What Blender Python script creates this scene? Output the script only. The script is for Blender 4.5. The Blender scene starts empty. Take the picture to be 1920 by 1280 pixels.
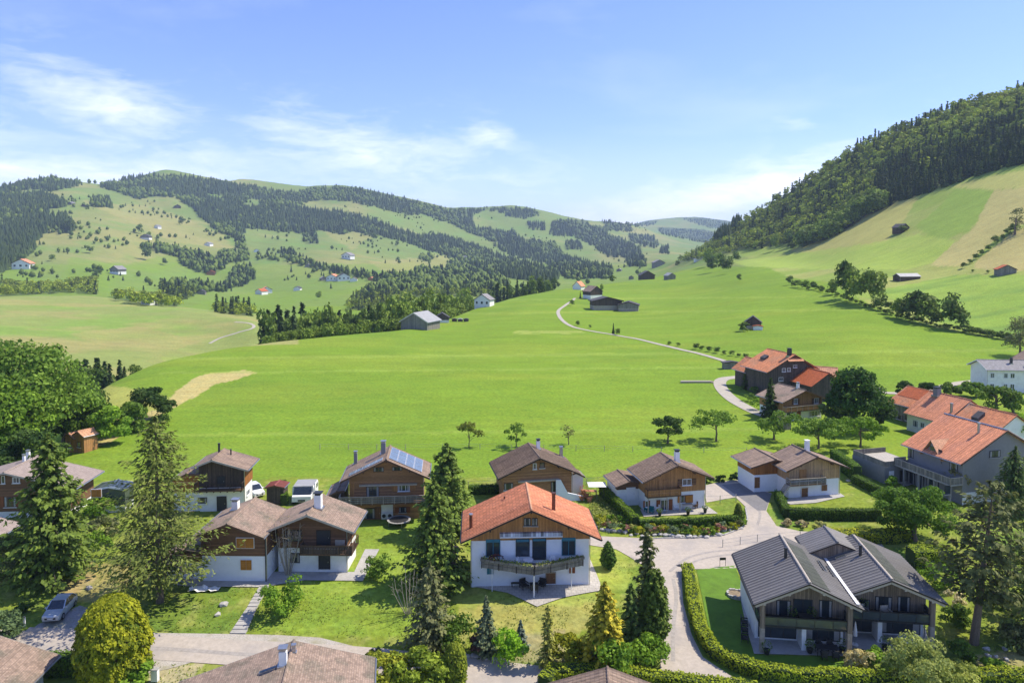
import bpy, math, random
import numpy as np
from mathutils import Vector, Matrix
from mathutils.geometry import delaunay_2d_cdt

# ------------------------------------------------------------------ camera, sky, sun, exposure
scene = bpy.context.scene
F_PX = 1350.0; PITCH = math.radians(3.0); CAM_H = 36.0
CY = 466 + F_PX * math.tan(PITCH)
cam_data = bpy.data.cameras.new('camera')
cam_data.sensor_width = 36.0
cam_data.lens = 36.0 * F_PX / 1920.0
cam_data.shift_y = -(640 - CY) / 1920.0
cam_data.clip_start = 0.5; cam_data.clip_end = 60000
camera = bpy.data.objects.new('camera', cam_data)
camera.location = (0, 0, CAM_H)
camera.rotation_euler = (math.radians(90) - PITCH, 0, 0)
scene.collection.objects.link(camera); scene.camera = camera

SUN_EL = math.radians(54); SUN_AZ = math.radians(75)      # azimuth clockwise from +Y (view direction): light comes from the right, a little behind the houses
sun_dir = Vector((math.sin(SUN_AZ) * math.cos(SUN_EL), math.cos(SUN_AZ) * math.cos(SUN_EL), math.sin(SUN_EL)))
sun_data = bpy.data.lights.new('sun', 'SUN'); sun_data.energy = 3.7; sun_data.angle = math.radians(0.6); sun_data.color = (1.0, 0.915, 0.76)
sun = bpy.data.objects.new('sun', sun_data); sun.rotation_euler = sun_dir.to_track_quat('Z', 'Y').to_euler()
sun.location = (200, 60, 250); scene.collection.objects.link(sun)

world = bpy.data.worlds.new('World'); scene.world = world; world.use_nodes = True
def build_world():
    nt = world.node_tree; nt.nodes.clear(); N = nt.nodes.new; L = nt.links.new
    out = N('ShaderNodeOutputWorld'); bg = N('ShaderNodeBackground'); L(bg.outputs[0], out.inputs[0])
    bg.inputs[1].default_value = 0.15
    sky = N('ShaderNodeTexSky'); sky.sky_type = 'NISHITA'; sky.sun_disc = False
    sky.sun_elevation = SUN_EL; sky.sun_rotation = SUN_AZ; sky.altitude = 900; sky.air_density = 1.0; sky.dust_density = 0.6; sky.ozone_density = 2.2
    tc = N('ShaderNodeTexCoord'); sep = N('ShaderNodeSeparateXYZ'); L(tc.outputs['Generated'], sep.inputs[0])
    def M(op, a, b=None, c=None, clamp=False):
        m = N('ShaderNodeMath'); m.operation = op; m.use_clamp = clamp
        for k, v in enumerate((a, b, c)):
            if v is None: continue
            if isinstance(v, (int, float)): m.inputs[k].default_value = v
            else: L(v, m.inputs[k])
        return m.outputs[0]
    az = M('ARCTAN2', sep.outputs[0], sep.outputs[1])       # compass angle of the sky direction
    el = M('ARCSINE', sep.outputs[2])
    # hues: the photograph's sky is a clear, slightly violet blue that pales to the horizon
    tint = N('ShaderNodeMix'); tint.data_type = 'RGBA'; tint.blend_type = 'MULTIPLY'; tint.inputs[0].default_value = 1
    L(sky.outputs[0], tint.inputs[6]); tint.inputs[7].default_value = (0.64, 0.66, 0.93, 1)
    comb = N('ShaderNodeCombineXYZ'); L(M('MULTIPLY', az, 1.0), comb.inputs[0]); L(M('MULTIPLY', el, 3.4), comb.inputs[1])
    def noise(scale, detail, rough, dist, off):
        mp = N('ShaderNodeVectorMath'); mp.operation = 'ADD'; L(comb.outputs[0], mp.inputs[0]); mp.inputs[1].default_value = off
        n = N('ShaderNodeTexNoise'); n.inputs['Scale'].default_value = scale; n.inputs['Detail'].default_value = detail
        n.inputs['Roughness'].default_value = rough; n.inputs['Distortion'].default_value = dist
        L(mp.outputs[0], n.inputs['Vector']); return n.outputs[0]
    def blob(a0, e0, sa, se, slope=0.0):                    # a soft bank of thin cloud at one place of the sky
        da = M('SUBTRACT', az, a0); de = M('SUBTRACT', M('SUBTRACT', el, e0), M('MULTIPLY', da, slope))
        q = M('ADD', M('POWER', M('ABSOLUTE', M('DIVIDE', da, sa)), 2.0), M('POWER', M('ABSOLUTE', M('DIVIDE', de, se)), 2.0))
        return M('EXPONENT', M('MULTIPLY', q, -1.0))
    n1 = noise(9.0, 10, 0.62, 0.6, (3.1, 1.7, 0)); n2 = noise(2.6, 6, 0.55, 0.3, (7.7, 4.2, 0)); n3 = noise(26, 8, 0.6, 0.8, (1.2, 9.2, 0))
    def AZ(px): return math.atan((px - 960) / F_PX)
    def EL(py, px=960): return math.atan((466 - py) / F_PX * math.cos(AZ(px)))
    banks = None
    for (px, py, sx, sy, slope, amp) in [(225, 200, 140, 58, -0.25, .95), (210, 160, 90, 30, -0.1, .7), (60, 318, 300, 30, 0.0, 1.1), (700, 285, 260, 62, -0.15, 0.8), (915, 255, 62, 28, 0.0, 0.85),
                                         (1370, 365, 360, 42, 0.20, 1.35), (1430, 318, 60, 20, 0.0, 1.0), (1505, 238, 50, 16, 0.0, 0.5), (850, 330, 250, 22, -0.05, 0.5), (330, 290, 160, 22, -0.1, .6),
                                         (-500, 240, 300, 60, 0, 1.0), (2500, 200, 380, 60, 0, .9)]:
        b = M('MULTIPLY', blob(AZ(px), EL(py, px), sx / F_PX, sy / F_PX, slope), amp)
        banks = b if banks is None else M('MAXIMUM', banks, b)
    tex = M('ADD', M('MULTIPLY', n1, 1.15), M('MULTIPLY', n3, 0.55))
    wisp = M('MULTIPLY', M('SUBTRACT', M('ADD', M('MULTIPLY', banks, 0.42), M('MULTIPLY', tex, 1.0)), 0.92), 1.45, clamp=True)
    wisp = M('MULTIPLY', wisp, M('POWER', banks, 0.5), clamp=True)
    veil = M('MULTIPLY', M('SUBTRACT', n2, 0.52, clamp=True), 0.55)
    low = M('MULTIPLY', M('SUBTRACT', 1.0, M('DIVIDE', el, 0.16), clamp=True), 0.26)     # paler air near the horizon
    cloud = M('ADD', M('ADD', M('MULTIPLY', wisp, 0.8), veil), low, clamp=True)
    mix = N('ShaderNodeMix'); mix.data_type = 'RGBA'; L(cloud, mix.inputs[0]); L(tint.outputs[2], mix.inputs[6]); mix.inputs[7].default_value = (6.2, 6.25, 6.6, 1)
    L(mix.outputs[2], bg.inputs[0])
build_world()
scene.view_settings.view_transform = 'Standard'; scene.view_settings.look = 'None'
scene.view_settings.gamma = 1; scene.view_settings.exposure = 0.82; scene.view_settings.use_curve_mapping = False
scene.cycles.max_bounces = 6; scene.cycles.diffuse_bounces = 3; scene.cycles.transparent_max_bounces = 8; scene.cycles.volume_bounces = 0

random.seed(7); RNG = np.random.default_rng(11)
COL = scene.collection
def ray(px, py):                       # world direction of a photograph pixel, scaled to 1 m of northing
    a = (np.asarray(px, float) - 960) / F_PX; b = (CY - np.asarray(py, float)) / F_PX
    dY = math.cos(PITCH) + b * math.sin(PITCH); dZ = -math.sin(PITCH) + b * math.cos(PITCH)
    return a / dY, dZ / dY
def zat(px, py, Y):
    return float(CAM_H + ray(px, py)[1] * Y)
def project(X, Y, Z):
    Zr = Z - CAM_H; D = Y * math.cos(PITCH) - Zr * math.sin(PITCH)
    D = np.where(D < 1, 1, D)
    return 960 + F_PX * X / D, CY - F_PX * (Zr * math.cos(PITCH) + Y * math.sin(PITCH)) / D

# ------------------------------------------------------------------ small noise kit
def _hash(ix, iy, s):
    h = (ix.astype(np.int64) * 374761393 + iy.astype(np.int64) * 668265263 + s * 974634777) & 0xffffffff
    h = ((h ^ (h >> 13)) * 1274126177) & 0xffffffff
    return ((h ^ (h >> 16)) & 0xffff) / 65535.0
def vnoise(x, y, s=0):
    ix = np.floor(x); iy = np.floor(y); fx = x - ix; fy = y - iy
    fx = fx * fx * (3 - 2 * fx); fy = fy * fy * (3 - 2 * fy)
    a = _hash(ix, iy, s); b = _hash(ix + 1, iy, s); c = _hash(ix, iy + 1, s); d = _hash(ix + 1, iy + 1, s)
    return (a * (1 - fx) + b * fx) * (1 - fy) + (c * (1 - fx) + d * fx) * fy
def fbm(x, y, s=0, o=4):
    r = 0; k = 1; t = 0
    for i in range(o):
        r = r + vnoise(x * 2 ** i, y * 2 ** i, s + i) * k; t += k; k *= 0.5
    return r / t
def inpoly(px, py, poly):
    px = np.asarray(px, float); py = np.asarray(py, float)
    r = np.zeros(px.shape, bool); n = len(poly)
    for i in range(n):
        x1, y1 = poly[i]; x2, y2 = poly[(i + 1) % n]
        if y1 == y2: continue
        c = ((y1 > py) != (y2 > py)) & (px < (x2 - x1) * (py - y1) / (y2 - y1) + x1)
        r ^= c
    return r

# ------------------------------------------------------------------ terrain: surveyed profile lines across the valley
# every line runs left to right; a point is (bearing in photo px, northing in m, height) - a height given as ('p', py) is read off the photograph
P = lambda v: ('p', v)
LINES = [
 ('near', 60, [(-400, 45, -2.8), (900, 45, -2.8), (1500, 45, -3.2), (2400, 45, -3.5)]),
 ('lane', 60, [(-400, 62, -1.0), (300, 62, -1.2), (900, 62, -1.9), (1300, 62, -1.9), (1500, 62, -1.7), (2400, 62, -1.8)]),
 ('lane_b', 60, [(-400, 66, -0.9), (300, 66, -1.0), (900, 66, -1.5), (1300, 66, -1.6), (1500, 66, -1.5), (2400, 66, -1.5)]),
 ('terrace', 40, [(-400, 75, -0.2), (300, 76, -.05), (900, 73.6, 0.0), (1120, 73.6, 0.0), (1230, 75, -.6), (1330, 76, -1.0), (1500, 76, -1.5), (1900, 76, -1.5), (2400, 76, -1.5)]),
 ('street', 40, [(-400, 86, 0), (300, 86, 0), (900, 86, 0), (1300, 86, -.3), (1500, 85, -.6), (1920, 86, -.6), (2400, 88, -.5)]),
 ('back', 40, [(-400, 103, 0), (900, 103, 0), (1920, 103, 0), (2400, 103, 0)]),
 ('orchard', 60, [(-400, 112, -2), (0, 118, -2), (110, 125, -0.6), (300, 132, 0), (960, 132, 0), (1920, 132, 0.), (2400, 132, 0.)]),
 ('mid', 60, [(-400, 125, -8), (0, 130, -8), (110, 150, -3), (200, 178, -1.0), (300, 190, 0.2), (500, 200, 1.2), (960, 200, 1.2), (1500, 190, .2), (1920, 190, 0), (2400, 185, 0)]),
 ('crest', 25, [(-400, 140, -14), (0, 150, -14), (100, 175, -8), (185, 208, P(718)), (290, 235, P(668)), (400, 255, P(647)), (500, 270, P(634)), (640, 290, P(619)), (750, 310, P(612)), (830, 365, P(598)),
                (880, 430, P(580)), (930, 480, P(562)), (1000, 540, P(546)), (1060, 600, P(537)), (1150, 680, P(529)), (1250, 760, P(517)), (1320, 800, P(502)), (1400, 640, P(497)), (1500, 430, P(533)),
                (1600, 360, P(548)), (1700, 310, P(585)), (1800, 280, P(612)), (1920, 250, P(640)), (2200, 220, P(690)), (2400, 210, P(700))]),
 ('gully', 40, [(-400, 230, -32), (185, 258, -32), (290, 290, -34), (400, 340, -40), (500, 372, -45), (640, 400, -44), (750, 420, -42), (850, 500, -38), (930, 580, -32), (1000, 680, -28), (1060, 760, -22),
                (1150, 850, -12), (1250, 950, 0), (1320, 900, P(490)), (1400, 800, P(482)), (1500, 600, P(497)), (1600, 480, P(490)), (1700, 430, P(506)), (1800, 400, P(497)), (1920, 370, P(488)), (2200, 330, P(480)), (2400, 320, P(470))]),
 ('knoll', 30, [(-400, 600, P(540)), (0, 600, P(556)), (180, 620, P(557)), (290, 560, P(573)), (400, 500, P(589)), (500, 450, P(604)), (580, 480, -36), (750, 560, -34), (850, 640, -32), (930, 720, -30), (1000, 800, -26),
                (1060, 880, -20), (1150, 980, -10), (1250, 1050, 0), (1290, 1000, P(487)), (1320, 960, P(480)), (1400, 900, P(469)), (1500, 780, P(457)), (1600, 690, P(415)), (1700, 640, P(373)), (1800, 600, P(340)), (1920, 560, P(300)), (2200, 520, P(245)), (2400, 500, P(200))]),
 ('floor', 40, [(-400, 800, P(555)), (0, 780, P(553)), (180, 800, P(556)), (290, 830, P(570)), (400, 780, P(582)), (500, 740, P(590)), (640, 780, P(587)), (750, 880, P(567)), (850, 980, P(552)), (930, 1100, P(542)), (1000, 1200, P(533)),
                (1060, 1300, P(527)), (1150, 1400, P(519)), (1250, 1400, P(503)), (1290, 1060, P(484)), (1320, 1020, P(474)), (1400, 1000, P(440)), (1500, 890, P(405)), (1600, 800, P(345)), (1700, 760, P(300)), (1800, 720, P(265)), (1920, 690, P(225)), (2200, 650, P(150)), (2400, 640, P(110))]),
 ('farms', 18, [(-400, 1150, P(495)), (0, 1150, P(500)), (60, 1100, P(510)), (180, 1200, P(500)), (290, 1250, P(515)), (400, 1300, P(535)), (500, 1200, P(548)), (640, 1250, P(530)), (750, 1400, P(515)), (850, 1550, P(512)), (930, 1700, P(508)),
                (1000, 1800, P(506)), (1060, 1900, P(506)), (1150, 2000, P(500)), (1220, 1800, P(496)), (1270, 1200, P(488)), (1320, 1150, P(462)), (1400, 1130, P(398)), (1500, 1030, P(330)), (1600, 960, P(262)), (1700, 910, P(222)), (1800, 880, P(183)), (1920, 850, P(155)), (2200, 820, P(90)), (2400, 800, P(60))]),
 ('slope', 40, [(-400, 1500, P(440)), (0, 1500, P(440)), (100, 1600, P(415)), (180, 1700, P(405)), (290, 1700, P(435)), (400, 1600, P(475)), (460, 1550, P(493)), (500, 1600, P(480)), (640, 1700, P(475)), (750, 1800, P(485)), (850, 2000, P(487)),
                (930, 2200, P(487)), (1000, 2300, P(487)), (1060, 2400, P(480)), (1150, 2500, P(472)), (1220, 2600, P(470)), (1280, 1500, -10), (1330, 1400, 0), (1400, 1450, 10), (1600, 1400, 40), (1920, 1300, 90), (2400, 1300, 100)]),
 ('alp', 30, [(-400, 1900, P(375)), (0, 1900, P(370)), (100, 1950, P(362)), (150, 2000, P(355)), (250, 2100, P(380)), (350, 2100, P(395)), (460, 2000, P(428)), (560, 2100, P(436)), (640, 2200, P(432)), (720, 2200, P(443)), (850, 2500, P(453)),
              (930, 2700, P(452)), (1000, 2800, P(440)), (1060, 2900, P(440)), (1150, 3100, P(448)), (1220, 3300, P(455)), (1280, 3400, P(462)), (1400, 3400, P(465)), (1920, 3000, 60), (2400, 3000, 60)]),
 ('skyline', 7, [(-400, 2500, P(350)), (0, 2500, P(352)), (55, 2500, P(337)), (110, 2500, P(333)), (150, 2500, P(338)), (200, 2600, P(340)), (250, 2700, P(328)), (285, 2700, P(321)), (315, 2700, P(314)), (340, 2700, P(319)), (390, 2750, P(331)),
                (430, 2800, P(338)), (455, 2900, P(333)), (490, 2900, P(334)), (540, 2900, P(341)), (580, 2900, P(348)), (610, 2900, P(345)), (640, 2900, P(343)), (690, 2900, P(350)), (740, 3000, P(361)), (790, 3000, P(374)),
                (840, 3100, P(384)), (900, 3300, P(386)), (960, 3400, P(379)), (1010, 3400, P(389)), (1060, 3500, P(402)), (1100, 3600, P(410)), (1150, 3700, P(413)), (1185, 3800, P(420)), (1230, 4000, P(436)), (1300, 4200, P(452)), (1400, 4400, P(462)), (1920, 4400, 60), (2400, 4400, 60)]),
 ('rear', 30, [(-400, 3300, 180), (1100, 4600, 120), (1185, 4600, P(432)), (1230, 4700, P(445)), (1300, 4800, P(450)), (1920, 5000, 60), (2400, 5000, 60)]),
 ('blue', 7, [(-400, 4300, 120), (1000, 6200, 150), (1120, 6200, P(420)), (1185, 6200, P(417)), (1215, 6300, P(409)), (1240, 6300, P(407)), (1270, 6400, P(404)), (1300, 6500, P(402)), (1340, 6500, P(406)), (1390, 6600, P(414)), (1450, 6600, P(430)), (1920, 6600, 100), (2400, 6600, 100)]),
 ('end', 60, [(-400, 9000, -100), (2400, 9000, -100)]),
]
_inner = np.arange(-180, 2101, 5.0)
_left = -180 - np.cumsum(np.linspace(20, 190, 16)); _right = 2100 + np.cumsum(np.linspace(20, 190, 16))
COLS_PX = np.concatenate([_left[::-1], _inner, _right]); COLS_A = (COLS_PX - 960) / F_PX
ROW_Y = np.concatenate([np.array([-160, -100, -60, -30, -10, 10, 25, 35, 42, 48, 52]), np.exp(np.arange(math.log(55), math.log(9000), 0.0085))])
def build_height():
    K = len(LINES); ly = np.zeros((K, len(COLS_PX))); lz = np.zeros((K, len(COLS_PX)))
    fine = np.arange(-600, 2701, 5.0)
    for k, (nm, sg, pts) in enumerate(LINES):
        xs = [p[0] for p in pts]; ys = [p[1] for p in pts]
        zs = [p[2] if not isinstance(p[2], tuple) else zat(p[0], p[2][1], p[1]) for p in pts]
        r = int(3 * sg / 5) + 1; kern = np.exp(-0.5 * (np.arange(-r, r + 1) * 5.0 / sg) ** 2); kern /= kern.sum()
        def sm(v):
            w = np.interp(fine, xs, v); w = np.convolve(np.pad(w, r, mode='edge'), kern, 'valid')
            return np.interp(COLS_PX, fine, w)
        ly[k] = sm(ys); lz[k] = sm(zs)
    ang = np.exp(np.arange(math.log(40), math.log(9200), 0.0085))
    Z = np.zeros((len(ROW_Y), len(COLS_PX)))
    for c in range(len(COLS_PX)):
        yy = np.maximum.accumulate(ly[:, c] + np.arange(K) * 1e-3)
        z = np.interp(ang, yy, lz[:, c])
        for sg, lo, hi in ((4.0, 0, 1e9), (2.0, 0, 300)):
            r = int(3 * sg); kern = np.exp(-0.5 * (np.arange(-r, r + 1) / sg) ** 2); kern /= kern.sum()
            zs = np.convolve(np.pad(z, r, mode='edge'), kern, 'valid')
            w = np.clip((ang - 1500) / 800, 0, 1) if sg == 4.0 else np.zeros_like(ang)
            z = zs * (1 - w * 0.65) + z * w * 0.65
        Z[:, c] = np.interp(np.maximum(ROW_Y, 45), ang, z)
    Yg = np.maximum(ROW_Y, 60)[:, None]; X = COLS_A[None, :] * Yg; Yr = ROW_Y[:, None] + 0 * X
    relief = np.clip((Yr - 500) / 1500, 0, 1)
    Z += (fbm(X / 260, Yr / 260, 3, 4) - 0.5) * 38 * relief * np.clip((Yr - 400) / 1200, 0, 1)
    Z += (fbm(X / 60, Yr / 60, 9, 3) - 0.5) * 3.0 * np.clip((Yr - 140) / 300, 0, 1)
    Z += (fbm(X / 9, Yr / 9, 5, 3) - 0.5) * 0.22 * np.clip((Yr - 104) / 20, 0.0, 1)
    return Z
HZ = build_height()
_logs = ROW_Y
def hgt(X, Y):
    X = np.asarray(X, float); Y = np.asarray(Y, float)
    a = X / np.maximum(Y, 60)
    ci = np.clip(np.interp(a, COLS_A, np.arange(len(COLS_A))), 0, len(COLS_A) - 1.001)
    ri = np.clip(np.interp(Y, ROW_Y, np.arange(len(ROW_Y))), 0, len(ROW_Y) - 1.001)
    c0 = ci.astype(int); r0 = ri.astype(int); fc = ci - c0; fr = ri - r0
    return (HZ[r0, c0] * (1 - fc) + HZ[r0, c0 + 1] * fc) * (1 - fr) + (HZ[r0 + 1, c0] * (1 - fc) + HZ[r0 + 1, c0 + 1] * fc) * fr
def h1(x, y): return float(hgt(x, y))
_MY = np.exp(np.arange(math.log(50), math.log(8500), 0.004))
def ground(px, py):                    # where the ground is that a photograph pixel shows
    px = np.atleast_1d(np.asarray(px, float)); py = np.atleast_1d(np.asarray(py, float))
    a, s = ray(px, py); X = np.full(len(px), np.nan); Y = np.full(len(px), np.nan)
    for i0 in range(0, len(px), 2000):
        aa = a[i0:i0 + 2000, None]; ss = s[i0:i0 + 2000, None]
        d = CAM_H + ss * _MY[None] - hgt(aa * _MY[None], _MY[None] + 0 * aa)
        hit = d < 0; j = hit.argmax(1); ok = hit.any(1)
        j0 = np.maximum(j - 1, 0); k = np.arange(len(j))
        t = d[k, j0] / (d[k, j0] - d[k, j] + 1e-9); yy = _MY[j0] + (_MY[j] - _MY[j0]) * np.clip(t, 0, 1)
        Y[i0:i0 + 2000] = np.where(ok, yy, np.nan); X[i0:i0 + 2000] = np.where(ok, aa[:, 0] * yy, np.nan)
    return X, Y
def g1(px, py):
    X, Y = ground([px], [py])
    if np.isnan(X[0]): X, Y = ground([px], [py + 12])
    return float(X[0]), float(Y[0])

# ------------------------------------------------------------------ tagging and mesh helpers
def tag(o, label=None, cat=None, group=None, kind=None):
    if label: o['label'] = label
    if cat: o['category'] = cat
    if group: o['group'] = group
    if kind: o['kind'] = kind
    return o
def empty(name, loc, rz=0, label=None, cat=None, group=None):
    o = bpy.data.objects.new(name, None); COL.objects.link(o); o.location = loc; o.rotation_euler = (0, 0, rz)
    o.empty_display_size = 0.5
    return tag(o, label, cat, group)
def link(name, me, parent=None, loc=(0, 0, 0), rz=0, scale=1):
    o = bpy.data.objects.new(name, me); COL.objects.link(o); o.parent = parent; o.location = loc; o.rotation_euler = (0, 0, rz)
    o.scale = (scale,) * 3 if isinstance(scale, (int, float)) else scale
    return o
def copy_tree(o, parent=None):
    c = o.copy(); COL.objects.link(c); c.parent = parent
    for ch in [k for k in KIDS.get(o.name, [])]: copy_tree(ch, c)
    return c
KIDS = {}
def npmesh(name, V, Fq, mat, cols=None, smooth=False):
    """V (n,3), Fq (m,k) faces of one size, cols (n,3) optional"""
    me = bpy.data.meshes.new(name); V = np.ascontiguousarray(V, np.float32); Fq = np.ascontiguousarray(Fq, np.int32)
    k = Fq.shape[1]; me.vertices.add(len(V)); me.vertices.foreach_set('co', V.ravel())
    me.loops.add(Fq.size); me.loops.foreach_set('vertex_index', Fq.ravel())
    me.polygons.add(len(Fq)); me.polygons.foreach_set('loop_start', np.arange(0, Fq.size, k, dtype=np.int32))
    me.polygons.foreach_set('loop_total', np.full(len(Fq), k, np.int32))
    if smooth: me.polygons.foreach_set('use_smooth', np.ones(len(Fq), bool))
    me.update(calc_edges=True)
    if cols is not None:
        at = me.color_attributes.new('Col', 'FLOAT_COLOR', 'POINT')
        c4 = np.ones((len(V), 4), np.float32); c4[:, :3] = cols; at.data.foreach_set('color', c4.ravel())
    me.materials.append(mat)
    return me
class MB:
    def __init__(s): s.v = []; s.f = []
    def add(s, vs, fs):
        b = len(s.v); s.v += [tuple(v) for v in vs]; s.f += [tuple(b + i for i in f) for f in fs]; return s
    def box(s, x0, x1, y0, y1, z0, z1):
        return s.add([(x0, y0, z0), (x1, y0, z0), (x1, y1, z0), (x0, y1, z0), (x0, y0, z1), (x1, y0, z1), (x1, y1, z1), (x0, y1, z1)],
                     [(0, 3, 2, 1), (4, 5, 6, 7), (0, 1, 5, 4), (1, 2, 6, 5), (2, 3, 7, 6), (3, 0, 4, 7)])
    def bar(s, a, b, w, h=None, up=(0, 0, 1)):          # square bar between two points
        h = h or w; a = Vector(a); b = Vector(b); d = (b - a).normalized(); u = Vector(up)
        if abs(d.dot(u)) > 0.98: u = Vector((1, 0, 0))
        r = d.cross(u).normalized(); u = r.cross(d)
        vs = []
        for p in (a, b):
            for i, j in ((-1, -1), (1, -1), (1, 1), (-1, 1)): vs.append(p + r * (i * w / 2) + u * (j * h / 2))
        return s.add(vs, [(0, 1, 2, 3), (7, 6, 5, 4), (0, 4, 5, 1), (1, 5, 6, 2), (2, 6, 7, 3), (3, 7, 4, 0)])
    def tube(s, pts, rads, n=6, cap=True):
        pts = [Vector(p) for p in pts]; vs = []; fs = []
        if isinstance(rads, (int, float)): rads = [rads] * len(pts)
        for i, p in enumerate(pts):
            d = (pts[min(i + 1, len(pts) - 1)] - pts[max(i - 1, 0)]).normalized()
            u = Vector((0, 0, 1)) if abs(d.z) < 0.9 else Vector((1, 0, 0))
            r = d.cross(u).normalized(); u = r.cross(d)
            for k in range(n):
                t = 2 * math.pi * k / n; vs.append(p + (r * math.cos(t) + u * math.sin(t)) * rads[i])
        for i in range(len(pts) - 1):
            for k in range(n): fs.append((i * n + k, i * n + (k + 1) % n, (i + 1) * n + (k + 1) % n, (i + 1) * n + k))
        if cap: fs += [tuple(range(n - 1, -1, -1)), tuple((len(pts) - 1) * n + k for k in range(n))]
        return s.add(vs, fs)
    def prism_y(s, poly, y0, y1):                        # polygon in (x,z), extruded along y
        n = len(poly); vs = [(x, y0, z) for x, z in poly] + [(x, y1, z) for x, z in poly]
        return s.add(vs, [tuple(range(n)), tuple(range(2 * n - 1, n - 1, -1))] + [(i, i + n, (i + 1) % n + n, (i + 1) % n) for i in range(n)])
    def prism_z(s, poly, z0, z1):
        n = len(poly); vs = [(x, y, z0) for x, y in poly] + [(x, y, z1) for x, y in poly]
        return s.add(vs, [tuple(range(n - 1, -1, -1)), tuple(range(n, 2 * n))] + [(i, (i + 1) % n, (i + 1) % n + n, i + n) for i in range(n)])
    def slab(s, quad, t):                                # quad lifted on a slab of thickness t (downwards)
        vs = [Vector(q) for q in quad]; lo = [q - Vector((0, 0, t)) for q in vs]
        return s.add(vs + lo, [(0, 1, 2, 3), (7, 6, 5, 4), (0, 4, 5, 1), (1, 5, 6, 2), (2, 6, 7, 3), (3, 7, 4, 0)])
    def mesh(s, name, mat, smooth=False):
        me = bpy.data.meshes.new(name); me.from_pydata(s.v, [], s.f); me.materials.append(mat)
        if smooth: me.polygons.foreach_set('use_smooth', np.ones(len(me.polygons), bool))
        me.update(); return me
    def build(s, name, mat, parent=None, loc=(0, 0, 0), rz=0, smooth=False):
        o = link(name, s.mesh(name, mat, smooth), parent, loc, rz)
        if parent is not None: KIDS.setdefault(parent.name, []).append(o)
        return o
def box(name, mat, parent, x0, x1, y0, y1, z0, z1): return MB().box(x0, x1, y0, y1, z0, z1).build(name, mat, parent)

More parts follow.
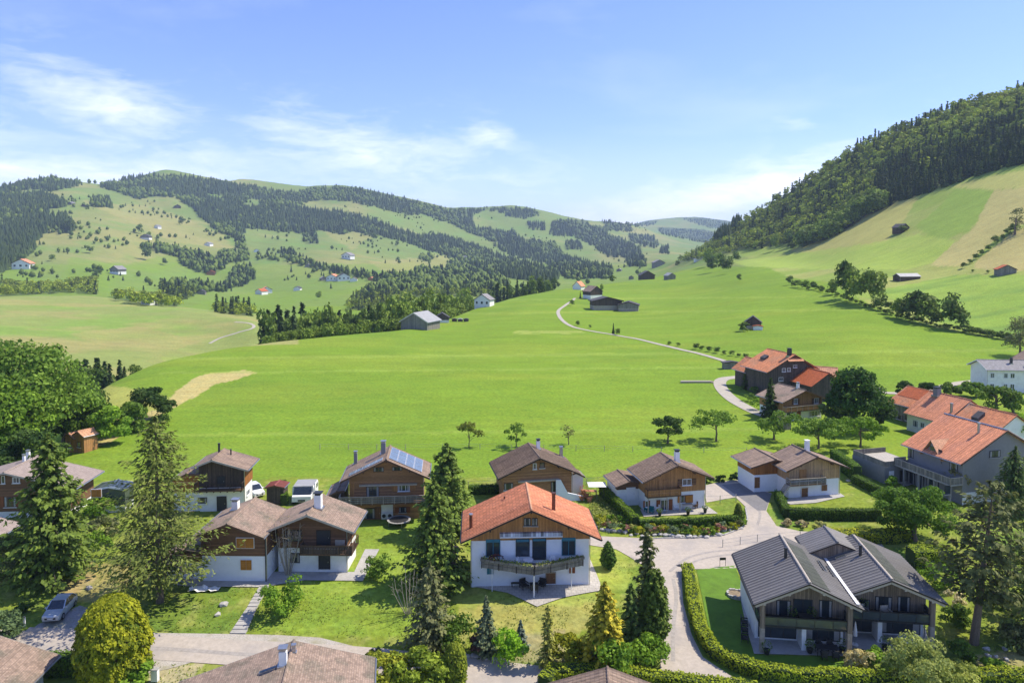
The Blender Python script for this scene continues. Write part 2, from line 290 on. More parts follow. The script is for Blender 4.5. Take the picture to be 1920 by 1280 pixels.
# ------------------------------------------------------------------ materials
def material(name, col, rough=0.8, var=0.25, scale=6.0, bump=0.0, bscale=30.0, metal=0.0, coat=0.0, stripes=None, brick=None, attr=False, trans=0.0, col2=None, detail=6, spec=0.3, stretch=None, patch=None):
    m = bpy.data.materials.new(name); m.use_nodes = True; nt = m.node_tree; nt.nodes.clear(); N = nt.nodes.new; L = nt.links.new
    out = N('ShaderNodeOutputMaterial'); b = N('ShaderNodeBsdfPrincipled'); L(b.outputs[0], out.inputs[0])
    b.inputs['Roughness'].default_value = rough; b.inputs['Metallic'].default_value = metal; b.inputs['Specular IOR Level'].default_value = spec
    if coat: b.inputs['Coat Weight'].default_value = coat
    tc = N('ShaderNodeTexCoord'); vec = tc.outputs['Object']
    if attr == 'world':
        g = N('ShaderNodeNewGeometry'); vec = g.outputs['Position']
    if stretch:
        mp = N('ShaderNodeMapping'); mp.inputs['Scale'].default_value = stretch; L(vec, mp.inputs[0]); vecs = mp.outputs[0]
    else: vecs = vec
    n = N('ShaderNodeTexNoise'); n.inputs['Scale'].default_value = scale; n.inputs['Detail'].default_value = detail; n.inputs['Roughness'].default_value = 0.65; L(vecs, n.inputs['Vector'])
    ramp = N('ShaderNodeValToRGB'); ramp.color_ramp.elements[0].position = 0.3; ramp.color_ramp.elements[1].position = 0.72
    c = np.array(col[:3]); c2 = np.array(col2[:3]) if col2 else c * (1 + var)
    lo = c * (1 - var)
    ramp.color_ramp.elements[0].color = (*lo, 1); ramp.color_ramp.elements[1].color = (*np.clip(c2, 0, 2), 1)
    L(n.outputs[0], ramp.inputs[0]); cur = ramp.outputs[0]
    def mixc(kind, fac, a, bb):
        x = N('ShaderNodeMix'); x.data_type = 'RGBA'; x.blend_type = kind
        if isinstance(fac, (int, float)): x.inputs[0].default_value = fac
        else: L(fac, x.inputs[0])
        L(a, x.inputs[6])
        if isinstance(bb, tuple): x.inputs[7].default_value = bb
        else: L(bb, x.inputs[7])
        return x.outputs[2]
    hgt_sock = None
    if patch:                                            # large stains / weathering with a shape of their own
        n2 = N('ShaderNodeTexNoise'); n2.inputs['Scale'].default_value = patch[0]; n2.inputs['Detail'].default_value = 5; L(vec, n2.inputs['Vector'])
        r2 = N('ShaderNodeValToRGB'); r2.color_ramp.elements[0].position = 0.48; r2.color_ramp.elements[1].position = 0.68; L(n2.outputs[0], r2.inputs[0])
        mm = N('ShaderNodeMath'); mm.operation = 'MULTIPLY'; L(r2.outputs[0], mm.inputs[0]); mm.inputs[1].default_value = patch[2]
        cur = mixc('MIX', mm.outputs[0], cur, (*patch[1], 1))
    if stripes:                                          # boards: (axis, width, darkness)
        ax, w, dk = stripes; sp = N('ShaderNodeSeparateXYZ'); L(vec, sp.inputs[0])
        src = sp.outputs['XYZ'.index(ax[0])]
        if len(ax) > 1:
            ad = N('ShaderNodeMath'); ad.operation = 'ADD'; L(src, ad.inputs[0]); L(sp.outputs['XYZ'.index(ax[1])], ad.inputs[1]); src = ad.outputs[0]
        dv = N('ShaderNodeMath'); dv.operation = 'DIVIDE'; L(src, dv.inputs[0]); dv.inputs[1].default_value = w
        fl = N('ShaderNodeMath'); fl.operation = 'FLOOR'; L(dv.outputs[0], fl.inputs[0])
        wn = N('ShaderNodeTexWhiteNoise'); wn.noise_dimensions = '1D'; L(fl.outputs[0], wn.inputs['W'])
        fr = N('ShaderNodeMath'); fr.operation = 'FRACT'; L(dv.outputs[0], fr.inputs[0])
        pg = N('ShaderNodeMath'); pg.operation = 'PINGPONG'; L(fr.outputs[0], pg.inputs[0]); pg.inputs[1].default_value = 0.5
        gp = N('ShaderNodeMath'); gp.operation = 'GREATER_THAN'; L(pg.outputs[0], gp.inputs[0]); gp.inputs[1].default_value = 0.07
        v1 = N('ShaderNodeMapRange'); L(wn.outputs[0], v1.inputs[0]); v1.inputs[3].default_value = 1 - dk; v1.inputs[4].default_value = 1 + dk * 0.6
        v2 = N('ShaderNodeMapRange'); L(gp.outputs[0], v2.inputs[0]); v2.inputs[3].default_value = 0.55; v2.inputs[4].default_value = 1
        ml = N('ShaderNodeMath'); ml.operation = 'MULTIPLY'; L(v1.outputs[0], ml.inputs[0]); L(v2.outputs[0], ml.inputs[1])
        cb = N('ShaderNodeCombineColor'); [L(ml.outputs[0], cb.inputs[i]) for i in range(3)]
        cur = mixc('MULTIPLY', 1.0, cur, cb.outputs[0]); hgt_sock = gp.outputs[0]
    if brick:                                            # tiles or blocks read in the object's x/y: (width, height, mortar, contrast, axes)
        w, hh, mo, ct = brick[:4]; bt = N('ShaderNodeTexBrick'); bt.inputs['Scale'].default_value = 1.0
        bt.inputs['Brick Width'].default_value = w; bt.inputs['Row Height'].default_value = hh; bt.inputs['Mortar Size'].default_value = mo; bt.inputs['Mortar Smooth'].default_value = 0.3
        bt.inputs['Color1'].default_value = (1 - ct, 1 - ct, 1 - ct, 1); bt.inputs['Color2'].default_value = (1 + ct * .5, 1 + ct * .5, 1 + ct * .5, 1); bt.inputs['Mortar'].default_value = (0.62, 0.62, 0.62, 1)
        v = vec
        if len(brick) > 4:
            sp = N('ShaderNodeSeparateXYZ'); L(vec, sp.inputs[0]); cm = N('ShaderNodeCombineXYZ')
            L(sp.outputs['XYZ'.index(brick[4][0])], cm.inputs[0]); L(sp.outputs['XYZ'.index(brick[4][1])], cm.inputs[1]); v = cm.outputs[0]
        L(v, bt.inputs['Vector']); cur = mixc('MULTIPLY', 1.0, cur, bt.outputs[0]); hgt_sock = bt.outputs[1]
    if attr in (True, 'world'):
        at = N('ShaderNodeVertexColor'); at.layer_name = 'Col'
        cur = mixc('MULTIPLY', 1.0, cur, at.outputs[0])
    L(cur, b.inputs['Base Color'])
    if trans:
        tr = N('ShaderNodeBsdfTranslucent'); L(cur, tr.inputs[0]); ms = N('ShaderNodeMixShader'); ms.inputs[0].default_value = trans
        L(b.outputs[0], ms.inputs[1]); L(tr.outputs[0], ms.inputs[2]); L(ms.outputs[0], out.inputs[0])
    if bump:
        bn = N('ShaderNodeTexNoise'); bn.inputs['Scale'].default_value = bscale; bn.inputs['Detail'].default_value = 5; L(vec, bn.inputs['Vector'])
        bp = N('ShaderNodeBump'); bp.inputs['Strength'].default_value = min(bump, 1.0); bp.inputs['Distance'].default_value = 0.05
        L(bn.outputs[0], bp.inputs['Height']); L(bp.outputs[0], b.inputs['Normal'])
    return m

def ground_material():
    """meadow and pasture: the colour of each stretch of ground comes from the mesh, grain and mowing streaks from noise"""
    m = bpy.data.materials.new('ground_grass'); m.use_nodes = True; nt = m.node_tree; nt.nodes.clear(); N = nt.nodes.new; L = nt.links.new
    out = N('ShaderNodeOutputMaterial'); b = N('ShaderNodeBsdfPrincipled'); L(b.outputs[0], out.inputs[0]); b.inputs['Roughness'].default_value = 0.95; b.inputs['Specular IOR Level'].default_value = 0.1
    geo = N('ShaderNodeNewGeometry'); at = N('ShaderNodeVertexColor'); at.layer_name = 'Col'
    def nz(scale, detail, stretch=(1, 1, 1), rough=0.6):
        mp = N('ShaderNodeMapping'); mp.inputs['Scale'].default_value = stretch; L(geo.outputs['Position'], mp.inputs[0])
        n = N('ShaderNodeTexNoise'); n.inputs['Scale'].default_value = scale; n.inputs['Detail'].default_value = detail; n.inputs['Roughness'].default_value = rough; L(mp.outputs[0], n.inputs['Vector']); return n.outputs[0]
    def rng(s, lo, hi):
        r = N('ShaderNodeMapRange'); L(s, r.inputs[0]); r.inputs[1].default_value = 0.3; r.inputs[2].default_value = 0.7; r.inputs[3].default_value = lo; r.inputs[4].default_value = hi; return r.outputs[0]
    def mul(a, bb):
        x = N('ShaderNodeMath'); x.operation = 'MULTIPLY'; L(a, x.inputs[0]); L(bb, x.inputs[1]); return x.outputs[0]
    f = mul(mul(rng(nz(1.8, 9), 0.70, 1.30), rng(nz(0.3, 6, (.3, 1.1, 1)), 0.90, 1.10)), rng(nz(0.03, 4, (1, 3, 1)), 0.93, 1.07))
    cb = N('ShaderNodeCombineColor'); [L(f, cb.inputs[i]) for i in range(3)]
    mx = N('ShaderNodeMix'); mx.data_type = 'RGBA'; mx.blend_type = 'MULTIPLY'; mx.inputs[0].default_value = 1; L(at.outputs[0], mx.inputs[6]); L(cb.outputs[0], mx.inputs[7])
    # here and there a yellower blade mass
    m2 = N('ShaderNodeMix'); m2.data_type = 'RGBA'; m2.blend_type = 'MULTIPLY'; L(rng(nz(0.6, 6), 0.0, 0.75), m2.inputs[0]); L(mx.outputs[2], m2.inputs[6]); m2.inputs[7].default_value = (1.22, 1.03, 0.85, 1)
    L(m2.outputs[2], b.inputs['Base Color'])
    bp = N('ShaderNodeBump'); bp.inputs['Strength'].default_value = 0.6; bp.inputs['Distance'].default_value = 0.12; L(nz(3.5, 8), bp.inputs['Height']); L(bp.outputs[0], b.inputs['Normal'])
    return m

# ------------------------------------------------------------------ land cover, drawn as field outlines
MEADOW = (0.152, 0.258, 0.024); HILL = (0.155, 0.225, 0.06); STRAW = (0.31, 0.285, 0.115); PALE = (0.215, 0.275, 0.08); DRY = (0.34, 0.30, 0.13); LAWN = (0.17, 0.235, 0.032); FOREST_FLOOR = (0.06, 0.095, 0.03)
FORESTS = {   # outlines of the woods
 'west_ridge_wood': [[(0, 352), (55, 337), (100, 334), (140, 339), (195, 341), (250, 330), (290, 328), (300, 330), (335, 329), (375, 333), (420, 340), (450, 346), (500, 352), (500, 425), (465, 426), (447, 447), (430, 443), (400, 425), (372, 402), (355, 385), (330, 368), (290, 368), (262, 372), (225, 360), (190, 350), (155, 345), (120, 352), (95, 357), (60, 352), (30, 358), (0, 358)],
                     [(0, 362), (40, 364), (85, 362), (120, 380), (125, 385), (90, 390), (92, 405), (125, 405), (140, 425), (135, 435), (110, 430), (92, 428), (75, 445), (60, 455), (30, 468), (5, 490), (0, 490)],
                     [(0, 495), (60, 455), (70, 462), (30, 495), (0, 510)], [(170, 385), (172, 375), (185, 368), (205, 372), (212, 388)], [(80, 368), (120, 375), (125, 388), (95, 385)]],
 'centre_ridge_wood': [[(450, 350), (500, 356), (560, 360), (580, 352), (640, 350), (690, 356), (760, 372), (830, 390), (900, 392), (950, 388), (1000, 392), (1012, 400), (985, 408), (955, 404), (905, 412), (890, 425), (940, 432), (985, 448), (1040, 455), (1060, 478), (1110, 494), (1150, 504), (1142, 520), (1100, 516), (1050, 506), (1020, 492), (960, 478), (925, 458),
                        (850, 420), (800, 402), (760, 400), (740, 395), (700, 385), (650, 375), (600, 372), (560, 385), (590, 392), (650, 398), (690, 408), (740, 428), (790, 440), (830, 440), (880, 455), (950, 482), (1010, 498), (1050, 512), (1040, 530), (950, 518), (900, 502), (860, 487), (800, 467), (760, 452), (720, 442), (700, 440), (660, 432), (640, 437), (600, 430), (560, 435), (460, 425)]],
 'east_spur_wood': [[(1035, 415), (1060, 410), (1100, 413), (1105, 422), (1140, 425), (1140, 440), (1165, 445), (1200, 465), (1205, 480), (1212, 498), (1180, 498), (1170, 480), (1140, 480), (1120, 465), (1095, 450), (1070, 440), (1030, 440)],
                    [(1120, 408), (1145, 410), (1190, 428), (1185, 433), (1140, 430)], [(1180, 437), (1225, 441), (1237, 457), (1225, 464), (1180, 452)], [(990, 416), (1020, 416), (1025, 430), (992, 428)], [(952, 432), (968, 430), (970, 444), (954, 444)],
                    [(1060, 452), (1086, 450), (1092, 464), (1064, 466)], [(1237, 462), (1254, 462), (1254, 474), (1238, 473)], [(1170, 418), (1235, 412), (1225, 420), (1190, 424)]],
 'blue_ridge_wood': [[(1230, 425), (1320, 430), (1370, 440), (1360, 456), (1300, 450), (1240, 436)], [(1280, 408), (1330, 408), (1390, 418), (1380, 432), (1340, 427), (1300, 416)]],
}
MEADOW_CUTS = [[(620, 380), (650, 378), (690, 390), (700, 400), (740, 408), (770, 415), (810, 412), (840, 425), (900, 440), (950, 462), (930, 458), (860, 442), (830, 440), (790, 435), (760, 430), (720, 415), (680, 405), (640, 395)],
               [(455, 378), (470, 371), (485, 372), (490, 385), (460, 389)], [(567, 378), (596, 376), (590, 392), (566, 390)], [(388, 360), (420, 366), (415, 373), (392, 368)], [(886, 402), (912, 392), (950, 398), (940, 420), (888, 424)], [(150, 340), (190, 343), (186, 356), (158, 350)]]
BELTS = [   # valley tree belts: outline, broadleaf share
 ([(0, 532), (60, 538), (120, 530), (180, 528), (182, 550), (120, 548), (60, 552), (0, 556)], .97), ([(210, 555), (240, 550), (300, 560), (340, 570), (330, 575), (270, 572), (215, 562)], .97),
 ([(300, 560), (300, 540), (330, 530), (380, 528), (420, 535), (440, 525), (425, 545), (390, 545), (345, 560), (330, 572)], .6), ([(330, 475), (350, 468), (400, 482), (425, 500), (405, 512), (365, 508), (340, 495)], .5),
 ([(430, 515), (440, 500), (470, 498), (480, 520), (455, 535), (430, 540)], .5), ([(440, 445), (455, 440), (465, 465), (468, 490), (450, 490)], .7), ([(405, 475), (440, 468), (450, 490), (420, 495)], .7),
 ([(265, 460), (330, 462), (345, 475), (310, 472), (270, 468)], .7), ([(280, 470), (300, 465), (345, 478), (340, 484)], .7),
 ([(400, 580), (440, 574), (480, 585), (470, 592), (410, 588)], .7), ([(520, 470), (548, 466), (555, 480), (600, 497), (640, 505), (700, 515), (720, 520), (712, 528), (640, 514), (590, 502), (540, 490)], .4),
 ([(565, 425), (590, 420), (597, 455), (570, 458)], .3), ([(625, 425), (650, 420), (650, 437), (630, 440)], .3),
 ([(710, 535), (715, 515), (770, 512), (790, 500), (850, 505), (880, 500), (930, 520), (955, 530), (950, 550), (880, 555), (800, 555), (740, 545)], .6), ([(785, 478), (812, 480), (808, 492), (790, 490)], .8), ([(835, 500), (840, 488), (868, 490), (872, 512), (840, 512)], .8),
 ([(660, 560), (690, 540), (720, 535), (760, 545), (800, 550), (760, 565), (700, 580), (650, 580)], .7), ([(880, 470), (950, 490), (950, 520), (920, 512), (880, 490)], .5), ([(1040, 505), (1060, 498), (1100, 505), (1145, 508), (1140, 522), (1060, 522)], .5),
 ([(500, 478), (520, 480), (518, 486), (500, 486)], .7)]
SCRUB = [((0, 540), (180, 540), 60), ((180, 552), (340, 572), 40)]
HILLWOOD = [(1268, 490), (1300, 476), (1340, 450), (1370, 425), (1400, 398), (1440, 372), (1500, 328), (1560, 286), (1620, 250), (1660, 230), (1720, 212), (1780, 178), (1850, 162), (1960, 155), (1960, 300), (1920, 303), (1860, 318), (1800, 338), (1740, 358), (1700, 372), (1660, 385), (1610, 410), (1580, 432), (1545, 450), (1500, 462), (1470, 455), (1440, 462), (1405, 466), (1380, 470), (1340, 480), (1300, 487), (1270, 492)]

def paint(px, py, X, Y):
    n = len(px); c = np.tile(np.array(HILL), (n, 1)); big = fbm(X / 180, Y / 180, 21, 4); fine = fbm(X / 40, Y / 40, 31, 4)
    def mixto(mask, col, f=1.0):
        f = np.asarray(f) * mask; c[:] = c * (1 - f[:, None]) + np.array(col) * f[:, None]
    jit = 2.5; jx = px + (vnoise(X / 3, Y / 3, 5) - .5) * jit; jy = py + (vnoise(X / 3, Y / 3, 6) - .5) * jit
    jxf = px + (vnoise(X / 25, Y / 25, 5) - .5) * 8; jyf = py + (vnoise(X / 25, Y / 25, 6) - .5) * 5
    far = Y > 700
    mixto(far, STRAW, np.clip((big - .45) * 1.8, 0, .55)); mixto(far, (0.13, 0.25, 0.05), np.clip((.46 - fine) * 2.5, 0, .6))
    mixto(far & (jyf > 495) & (px < 1250), MEADOW, 0.45)
    for poly in ([(700, 500), (840, 480), (900, 500), (800, 510)], [(0, 500), (60, 515), (130, 545), (0, 545)], [(130, 480), (240, 500), (200, 540), (120, 520)], [(330, 580), (480, 545), (640, 545), (700, 530), (720, 545), (560, 565), (500, 600)], [(225, 500), (340, 470), (360, 490), (300, 510)]):
        mixto(inpoly(jxf, jyf, poly) & far, MEADOW, .5)
    for poly in ([(720, 420), (780, 435), (900, 470), (860, 475)], [(150, 375), (300, 390), (420, 440), (440, 470), (330, 455)], [(690, 490), (840, 480), (850, 500), (720, 512)], [(600, 430), (700, 440), (660, 470)]):
        mixto(inpoly(jxf, jyf, poly) & far, STRAW, .45)
    k = (Y > 255) & (Y < 700) & (px < 560)                                  # the smooth knoll to the left
    mixto(k, PALE); mixto(k, (0.17, 0.30, 0.05), np.clip((fbm(X / 90, Y / 30, 44, 4) - .5) * 4, 0, .7)); mixto(k, STRAW, np.clip((fbm(X / 50 + Y / 90, Y / 25, 47, 4) - .5) * 4, 0, .65))
    mixto(k & inpoly(jxf, jyf, [(130, 625), (260, 610), (380, 640), (330, 655), (200, 650)]), STRAW, .45)
    # the great meadow and its eastern slope
    mead = (Y < 850) & ~k & (py > 500) & (px > 60) | ((Y < 240) & (Y > 80))
    mead = mead & ~((px < 560) & (Y > 300))
    mixto(mead, MEADOW); mixto(mead, (0.195, 0.275, 0.032), np.clip((fbm(X / 60, Y / 14, 51, 4) - .5) * 3, 0, .6)); mixto(mead, (0.125, 0.225, 0.024), np.clip((fbm(X / 30, Y / 60, 57, 4) - .52) * 3, 0, .5))
    e = (px > 1240) & (Y > 240) & (Y < 1150)                                 # east slope above the hedgerow
    up = e & inpoly(jx, jy, [(1370, 470), (1480, 520), (1560, 530), (1640, 575), (1760, 615), (1900, 640), (2400, 700), (2400, 40), (1500, 40), (1240, 480)])
    mixto(up, (0.20, 0.29, 0.055)); mixto(up, (0.29, 0.32, 0.10), np.clip((fbm(X / 35, Y / 35, 61, 4) - .42) * 3, 0, .75))
    for poly, col, f in (([(1700, 355), (1720, 372), (1690, 420), (1660, 455), (1560, 478), (1480, 470), (1520, 455), (1560, 440), (1600, 415), (1660, 385)], (0.345, 0.34, 0.11), .8),
                      ([(1500, 475), (1640, 455), (1720, 440), (1790, 450), (1760, 490), (1700, 505), (1560, 505), (1400, 500), (1370, 490)], (0.27, 0.38, 0.07), .75),
                      ([(1790, 355), (1862, 358), (1820, 430), (1775, 448), (1740, 440), (1715, 425), (1760, 390)], (0.19, 0.30, 0.05), .85),
                      ([(1862, 358), (2100, 330), (2100, 420), (1905, 420), (1830, 480), (1800, 500), (1745, 498), (1790, 455), (1825, 430)], (0.37, 0.345, 0.14), .85),
                      ([(1830, 490), (1905, 430), (2100, 430), (2100, 508), (1920, 508), (1825, 503)], (0.37, 0.335, 0.14), .85),
                      ([(1780, 350), (1860, 330), (2100, 290), (2100, 330), (1870, 357)], (0.36, 0.37, 0.12), .8),
                      ([(1640, 545), (1800, 515), (2100, 515), (2100, 690), (1900, 630), (1760, 605)], (0.20, 0.33, 0.05), .8)):
        mixto(inpoly(jx, jy, poly) & (Y > 240), col, f)
    mixto(inpoly(jx, jy, [(1640, 545), (1800, 515), (2100, 515), (2100, 690), (1900, 630), (1760, 605)]) & (Y > 240), (0.13, 0.24, 0.05), np.clip((vnoise(X / 60, Y / 5, 71) - .5) * 3, 0, .6))
    # mown lines and bare bank of the meadow
    mixto(inpoly(jx, jy, [(150, 835), (200, 805), (245, 780), (300, 765), (330, 735), (360, 712), (395, 698), (470, 694), (480, 698), (440, 712), (400, 722), (370, 742), (330, 762), (290, 782), (250, 800), (205, 830), (150, 850)]) & (Y > 105) & (Y < 300), (0.44, 0.38, 0.17), .85)
    mixto(inpoly(jx, jy, [(185, 722), (240, 726), (320, 745), (240, 800), (185, 770)]) & (Y > 105) & (Y < 300), (0.33, 0.35, 0.09), .8)
    mixto(inpoly(jx, jy, [(960, 620), (1090, 620), (1100, 625), (965, 625)]) & (Y < 400), (0.30, 0.36, 0.09), .6)
    for (y0, y1) in ((663, 668), (690, 694), (806, 812), (560, 563), (585, 588)):
        mixto((Y > 135) & (Y < 500) & (jy + (px - 1000) * .01 > y0) & (jy + (px - 1000) * .01 < y1) & (px > 300), (0.24, 0.34, 0.06), .4)
    # village lawns and gardens
    v = Y < 112; v &= ~inpoly(px, py, [(0, 900), (380, 900), (700, 890), (1100, 880), (1400, 868), (1650, 850), (2200, 760), (2200, 700), (0, 700)])
    mixto(v, LAWN); mixto(v, (0.105, 0.185, 0.03), np.clip((fbm(X / 5, Y / 5, 81, 4) - .5) * 4, 0, .8)); mixto(v, (0.28, 0.31, 0.09), np.clip((fbm(X / 1.6, Y / 1.3, 85, 4) - .58) * 5, 0, .6))
    mixto(v & inpoly(jx, jy, [(640, 970), (800, 970), (800, 1190), (620, 1195), (480, 1180), (560, 1080), (680, 1060)]), (0.18, 0.285, 0.036), .7)
    for poly, col, f in (([(860, 1135), (1120, 1120), (1150, 1180), (860, 1200)], (0.32, 0.31, 0.10), .7), ([(850, 1115), (1120, 1100), (1150, 1130), (860, 1140)], (0.27, 0.35, 0.07), .6),
                         ([(120, 1120), (165, 1050), (260, 1060), (250, 1100), (170, 1130)], (0.36, 0.29, 0.14), .55), ([(90, 1095), (140, 1060), (185, 1080), (130, 1125)], (0.38, 0.30, 0.16), .6),
                         ([(960, 1190), (1060, 1180), (1060, 1240), (940, 1240)], (0.30, 0.27, 0.16), .7), ([(1425, 940), (1500, 985), (1460, 985)], (0.10, 0.22, 0.03), .5),
                         ([(280, 1250), (390, 1240), (350, 1280), (280, 1285)], (0.38, 0.34, 0.24), .7), ([(1100, 1010), (1180, 1040), (1180, 1110), (1105, 1100)], (0.30, 0.36, 0.07), .5),
                         ([(1820, 1230), (1930, 1215), (1930, 1270), (1850, 1270)], (0.36, 0.28, 0.17), .5)):
        mixto(inpoly(jx, jy, poly) & v, col, f)
    for nm, polys in FORESTS.items():
        for poly in polys: mixto(inpoly(px, py, poly) & (Y > 900) & ~np.any([inpoly(px, py, q) for q in MEADOW_CUTS], axis=0), FOREST_FLOOR, .8)
    for poly, _ in BELTS: mixto(inpoly(px, py, poly) & (Y > 350), FOREST_FLOOR, .6)
    mixto(inpoly(px, py, HILLWOOD) & (Y > 500), FOREST_FLOOR, .9)
    return c

def build_terrain():
    R, C = HZ.shape; Yg = ROW_Y[:, None] + np.zeros((1, C)); X = COLS_A[None] * np.maximum(Yg, 60)
    V = np.stack([X, Yg, HZ], -1).reshape(-1, 3)
    idx = np.arange(R * C).reshape(R, C); Fq = np.stack([idx[:-1, :-1], idx[:-1, 1:], idx[1:, 1:], idx[1:, :-1]], -1).reshape(-1, 4)
    px, py = project(V[:, 0], V[:, 1], V[:, 2]); cols = paint(px, py, V[:, 0], V[:, 1])
    me = npmesh('ground', V, Fq, ground_material(), cols, smooth=True)
    tag(link('ground', me), 'rolling green alpine meadow, pastures and village lawns', kind='structure')
build_terrain()

M = {}
M['asphalt'] = material('asphalt', (0.43, 0.375, 0.31), 0.9, .14, 2.5, patch=(.3, (0.33, .30, .27), .8), bump=.3)
M['dark_asphalt'] = material('dark_asphalt', (0.19, 0.185, 0.185), 0.9, .15, 2.5, patch=(.5, (.14, .14, .14), .6))
M['gravel'] = material('gravel', (0.42, 0.385, 0.33), 0.95, .35, 9, patch=(.6, (0.28, .26, .15), .7), bump=.5)
M['grey_gravel'] = material('grey_gravel', (0.30, 0.29, 0.28), 0.95, .35, 9, patch=(.8, (0.20, .22, .12), .5), bump=.5)
M['track'] = material('track', (0.40, 0.365, 0.30), 0.95, .15, 1.0)
M['paving'] = material('paving', (0.43, 0.40, 0.35), 0.9, .12, 4, brick=(.5, .5, .02, .1))
M['concrete'] = material('concrete', (0.40, 0.385, 0.36), 0.9, .15, 3, patch=(.7, (.28, .27, .24), .5))
M['lush_turf'] = material('lush_turf', (0.10, 0.195, 0.016), 0.9, .22, 1.2, patch=(.5, (0.12, .24, .02), .7), bump=.5)
M['bank_turf'] = material('bank_turf', (0.115, 0.24, 0.022), 0.95, .3, 3, bump=.4)
M['soil'] = material('soil', (0.23, 0.18, 0.12), 0.95, .4, 5, bump=.4)

def sheet(name, poly_px, mat, lift=0.05, step=1.2, label=None, world=None, kind='structure', smooth_pts=True):
    if world is None:
        X, Y = ground([p[0] for p in poly_px], [p[1] for p in poly_px]); pts = list(zip(X, Y))
    else: pts = world
    pts = [Vector((float(a), float(b))) for a, b in pts]
    dense = []
    for i, p in enumerate(pts):
        q = pts[(i + 1) % len(pts)]; n = max(1, int((q - p).length / step))
        for k in range(n): dense.append(p.lerp(q, k / n))
    xs = [p.x for p in dense]; ys = [p.y for p in dense]; poly = [(p.x, p.y) for p in dense]
    gx, gy = np.meshgrid(np.arange(min(xs), max(xs), step), np.arange(min(ys), max(ys), step)); gx = gx.ravel(); gy = gy.ravel()
    ins = inpoly(gx, gy, poly); extra = [Vector((float(a), float(b))) for a, b in zip(gx[ins], gy[ins])]
    n = len(dense); res = delaunay_2d_cdt(dense + extra, [(i, (i + 1) % n) for i in range(n)], [], 1, 1e-3)
    V = np.array([(v.x, v.y) for v in res[0]]); Z = hgt(V[:, 0], V[:, 1]) + lift
    mb = MB(); mb.v = [(float(a), float(b), float(c)) for (a, b), c in zip(V, Z)]; mb.f = [tuple(f) for f in res[2]]
    o = mb.build(name, mat, smooth=True)
    return tag(o, label, kind=kind)
def ribbon(name, line_px, width, mat, lift=0.05, label=None, world=None, sub=4):
    if world is None:
        X, Y = ground([p[0] for p in line_px], [p[1] for p in line_px]); pts = np.stack([X, Y], 1)
    else: pts = np.array(world, float)
    t = np.arange(len(pts)); tt = np.linspace(0, len(pts) - 1, (len(pts) - 1) * 8 + 1)
    def cr(v):
        vv = np.concatenate([[2 * v[0] - v[1]], v, [2 * v[-1] - v[-2]]]); o = []
        for q in tt:
            i = min(int(q), len(v) - 2); f = q - i; a, b, c, d = vv[i:i + 4]
            o.append(.5 * (2 * b + (c - a) * f + (2 * a - 5 * b + 4 * c - d) * f * f + (3 * b - a - 3 * c + d) * f ** 3))
        return np.array(o)
    c = np.stack([cr(pts[:, 0]), cr(pts[:, 1])], 1); d = np.gradient(c, axis=0); d /= np.linalg.norm(d, axis=1)[:, None]; nrm = np.stack([-d[:, 1], d[:, 0]], 1)
    us = np.linspace(-.5, .5, sub + 1); G = c[:, None] + nrm[:, None] * us[None, :, None] * width
    Z = hgt(G[..., 0], G[..., 1]) + lift; V = np.concatenate([G, Z[..., None]], -1).reshape(-1, 3)
    idx = np.arange(len(c) * (sub + 1)).reshape(len(c), sub + 1); Fq = np.stack([idx[:-1, :-1], idx[:-1, 1:], idx[1:, 1:], idx[1:, :-1]], -1).reshape(-1, 4)[:, ::-1]
    return tag(link(name, npmesh(name, V, Fq, mat, smooth=True)), label, kind='structure')

sheet('road', [(1095, 1004), (1229, 1010), (1300, 1010), (1358, 1004), (1393, 991), (1403, 974), (1400, 952), (1379, 932), (1325, 942), (1318, 911), (1350, 903), (1407, 897), (1412, 912), (1447, 925), (1437, 958), (1456, 986), (1500, 996), (1560, 998), (1640, 1000), (1660, 1030), (1500, 1042), (1400, 1064), (1304, 1067),
               (1284, 1064), (1278, 1085), (1281, 1130), (1297, 1190), (1318, 1232), (1372, 1268), (1450, 1300), (1236, 1300), (1240, 1210), (1250, 1130), (1240, 1082), (1177, 1042), (1156, 1030), (1100, 1021)], M['asphalt'], .05, 1.0, 'pale asphalt village road curving between the chalets')
sheet('driveway', [(1353, 909), (1407, 904), (1415, 916), (1447, 926), (1436, 957), (1420, 957)], M['dark_asphalt'], .065, 1.0, 'dark asphalt drive in front of the white garage')
ribbon('lane', [(30, 1197), (160, 1203), (300, 1213), (430, 1222), (560, 1229), (700, 1239), (850, 1256), (980, 1270), (1080, 1282), (1220, 1300)], 3.6, M['asphalt'], .05, 'narrow pale lane below the chalets')
sheet('gravel_verge', [(0, 1180), (45, 1182), (150, 1180), (280, 1186), (420, 1188), (520, 1190), (600, 1195), (660, 1210), (690, 1225), (660, 1245), (500, 1240), (380, 1235), (330, 1250), (280, 1262), (230, 1245), (100, 1222), (0, 1205)], M['gravel'], .03, 1.0, 'stony beige verge beside the lane')
sheet('parking_place', [(50, 1188), (72, 1170), (100, 1158), (150, 1135), (165, 1140), (150, 1185)], M['grey_gravel'], .045, .8, 'grey gravel parking place by the lane')
ribbon('meadow_track', [(1078, 559), (1062, 571), (1047, 583), (1052, 598), (1072, 612), (1110, 621), (1180, 633), (1250, 649), (1310, 663), (1358, 677), (1385, 688)], 1.8, M['track'], .12, 'pale farm track crossing the meadow')
ribbon('farm_track', [(1420, 700), (1385, 707), (1356, 711), (1350, 722), (1366, 743), (1395, 762), (1428, 777), (1460, 786)], 3.2, M['track'], .1, 'pale track curving below the old farmhouse')
ribbon('knoll_track', [(393, 644), (415, 633), (445, 624), (470, 617), (476, 611), (466, 606), (440, 604)], 2.0, M['track'], .15, 'pale track on the left knoll')
